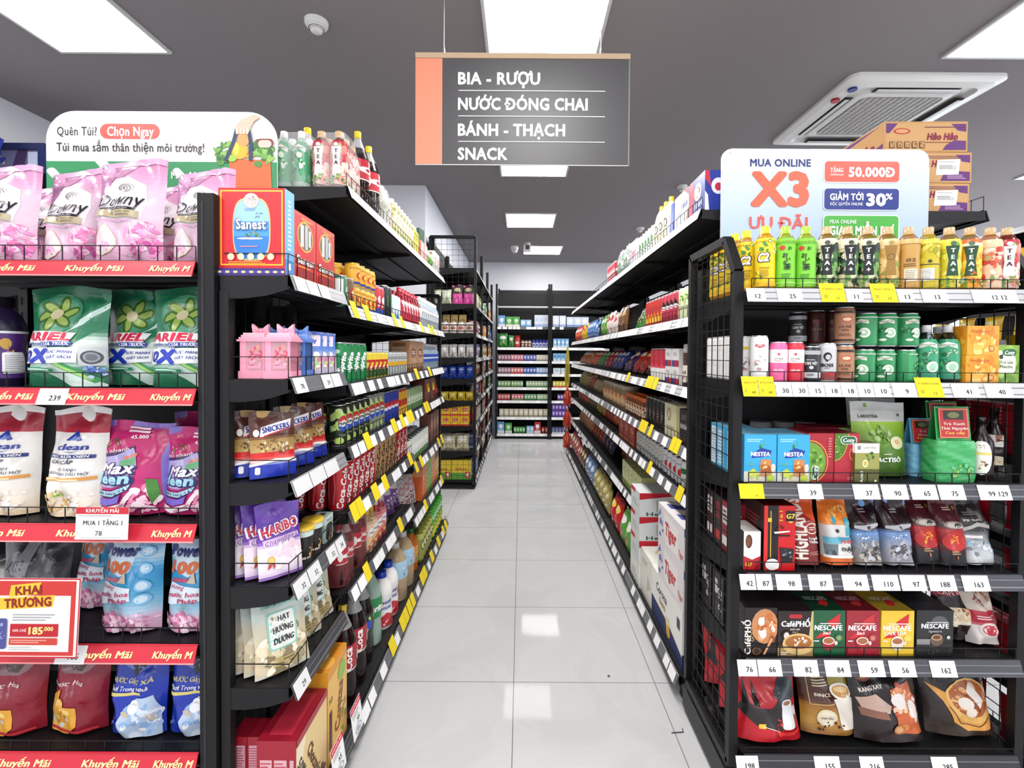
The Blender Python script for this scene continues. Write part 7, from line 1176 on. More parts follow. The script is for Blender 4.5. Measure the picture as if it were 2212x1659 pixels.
rcn = qcan('c83a4a', 'f0d8dc', 'f4f0f0', .033, .165, 'beer_can'); run(R_, 0, 3.78, 4.12, rcn, 'tall red beer can', .068, rows=2)
# second shelf
pgc = can('beer_can', .0285, .150, 'd4dcb4', [('N', .5, .70, .22, .16, 6, ['6fae3a', '8fc45a', '4f8a2a'], 3), ('T', 'FACTORY', .5, .42, .06, '6a7a4a', {'w': .4}), ('F', .34, .3, .66, .36, 1, '9aa87a'), ('E', .82, .75, .1, .1, 'c83a4a')], n=18); run(R_, 1, 1.925, 2.26, pgc, 'pale green cocktail can', .060, rows=2, rz=25)
pkc = can('beer_can', .0285, .150, 'b8324a', [('P', [(.3, .62), (.5, .85), (.7, .62)], '2a1c22'), ('E', .5, .55, .2, .08, 'f0dce0'), ('T', 'strong', .5, .55, .06, '4a1c28', {'w': .34}), ('R', 0, 0, 1, .22, '8a2034'), ('N', .7, .25, .12, .12, 4, ['e88a9a', 'f0c0c8'], 3)], n=18); run(R_, 1, 2.27, 2.52, pkc, 'raspberry pink beer can', .060, rows=2, rz=25)
ofc = can('beer_can', .0285, .150, 'b02a30', [('P', [(.1, .1), (.3, .6), (.5, .3), (.7, .7), (.9, .15)], 'e88a2a'), ('P', [(.3, .1), (.45, .4), (.6, .1)], 'f2c84a'), ('R', 0, .75, 1, 1, 'c83a34')], n=16); run(R_, 1, 2.53, 2.84, ofc, 'red can with orange flames', .060, rows=2, rz=25)
gsb = qbag('4f9a4a', 'e4ecd8', 'c8b070', '2f6a34', .17, .22, .06, 7); run(R_, 1, 2.9, 3.42, gsb, 'green snack bag leaning back', .13, tilt=-30, rz=10, n=4, d=.11)
for a, b_, c, n_, q in ((3.45, 3.72, ('7a5234', 'c8a878', 'e0c8a0', '4a3020'), 'brown', 2), (3.75, 4.2, ('e8dcd8', 'c83a34', 'e0a060', 'f2f0ee'), 'white and red', 4), (4.22, 4.48, ('5aa03a', 'e8ecd0', 'c8d870', '2f7a2a'), 'bright green', 2), (4.5, 4.66, ('24303c', '5aa8c8', 'e8e8ea', '14181e'), 'black', 1), (4.7, 5.4, ('5a8ac8', 'c8dcf0', 'f0f0e8', '2a5aa0'), 'blue', 6), (5.42, 5.9, ('eac02a', 'c83a2a', 'f2e08a', 'c89a1a'), 'yellow', 4), (5.92, 6.56, ('d03a34', 'f0e0d8', 'e8b04a', 'a81c24'), 'red', 4)): run(R_, 1, a, b_, qbag(*c, .13, .2, .06, int(a * 10)), 'upright %s snack bag' % n_, .11, n=q, tilt=-6)
# third shelf
whs = bottle('jar_drink', .042, .19, '4a2c1a', (.1, .5), 'e8e0d4', [('T', 'Bird', .5, .6, .2, '3a3a34', {'w': .3}), ('F', .3, .2, .7, .4, 2, '8a7a6a')], 'b8b4ac', 'jar', fill=.62); run(R_, 2, 1.93, 2.20, whs, 'brown jar with clear glass top', .09, rows=2, n=3)
wbx = carton('liquor_box', .10, .09, .085, 'e8e6e6', [('R', 0, 0, .35, .35, '2a3a8c'), ('R', .35, 0, 1, .35, 'a82a3a'), ('F', .2, .6, .8, .8, 2, '9a9a9e')], [('F', .2, .4, .8, .8, 3, '9a9a9e')]); run(R_, 2, 2.215, 2.43, wbx, 'small white boxed bottle', .105, layers=2, lh=.086, n=2)
rtn = can('biscuit_tin', .045, .175, 'b8243a', [('R', 0, 0, 1, .4, 'ece8ea'), ('P', [(.2, .4), (.8, .4), (.5, .62)], 'd84a5a')], n=18); run(R_, 2, 2.46, 2.74, rtn, 'red and white biscuit tin', .095, n=3)
for a, b_, c, n_, q in ((2.78, 3.12, ('7a1c24', 'c89a5a', 'e0c8a0', '3a1014'), 'dark red', 3), (3.14, 3.5, ('c8362e', 'f0d8a8', 'e8a83a', '8a1c1c'), 'red and orange', 3), (3.52, 3.85, ('4a2a6a', 'e8c8b0', 'd88a4a', '2a1444'), 'purple', 3), (3.87, 4.3, ('24348c', 'e8e0e4', 'd8a86a', '14205a'), 'deep blue', 4), (4.32, 4.7, ('a81c30', 'f2e0d0', 'e0b060', '6a1020'), 'crimson', 4), (4.72, 5.1, ('3a8a3a', 'e8f0d8', 'e0d070', '1f5a24'), 'green', 4), (5.12, 5.6, ('e04a2a', 'f4e0c0', 'f0b84a', 'a82a14'), 'orange red', 5), (5.62, 6.56, ('d87a34', 'f4ead0', 'c83a2a', '9a4a1a'), 'orange', 6)): run(R_, 2, a, b_, qbag(*c, .14, .20, .06, int(a * 11)), '%s snack bag leaning back' % n_, .11, n=q, tilt=-38, d=.10)
# fourth shelf
dkx = carton('coffee_gift_box', .13, .12, .155, '17171a', [('T', 'KHOÁNG', .5, .5, .13, 'e0e0e2', {'w': .8, 'b': .03}), ('R', 0, .05, 1, .2, '4a3a30'), ('F', .2, .7, .8, .85, 3, '7a7a7e')], [('F', .1, .2, .9, .8, 6, '8a8a8e')]); run(R_, 3, 1.925, 2.20, dkx, 'black box with white lettering', .135, n=2)
bgx = carton('tea_gift_box', .20, .12, .16, 'd8d4b4', [('O', .35, .68, .16, .2, .03, '6a5a4a'), ('O', .35, .68, .1, .12, .02, 'a86a5a'), ('F', .15, .2, .85, .34, 2, '8a8a6a'), ('R', .9, 0, 1, 1, 'c8c04a')], [('O', .5, .6, .25, .2, .03, '8a7a6a')]); run(R_, 3, 2.22, 2.43, bgx, 'beige box with ring emblem', .2, n=1)
bkc = can('chips_can', .034, .155, '1e1e22', [('R', .25, .2, .5, .8, 'b8303a'), ('F', .3, .3, .7, .7, 4, '8a8a90')], n=16); run(R_, 3, 2.45, 2.82, bkc, 'black canister', .074, rows=2)
olj = bottle('peanut_jar', .034, .135, '8a4a2a', (.15, .6), 'd8c0a8', [('N', .5, .5, .4, .4, 8, ['a85a34', 'e8d8c8', '7a3a1c'], 3)], 'e8762a', 'jar'); run(R_, 3, 2.85, 3.36, olj, 'peanut jar with orange lid', .074, rows=2)
bgj = bottle('snack_tub', .07, .17, 'b89a78', (.15, .6), 'd0a878', [('N', .5, .5, .4, .4, 9, ['e0904a', 'f0e0c8', 'c83a2a'], 3)], 'd8cdb8', 'jar'); run(R_, 3, 3.40, 4.3, bgj, 'big clear snack tub', .148)
for a, b_, c, n_, q in ((4.33, 4.75, ('e0b82a', 'f4ecc0', 'c87a2a', 'a8841a'), 'yellow', 4), (4.77, 5.3, ('c8a878', '3a6a34', 'e0d0a8', '8a7a4a'), 'beige and green', 5), (5.32, 5.8, ('a83a2a', 'f0e4d0', 'e0a84a', '6a1c14'), 'brick red', 4), (5.82, 6.56, ('b8a83a', 'f0f0d0', '5a8a34', '7a742a'), 'mustard', 5)): run(R_, 3, a, b_, qbag(*c, .14, .2, .06, int(a * 12)), '%s snack bag' % n_, .11, n=q, tilt=-28, d=.10)
# fifth shelf: beer cans
hnk = can('beer_can', .033, .122, 'c4c8c6', [('P', star(.5, .66, .08, .62), 'c8242e'), ('T', 'Heinek', .5, .34, .1, '2a4a34', {'w': .44, 'b': .04}), ('F', .3, .82, .7, .9, 1, '8a9a90')], n=18)
grw = can('beer_can', .033, .122, 'd8e0d8', [('R', 0, .55, 1, .8, '1f6a3a'), ('E', .5, .67, .2, .12, '1f6a3a'), ('T', 'LAGER', .5, .3, .08, '3a5a44', {'w': .34}), ('E', .2, .3, .1, .1, 'c83a34')], n=18)
tgc = can('beer_can', .033, .122, 'd0d2da', [('R', 0, .2, .3, .8, '3a58b0'), ('E', .66, .45, .16, .18, 'c83038'), ('F', .3, .8, .7, .9, 1, '8a8e9a')], n=18)
run(R_, 4, 1.925, 2.20, grw, 'white can with green band', .068, rows=2, rz=25); run(R_, 4, 2.21, 2.48, tgc, 'silver can with blue and red', .068, rows=2, rz=25); run(R_, 4, 2.49, 3.04, hnk, 'silver beer can with red star', .068, rows=2, rz=25)
tet = carton('red_gift_box', .15, .1, .16, 'b01c1c', [('N', .5, .55, .2, .2, 7, ['e8b84a', 'c8902a', 'f0d890'], 3), ('R', .08, .06, .92, .12, 'e0a83a')], [('R', .08, .06, .92, .94, '9a1414'), ('E', .5, .6, .2, .14, 'e0a83a')]); run(R_, 4, 3.06, 3.55, tet, 'red and gold gift box', .16)
for a, b_, c, n_, q in ((3.58, 4.1, ('d8602a', 'f2d0a0', 'e8a02a', '9a3a14'), 'orange', 4), (4.12, 4.5, ('c02a24', 'f0e0d0', 'e8a84a', '7a1414'), 'scarlet', 3), (4.52, 5.0, ('d8b03a', '5a8ab8', 'f0ecd8', '9a7a1a'), 'gold and blue', 4), (5.02, 5.6, ('4a6a3a', 'e8e4c8', 'c83a34', '2a4420'), 'forest green', 5), (5.62, 6.56, ('c85a34', 'f0e0cc', 'e8b86a', '8a3018'), 'rust orange', 6)): run(R_, 4, a, b_, qbag(*c, .14, .17, .06, int(a * 13)), '%s snack bag' % n_, .11, n=q, tilt=-20, d=.09)
# sixth shelf
gmp = carton('milk_pack', .10, .09, .16, 'c8cc8a', [('N', .5, .55, .3, .2, 8, ['8fae3a', 'e8ecc8', '6a8a2a'], 3), ('R', 0, 0, 1, .2, 'a8b84a')], [('R', 0, 0, 1, .2, 'a8b84a')]); run(R_, 5, 2.87, 3.42, gmp, 'pale green milk pack', .106, rows=2)
bbg = qbag('8a5a34', 'b8844a', 'c89a64', '5a3418', .30, .24, .13, 5, 'snack_sack'); run(R_, 5, 3.48, 4.15, bbg, 'big shiny brown sack', .33, n=2, tilt=-40, d=.16)
for a, b_, c, n_, q in ((4.18, 4.7, ('1c2456', '8a94c8', 'e0c8a0', '0e1230'), 'navy blue', 3), (4.72, 5.4, ('a83a2a', 'e8c8a8', 'd8a878', '6a1c14'), 'brown red', 5), (5.42, 6.56, ('c88a5a', 'f0e0c8', 'b84a2a', '8a4a24'), 'tan', 6)): run(R_, 5, a, b_, qbag(*c, .16, .2, .07, int(a * 14)), '%s snack bag' % n_, .13, n=q, tilt=-28, d=.10)
# lowest shelf: cartons on the base
def base(K, y, x, dz, desc, where, rz=-90): b = RG[0] if y < 2.84 else RG[1]; t = len(b.sh) - 1; return put(K, x, y, b.z(t) + dz, rz, desc, where)
cor = carton('beer_carton', .45, .28, .245, 'f0efea', [('P', [(0, 0), (1, 0), (1, .24), (.6, .38), (0, .42)], '27315e'), ('T', 'Corona', .36, .74, .15, '2a3050', {'w': .36, 'b': .03}), ('T', 'Extra', .40, .56, .11, 'b89a4a', {'w': .2}), ('P', [(.5, .45), (.56, .2), (.66, .2), (.62, .5)], 'e8d8a8'), ('C', .60, .25, .06, 'd8a82a'), ('R', .86, .62, .94, .8, '4a4a5a')], [('R', 0, 0, 1, .28, '27315e'), ('T', 'Corona', .5, .65, .14, '2a3050', {'w': .6})], m=MATTE)
base(cor, 2.155, .805, 0, 'white and navy beer carton', 'on the base next to the rack post')
tgr = carton('beer_carton', .36, .26, .172, 'e4dfe0', [('P', [(.28, .92), (.80, .80), (.80, .14), (.34, .08), (.24, .5)], 'f0ecec'), ('T', 'Tiger', .52, .5, .34, 'c83a40', {'w': .42, 'it': .1, 'b': .05}), ('N', .12, .5, .10, .36, 12, ['5a64a8', '8a90c0', 'e8e8f0'], 4), ('T', 'Tiger', .9, .3, .14, 'd88a8c', {'w': .16})], [('T', 'Tiger', .5, .5, .3, 'c83a40', {'w': .6}), ('R', 0, .8, 1, 1, '6a74b0')], [('P', [(.1, .1), (.3, .1), (.5, .9), (.4, .9)], '4a5298'), ('P', [(.5, .1), (.7, .1), (.9, .9), (.8, .9)], '4a5298')], m=MATTE)
for k in range(2): base(tgr, 2.10, .795, .2465 + .1735 * k, 'white beer carton with red script', ('lower' if not k else 'upper') + ' on the navy beer carton')
wct = carton('beer_carton', .225, .24, .24, 'e8e6dc', [('P', [(.5, .2), (.9, .4), (.6, .6)], 'c8c6ba'), ('F', .1, .7, .6, .85, 2, 'b8b6a8')], [('F', .2, .4, .8, .7, 3, 'b8b6a8')], [('P', [(.2, .3), (.5, .6), (.8, .5), (.4, .2)], 'd8c48a')], m=MATTE)
base(wct, 2.502, .79, 0, 'plain cream beer carton', 'on the base between beer cartons')
hct = carton('beer_carton', .20, .26, .132, 'd8dcdc', [('R', 0, .82, .5, 1, 'c8283a'), ('F', .2, .3, .8, .6, 2, 'b0b8b6')], [('P', [(.0, .82), (1, .98), (1, 1), (0, 1)], 'c82a3a'), ('P', [(0, .72), (.86, .9), (0, .96)], 'c02434'), ('R', .36, .22, .68, .68, 'b4bab8'), ('P', star(.52, .45, .09, 1.6), 'c8242e'), ('T', 'Heinek', .5, .12, .15, '3a5a48', {'w': .7, 'b': .03})], m=MATTE)
for k in range(3): base(hct, 2.722, .79, .0 + .133 * (k + 1), 'grey beer carton with red star', ('lowest', 'middle', 'topmost')[k] + ' of the stack beside the cream carton')
base(carton('beer_carton', .20, .26, .131, 'e4e4de', [('F', .2, .3, .8, .6, 2, 'b0b8b6')], [('F', .2, .3, .8, .6, 2, 'b0b8b6')], m=MATTE), 2.722, .79, 0, 'plain white beer carton', 'under the stack of red star cartons')
gpp = qbag('5aa83a', 'f0ece8', 'c83a34', 'a8d87a', .15, .24, .08, 9, 'rice_cake_bag'); run(R_, 6, 3.0, 3.32, gpp, 'green and white bag', .15, n=2, tilt=-8, d=.07)
rpp = qbag('c8202c', 'f2d84a', 'f0e8e0', '8a1018', .14, .24, .08, 10, 'rice_cake_bag'); run(R_, 6, 3.36, 3.66, rpp, 'red and yellow bag', .14, n=2, tilt=-8, d=.07)
gtb = qbag('a8985a', 'c8b87a', 'd8cc9a', '7a6a34', .15, .24, .09, 11, 'tea_sack'); run(R_, 6, 3.70, 4.5, gtb, 'golden olive bag', .16, n=5, tilt=-8, d=.07)
for a, b_, c, n_, q in ((4.55, 5.1, ('6a8ab8', 'd8e4f0', 'e8d8a8', '3a5a8a'), 'pale blue', 4), (5.12, 5.6, ('5a3a2a', 'd8b890', 'b89a6a', '34201a'), 'dark brown', 3), (5.62, 6.56, ('b84a5a', 'c8d0a0', 'e8c8b8', '7a2a3a'), 'pink and green', 5)): run(R_, 6, a, b_, qbag(*c, .15, .24, .08, int(a * 15)), '%s bag' % n_, .14, n=q, tilt=-8, d=.07)
# hanging strips and red net bags at the far end
hk = MB(); hk.bar((0, 0, 0), (.07, -.06, 0), .003, '222224', STEEL)
t = thing('hanging_strip', 'yellow hanging strips at the far end of the snack gondola', 'hanging strip', (.655, 6.67, 1.50)); part('hook', hk, t)
mb = MB(); rn = random.Random(4)
for i in range(14):
    x, y = rn.uniform(-.03, .02), rn.uniform(-.05, .05); mb.path([(x * .2, y * .2, 0), (x, y, -.2), (x * 1.2 + rn.uniform(-.02, .02), y, -.42), (x, y * .8, -.55)], .0045, rn.choice(['c8b83a', 'd8c84a', 'b0a02a', '9a9a3a']), GLOSS, 5)
part('strips', mb, t)
for k in range(3):
    t = thing('net_bag', 'red net bag hanging at the end of the snack gondola, %s of three' % ('topmost', 'middle', 'lowest')[k], 'net bag', (.655, 6.68, .92 - .295 * k), 0, 'red net bags hanging in a column')
    mb = MB(); mb.lathe([(.004, 0), (.03, -.04), (.052, -.11), (.055, -.19), (.045, -.24), (.01, -.26)], 'b83a24', FOIL, 14); part('bag_body', mb, t)
    mb = MB(); rn = random.Random(k)
    for i in range(16):
        a = rn.uniform(0, 6.28); z = rn.uniform(-.25, -.05); r = .05; mb.bar((r * math.cos(a), r * math.sin(a), z), (r * 1.15 * math.cos(a + .3), r * 1.15 * math.sin(a + .3), z - .05), .006, rn.choice(['e0502a', 'c82a1c', 'e8a05a', 'd84a34']), GLOSS, 5)
    part('red_filling', mb, t)
    mb = MB(); mb.lathe([(.012, -.02), (.016, 0), (.010, .006)], 'd8b04a', GLOSS, 10); part('tie', mb, t)
# price tags along the aisle rails
def rail_tags(bays, side, seedy, yellow):
    for bi, b in enumerate(bays):
        for t in range(len(b.sh)):
            tt = t if side == 'L' or len(b.sh) == 7 or t < 5 else 6
            if t == 0: continue
            rn = random.Random(seedy + bi * 31 + t * 7); u = .02; name = 'on the %s %s rail, %s bay' % (ORD7[tt], 'drinks' if side == 'L' else 'beer-aisle', ('first', 'second')[bi])
            while u < b.W - .09:
                w = rn.choice((.058, .066, .072)); y = rn.random() < yellow[min(tt, 6)]
                tag(b, t, u, u + w, None, (('yellow promotion tag' if y else 'white price tag with small print'), name), 'f2d824' if y else 'f3f3f3', .022 if y else 0)
                u += w + rn.choice((.003, .01, .05, .08))
rail_tags(LG, 'L', 11, (0, .3, .1, .2, .3, .2, .45)); rail_tags(RG[:2], 'R', 23, (0, 0, .45, .35, .3, .1, .05))
# ------------------------------------------------------------------ tall noodle rack goods
def wall(bay, t, u, d, K, desc, rz=90, tilt=0, dz=0, lay='', s=1): p = WU[bay].at(u, d, WU[bay].z(t) + dz); return put(K, *p, rz, desc, lay + ORD8[t] + ' noodle-rack shelf', 'the near end', tilt, s)
ORD8 = ['topmost', 'first filled', 'second', 'third', 'fourth', 'fifth', 'sixth', 'seventh', 'lowest']
def qb(c1, c2, c3, s, **k): return qbag(c1, c2, c3, mix(c1, '000000', .3), seed=s, **k)
gnb = qb('d8dcc0', 'f0f2e4', 'a8b88a', 3, w=.10, h=.15, d=.05, name='noodle_bag'); pnb = qb('e85aa8', 'f4d0e4', 'c83a8a', 4, w=.11, h=.15, d=.05, name='noodle_bag')
drk = bag('snack_pouch', .11, .20, .05, fade((0, 'd84a9a'), (.5, 'e05aa6'), (.6, '3a3028'), (1, '2a2420')), [('E', .5, .75, .3, .1, 'c8b890')], wr=1.4, seed=3)
for i in range(4): wall(0, 1, .05, (.405, .300, .19, .075)[i], gnb if i < 2 else drk, 'pale green noodle bag' if i < 2 else 'pink and dark noodle pouch', rz=0)
std = can('noodle_cup', .04, .115, 'e8e0d8', [('R', .0, .1, 1, .22, '3a2a28'), ('R', 0, .8, 1, .9, '3a2a28'), ('E', .5, .5, .2, .2, 'b8503a'), ('N', .5, .5, .3, .2, 6, ['8a5a4a', 'c8a890'], 3)], 'd8d8d8', n=14)
tnp = qbox('c8a860', 'a8843a', 'e8d8a8', .07, .07, .20, 'noodle_box')
for i in range(5): wall(0, 2, .06, .40 - .083 * i, std, 'striped noodle cup', rz=0)
for i in range(4): wall(0, 2, .16, .40 - .085 * i, tnp, 'tan noodle box', rz=0)
wnb = qb('e4e0de', 'f4f2f0', 'b8b0a8', 5, w=.09, h=.15, d=.06, name='noodle_bag'); blb_ = qb('2848b0', '6a8ae0', '1a2a70', 6, w=.09, h=.15, d=.06, name='noodle_bag'); ylb_ = qb('e8c83a', 'f2e07a', '8a6a1a', 7, w=.09, h=.10, d=.06, name='noodle_bag')
wgb = qb('d8d0b0', 'f0ece0', 'a8843a', 8, w=.15, h=.19, d=.06, name='noodle_bag')
for t, K, d, n, dp in ((3, wnb, 'white noodle bag', 5, .088), (4, blb_, 'shiny blue noodle bag', 5, .088), (5, ylb_, 'yellow noodle bag', 5, .088), (7, wgb, 'white and gold noodle bag', 3, .14)):
    for i in range(n): wall(0, t, .06, .41 - dp * i, K, d, rz=0, tilt=-6, s=.93)
ybx = qbox('f0c02a', 'c83a2a', 'f4e8c0', .095, .09, .105, 'noodle_box'); nbx = carton('noodle_carton', .20, .12, .20, 'e0c23a', [('R', 0, 0, 1, .35, '5a9a3a'), ('T', 'Safoco', .5, .55, .14, 'a83a2a', {'w': .6, 'it': .2}), ('R', .7, .1, .95, .4, 'c8302a'), ('T', '4', .82, .25, .2, 'f4f4f4')])
for i in range(4):
    for k in range(2): wall(0, 6, .06, .40 - .098 * i, ybx, 'yellow noodle box', rz=0, dz=.1055 * k, lay='upper layer, ' if k else 'lower layer, ')
for i in range(2): wall(0, 8, .075, .345 - .205 * i, nbx, 'yellow and green noodle carton', rz=0)
pal = [('c83a3a', 'f0d8c8', 'e8a84a', 'red'), ('b8884a', 'e8d8b0', 'c83a2a', 'tan'), ('8a2a3a', 'e0b8a8', 'd8a060', 'maroon'), ('d8c8b0', 'f2ece0', 'b8503a', 'beige'), ('3a5aa8', 'c8d8f0', 'e8e0d0', 'blue'), ('e0903a', 'f4e0b8', 'c83a2a', 'orange'), ('6a8a4a', 'e0e8c8', 'c8a84a', 'green')]
K7 = [(qbox(c, a, b, .10, .08, .15, 'noodle_box'), n) for c, a, b, n in pal]; K8 = [(qb(c, a, b, 11, w=.12, h=.16, d=.05, name='noodle_bag'), n) for c, a, b, n in pal]
rn = random.Random(12)
for bay in range(3):
    for t in range(1, 9):
        k = rn.randrange(7); u = .26 if bay == 0 else .06
        while u < .92:
            K, n = (K7 if rn.random() < .5 else K8)[k]; m = rn.choice((2, 3, 3))
            for q in range(m):
                if u > .92: break
                wall(bay, t, u, .055, K, '%s noodle %s' % (n, 'box' if K.name == 'noodle_box' else 'bag')); u += .125
            k = (k + rn.choice((1, 2, 3))) % 7
# ------------------------------------------------------------------ milk rack goods
ORD9 = ['top', 'second', 'third', 'fourth', 'fifth', 'sixth', 'seventh', 'lowest']
def milk(bay, t, x0, x1, n, K, desc, dz=0, layer=''):
    b = BW[bay]
    for i in range(n):
        x = x0 + (x1 - x0) * (i + .5) / n; p = b.at(x, .03 + K.d / 2, b.z(t) + dz); put(K, *p, 0, desc, layer + ORD9[t] + ' milk-rack shelf', 'the noodle rack')
mq = lambda c, c2, c3, w, h, name='milk_carton', d=.06: carton(name, w, d, h, c, [('R', 0, 0, 1, .25, c2), ('E', .5, .62, .3, .18, c3), ('R', .3, .3, .7, .42, mix(c, 'ffffff', .5))], [('R', 0, 0, 1, .25, c2)])
s = .885 / 114 / 3.456           # metres per pixel of a close look at the milk rack
bl, gn, lb, wb = mq('6aa8e0', 'f0f4f8', 'f4f6fa', .11, .19), mq('4aa84a', 'f0f0e8', 'd8ecc8', .11, .17), mq('a8d0ee', '5a9ad0', 'f4f8fc', .085, .12), mq('dfe8f6', 'a8bce8', 'c8d4f0', .075, .20)
wb2, wb3 = mq('e8eef8', 'a8b8dc', 'f6f8fc', .10, .19), mq('dce6f4', '8aa0d0', 'f4f6fc', .115, .17)
milk(0, 0, .03, .14, 1, bl, 'blue and white milk box'); milk(0, 0, .15, .38, 2, gn, 'green milk box'); milk(0, 0, .39, .57, 2, lb, 'small light blue milk box'); milk(0, 0, .62, .88 - .03, 3, wb, 'tall white milk box'); milk(1, 0, .03, .25, 2, wb2, 'white lilac-edged milk box'); milk(1, 0, .26, .62, 3, wb3, 'wide pale blue milk box')
mlo = qb('2f8a3a', 'f0f0ea', 'c8d870', 5, w=.16, h=.23, d=.06, name='malt_drink_bag'); mlo2 = qb('3a9a4a', 'd8e8c8', '1f5a24', 6, w=.09, h=.20, d=.05, name='malt_drink_bag')
milk(0, 1, .02, .19, 1, mlo, 'big green malt drink bag'); milk(0, 1, .20, .28, 1, mlo2, 'small green malt drink bag')
rj = bottle('milk_jar', .05, .20, 'b8322a', (.1, .7), 'c8403a', [('E', .5, .5, .2, .2, 'f0d8c8')], 'a82a24', 'jar', m=PLAST, n=14); wj = bottle('yogurt_bottle', .027, .125, 'e8dcd0', (.1, .6), '8a5a4a', [('E', .5, .5, .2, .2, 'f0e8e0')], '6a4a3a', 'jar', m=PLAST, n=12); dj = bottle('yogurt_bottle', .027, .135, '3a4aa8', (.1, .6), 'c8ccec', [('E', .5, .5, .2, .2, '3a4aa8')], '26307c', 'jar', m=PLAST, n=12)
milk(0, 1, .29, .39, 1, rj, 'red milk jar'); milk(0, 1, .40, .57, 3, wj, 'white yogurt bottle with brown lid'); milk(0, 1, .58, .86, 5, dj, 'blue yogurt bottle')
bb4 = mq('7ab8ea', 'e8f0f8', 'f4f8fc', .06, .15); milk(1, 1, .04, .30, 4, bb4, 'sky blue milk carton')
sm = lambda c, a, b: mq(c, a, b, .050, .105, d=.045)
for t, rows in ((2, (('a8788a', '6a3a50', 'e0d0d8', 'dull purple'), ('d88a98', 'a83a50', 'f4e4e8', 'pink'), ('6a70c0', '3a3f90', 'e0e4f4', 'violet blue'), ('d8d4c0', '9a9a7a', 'f2f0e8', 'cream'))), (3, (('a88a98', '7a4a60', 'e8dce0', 'dull mauve'), ('d87a7a', 'c83a44', 'f8f0f0', 'red and white'), ('5a74c8', '2f4aa0', 'e4e8f6', 'deep blue'), ('a8c4e8', '5a84c8', 'f4f8fc', 'pale blue')))):
    for i, (c, a, b, n) in enumerate(rows): milk(0, t, .03 + .208 * i, .03 + .208 * i + .204, 4, sm(c, a, b), 'small %s milk carton' % n)
milk(1, 2, .04, .30, 4, mq('8abce4', 'd8e8f4', '4a8ac8', .06, .13), 'light blue milk carton'); milk(1, 3, .04, .30, 2, mq('d8e8f0', 'f4f8f8', 'b8d0dc', .12, .10), 'pale white milk tray')
gsm = sm('8ab07a', '4a7a3a', 'e4ecd8')
milk(0, 4, .03, .235, 4, gsm, 'small green milk carton'); milk(0, 4, .245, .44, 4, gsm, 'small green milk carton'); milk(0, 4, .49, .87, 8, sm('a8c098', '5a8a4a', 'eaf0e0'), 'small pale green milk carton'); milk(1, 4, .04, .30, 5, sm('e0c83a', 'd85a3a', 'f4f0e0'), 'small yellow milk carton')
for x0, c, a, b, n in ((.03, 'c85a5a', '8a2430', 'f0d8d0', 'red'), (.25, 'c86a78', '6a8a4a', 'f0dcd8', 'pink'), (.46, '7aa87a', '3a6a44', 'e4ecdc', 'mid green'), (.67, 'a8c8a0', '5a8a5a', 'f0f4ea', 'pale mint')): milk(0, 5, x0, x0 + .2, 4, sm(c, a, b), 'small %s milk carton' % n)
milk(1, 5, .12, .30, 4, sm('6a4a98', '3a2a60', 'd8d0e8'), 'small purple milk carton')
milk(0, 6, .05, .85, 10, mq('d8d0b8', 'a8a888', 'f0ece0', .072, .13), 'beige milk carton')
for k in range(2): milk(1, 6, .03, .30, 5, sm('7a5ab8', '4a3480', 'dcd0f0'), 'small violet milk carton', .106 * k, 'upper layer, ' if k else 'lower layer, ')
milk(0, 7, .02, .14, 1, bl, 'blue and white milk box'); milk(0, 7, .15, .26, 1, gn, 'green milk box'); milk(0, 7, .29, .48, 4, sm('4a9a4a', '2a6a2e', 'd8ecd0'), 'small bright green milk carton'); milk(0, 7, .50, .62, 2, mq('8ac4ea', 'd8e8f4', 'f4f8fc', .06, .12), 'light blue milk carton'); milk(0, 7, .63, .73, 1, mq('c8303a', 'f0e0d8', 'f4f0ec', .1, .19), 'red and white milk box'); milk(0, 7, .74, .86, 2, sm('a8343c', '6a1c24', 'e0c0b8'), 'small dark red milk carton')
milk(1, 7, .03, .30, 5, sm('4a4e78', 'd8d8e4', '8a90b8'), 'small slate blue milk carton')
# ------------------------------------------------------------------ far left and far right corners of the picture
FL = Rack('wall_rack_bay', 'black rack against the side wall carrying a dark blue header', 'shelf rack', 'L', -3.03, 3.02, .9, .42, [(2.25, 0, 0), (1.8, 0, 0), (1.4, 0, 0), (.1, 0, 0)], 2.5)
hd = thing('header_sign', 'dark blue framed header sign on the rack by the side wall', 'sign', (-3.24, 3.04, 2.52))
mb = MB(); 
for a in ((-.22, .22, 0, .3, 0, .02), (-.22, .22, 0, .3, .15, .19), (-.22, -.18, 0, .3, .02, .15), (.18, .22, 0, .3, .02, .15)): mb.box(*a, '1c2450', GLOSS)
part('header_frame', mb, hd)
mb = MB(); mb.box(-.18, .18, .01, .02, .02, .15, '5a5a78', GLOSS); draw(mb, Flat((-.18, .01, .02), (1, 0, 0), (0, 0, 1), .36, .13), [('P', [(.5, 0), (.62, 1), (.8, 1), (.72, 0)], '3a2a4a'), ('R', .8, .0, .98, .9, 'a8b0c8'), ('N', .2, .5, .2, .4, 8, ['8a8aa8', 'd8b098', '2a3480'], 3)]); part('picture_panel', mb, hd)
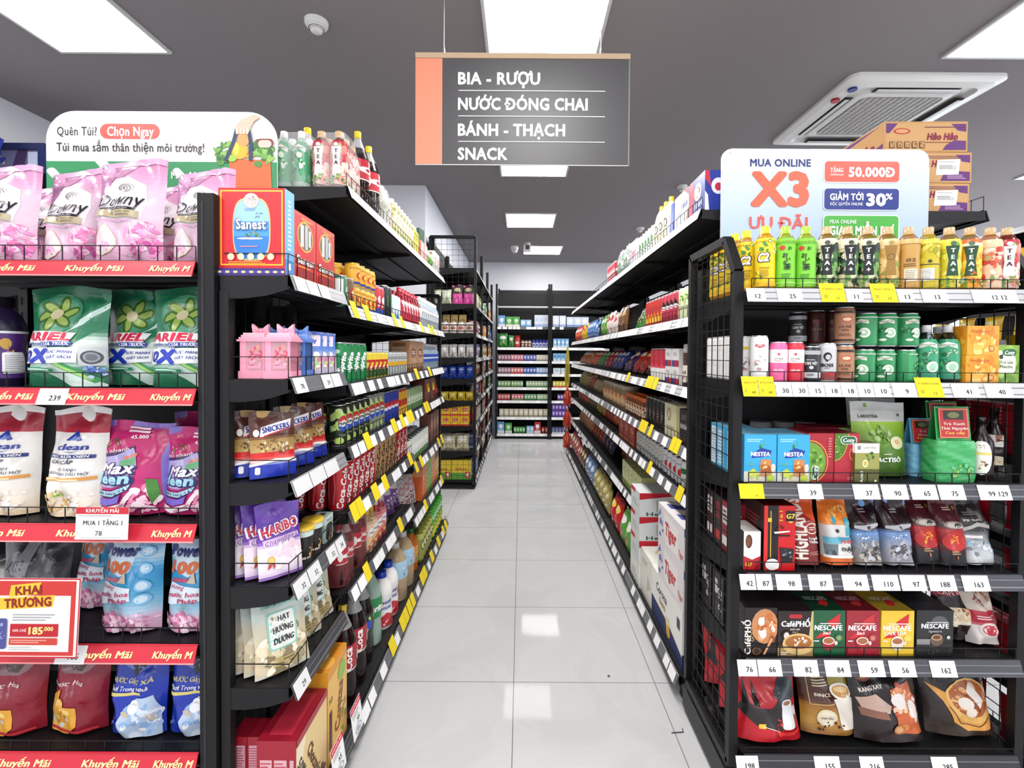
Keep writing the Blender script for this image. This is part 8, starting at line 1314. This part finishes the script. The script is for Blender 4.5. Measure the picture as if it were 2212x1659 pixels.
hb = thing('header_sign', 'slanted blue header sign nearer the entrance by the side wall', 'sign', (-3.30, 2.86, 2.60))
mb = MB(); mb.prism([(-.2, 0), (.14, 0), (.17, .07), (-.12, .24), (-.2, .24)], 'y', 0, .05, '20308c', GLOSS); draw(mb, Flat((-.2, 0, 0), (1, 0, 0), (0, 0, 1), .4, .24), [('P', [(.1, .35), (.55, .2), (.6, .3), (.2, .7)], 'c8d0e8'), ('E', .3, .12, .2, .08, 'c8a088')]); part('sign_board', mb, hb)
mb = MB(); mb.box(-.15, -.12, .05, .07, -.35, .2, '17171a', STEEL); mb.box(-.15, -.12, .05, .18, -.35, -.32, '17171a', STEEL); part('support_arm', mb, hb)
FR = Rack('gondola_bay', 'dark gondola bay of the next aisle at the picture edge', 'shelf rack', 'R', 3.1, 2.15, 1.6, .5, [(2.2, 0, 0), (1.85, 0, 0), (1.5, 0, 0), (1.1, 0, 0), (.1, 0, 0)], 2.25)
for i in range(7): p = FR.at(1.5 - .2 * i, .1, FR.z(2)); put(yp, *p, -90, 'yellow snack bag', 'middle shelf of the next aisle gondola', 'the far end', -6)
# scraps on the floor
mb = MB(); mb.bar((0, 0, .002), (.045, .004, .002), .0016, '2a2a2c', MATTE); mb.bar((.045, .004, .002), (.047, .022, .002), .0016, '2a2a2c', MATTE)
thing('plastic_scrap', 'thin black plastic scrap lying on the floor by the end rack', 'scrap', (.565, 1.74, 0), 0, None, mb)
mb = MB(); mb.lathe([(.006, 0), (.006, .002), (.001, .003)], '4a4a4a', MATTE, 7); thing('paper_scrap', 'tiny dark crumb on the grey floor tile in the aisle', 'scrap', (.39, 2.05, 0), 0, None, mb)
# ------------------------------------------------------------------ labels
write_labels()
def tag_labels():
    by = {}
    for o, (d, w) in TAGS: by.setdefault(w, []).append((o, d))
    for w, v in by.items():
        for i, (o, d) in enumerate(v): o['label'] = '%s, %s along, %s' % (d, ordinal(i + 1), w); o['group'] = 'price tags ' + w
tag_labels()
bpy.data.objects.remove(_to)
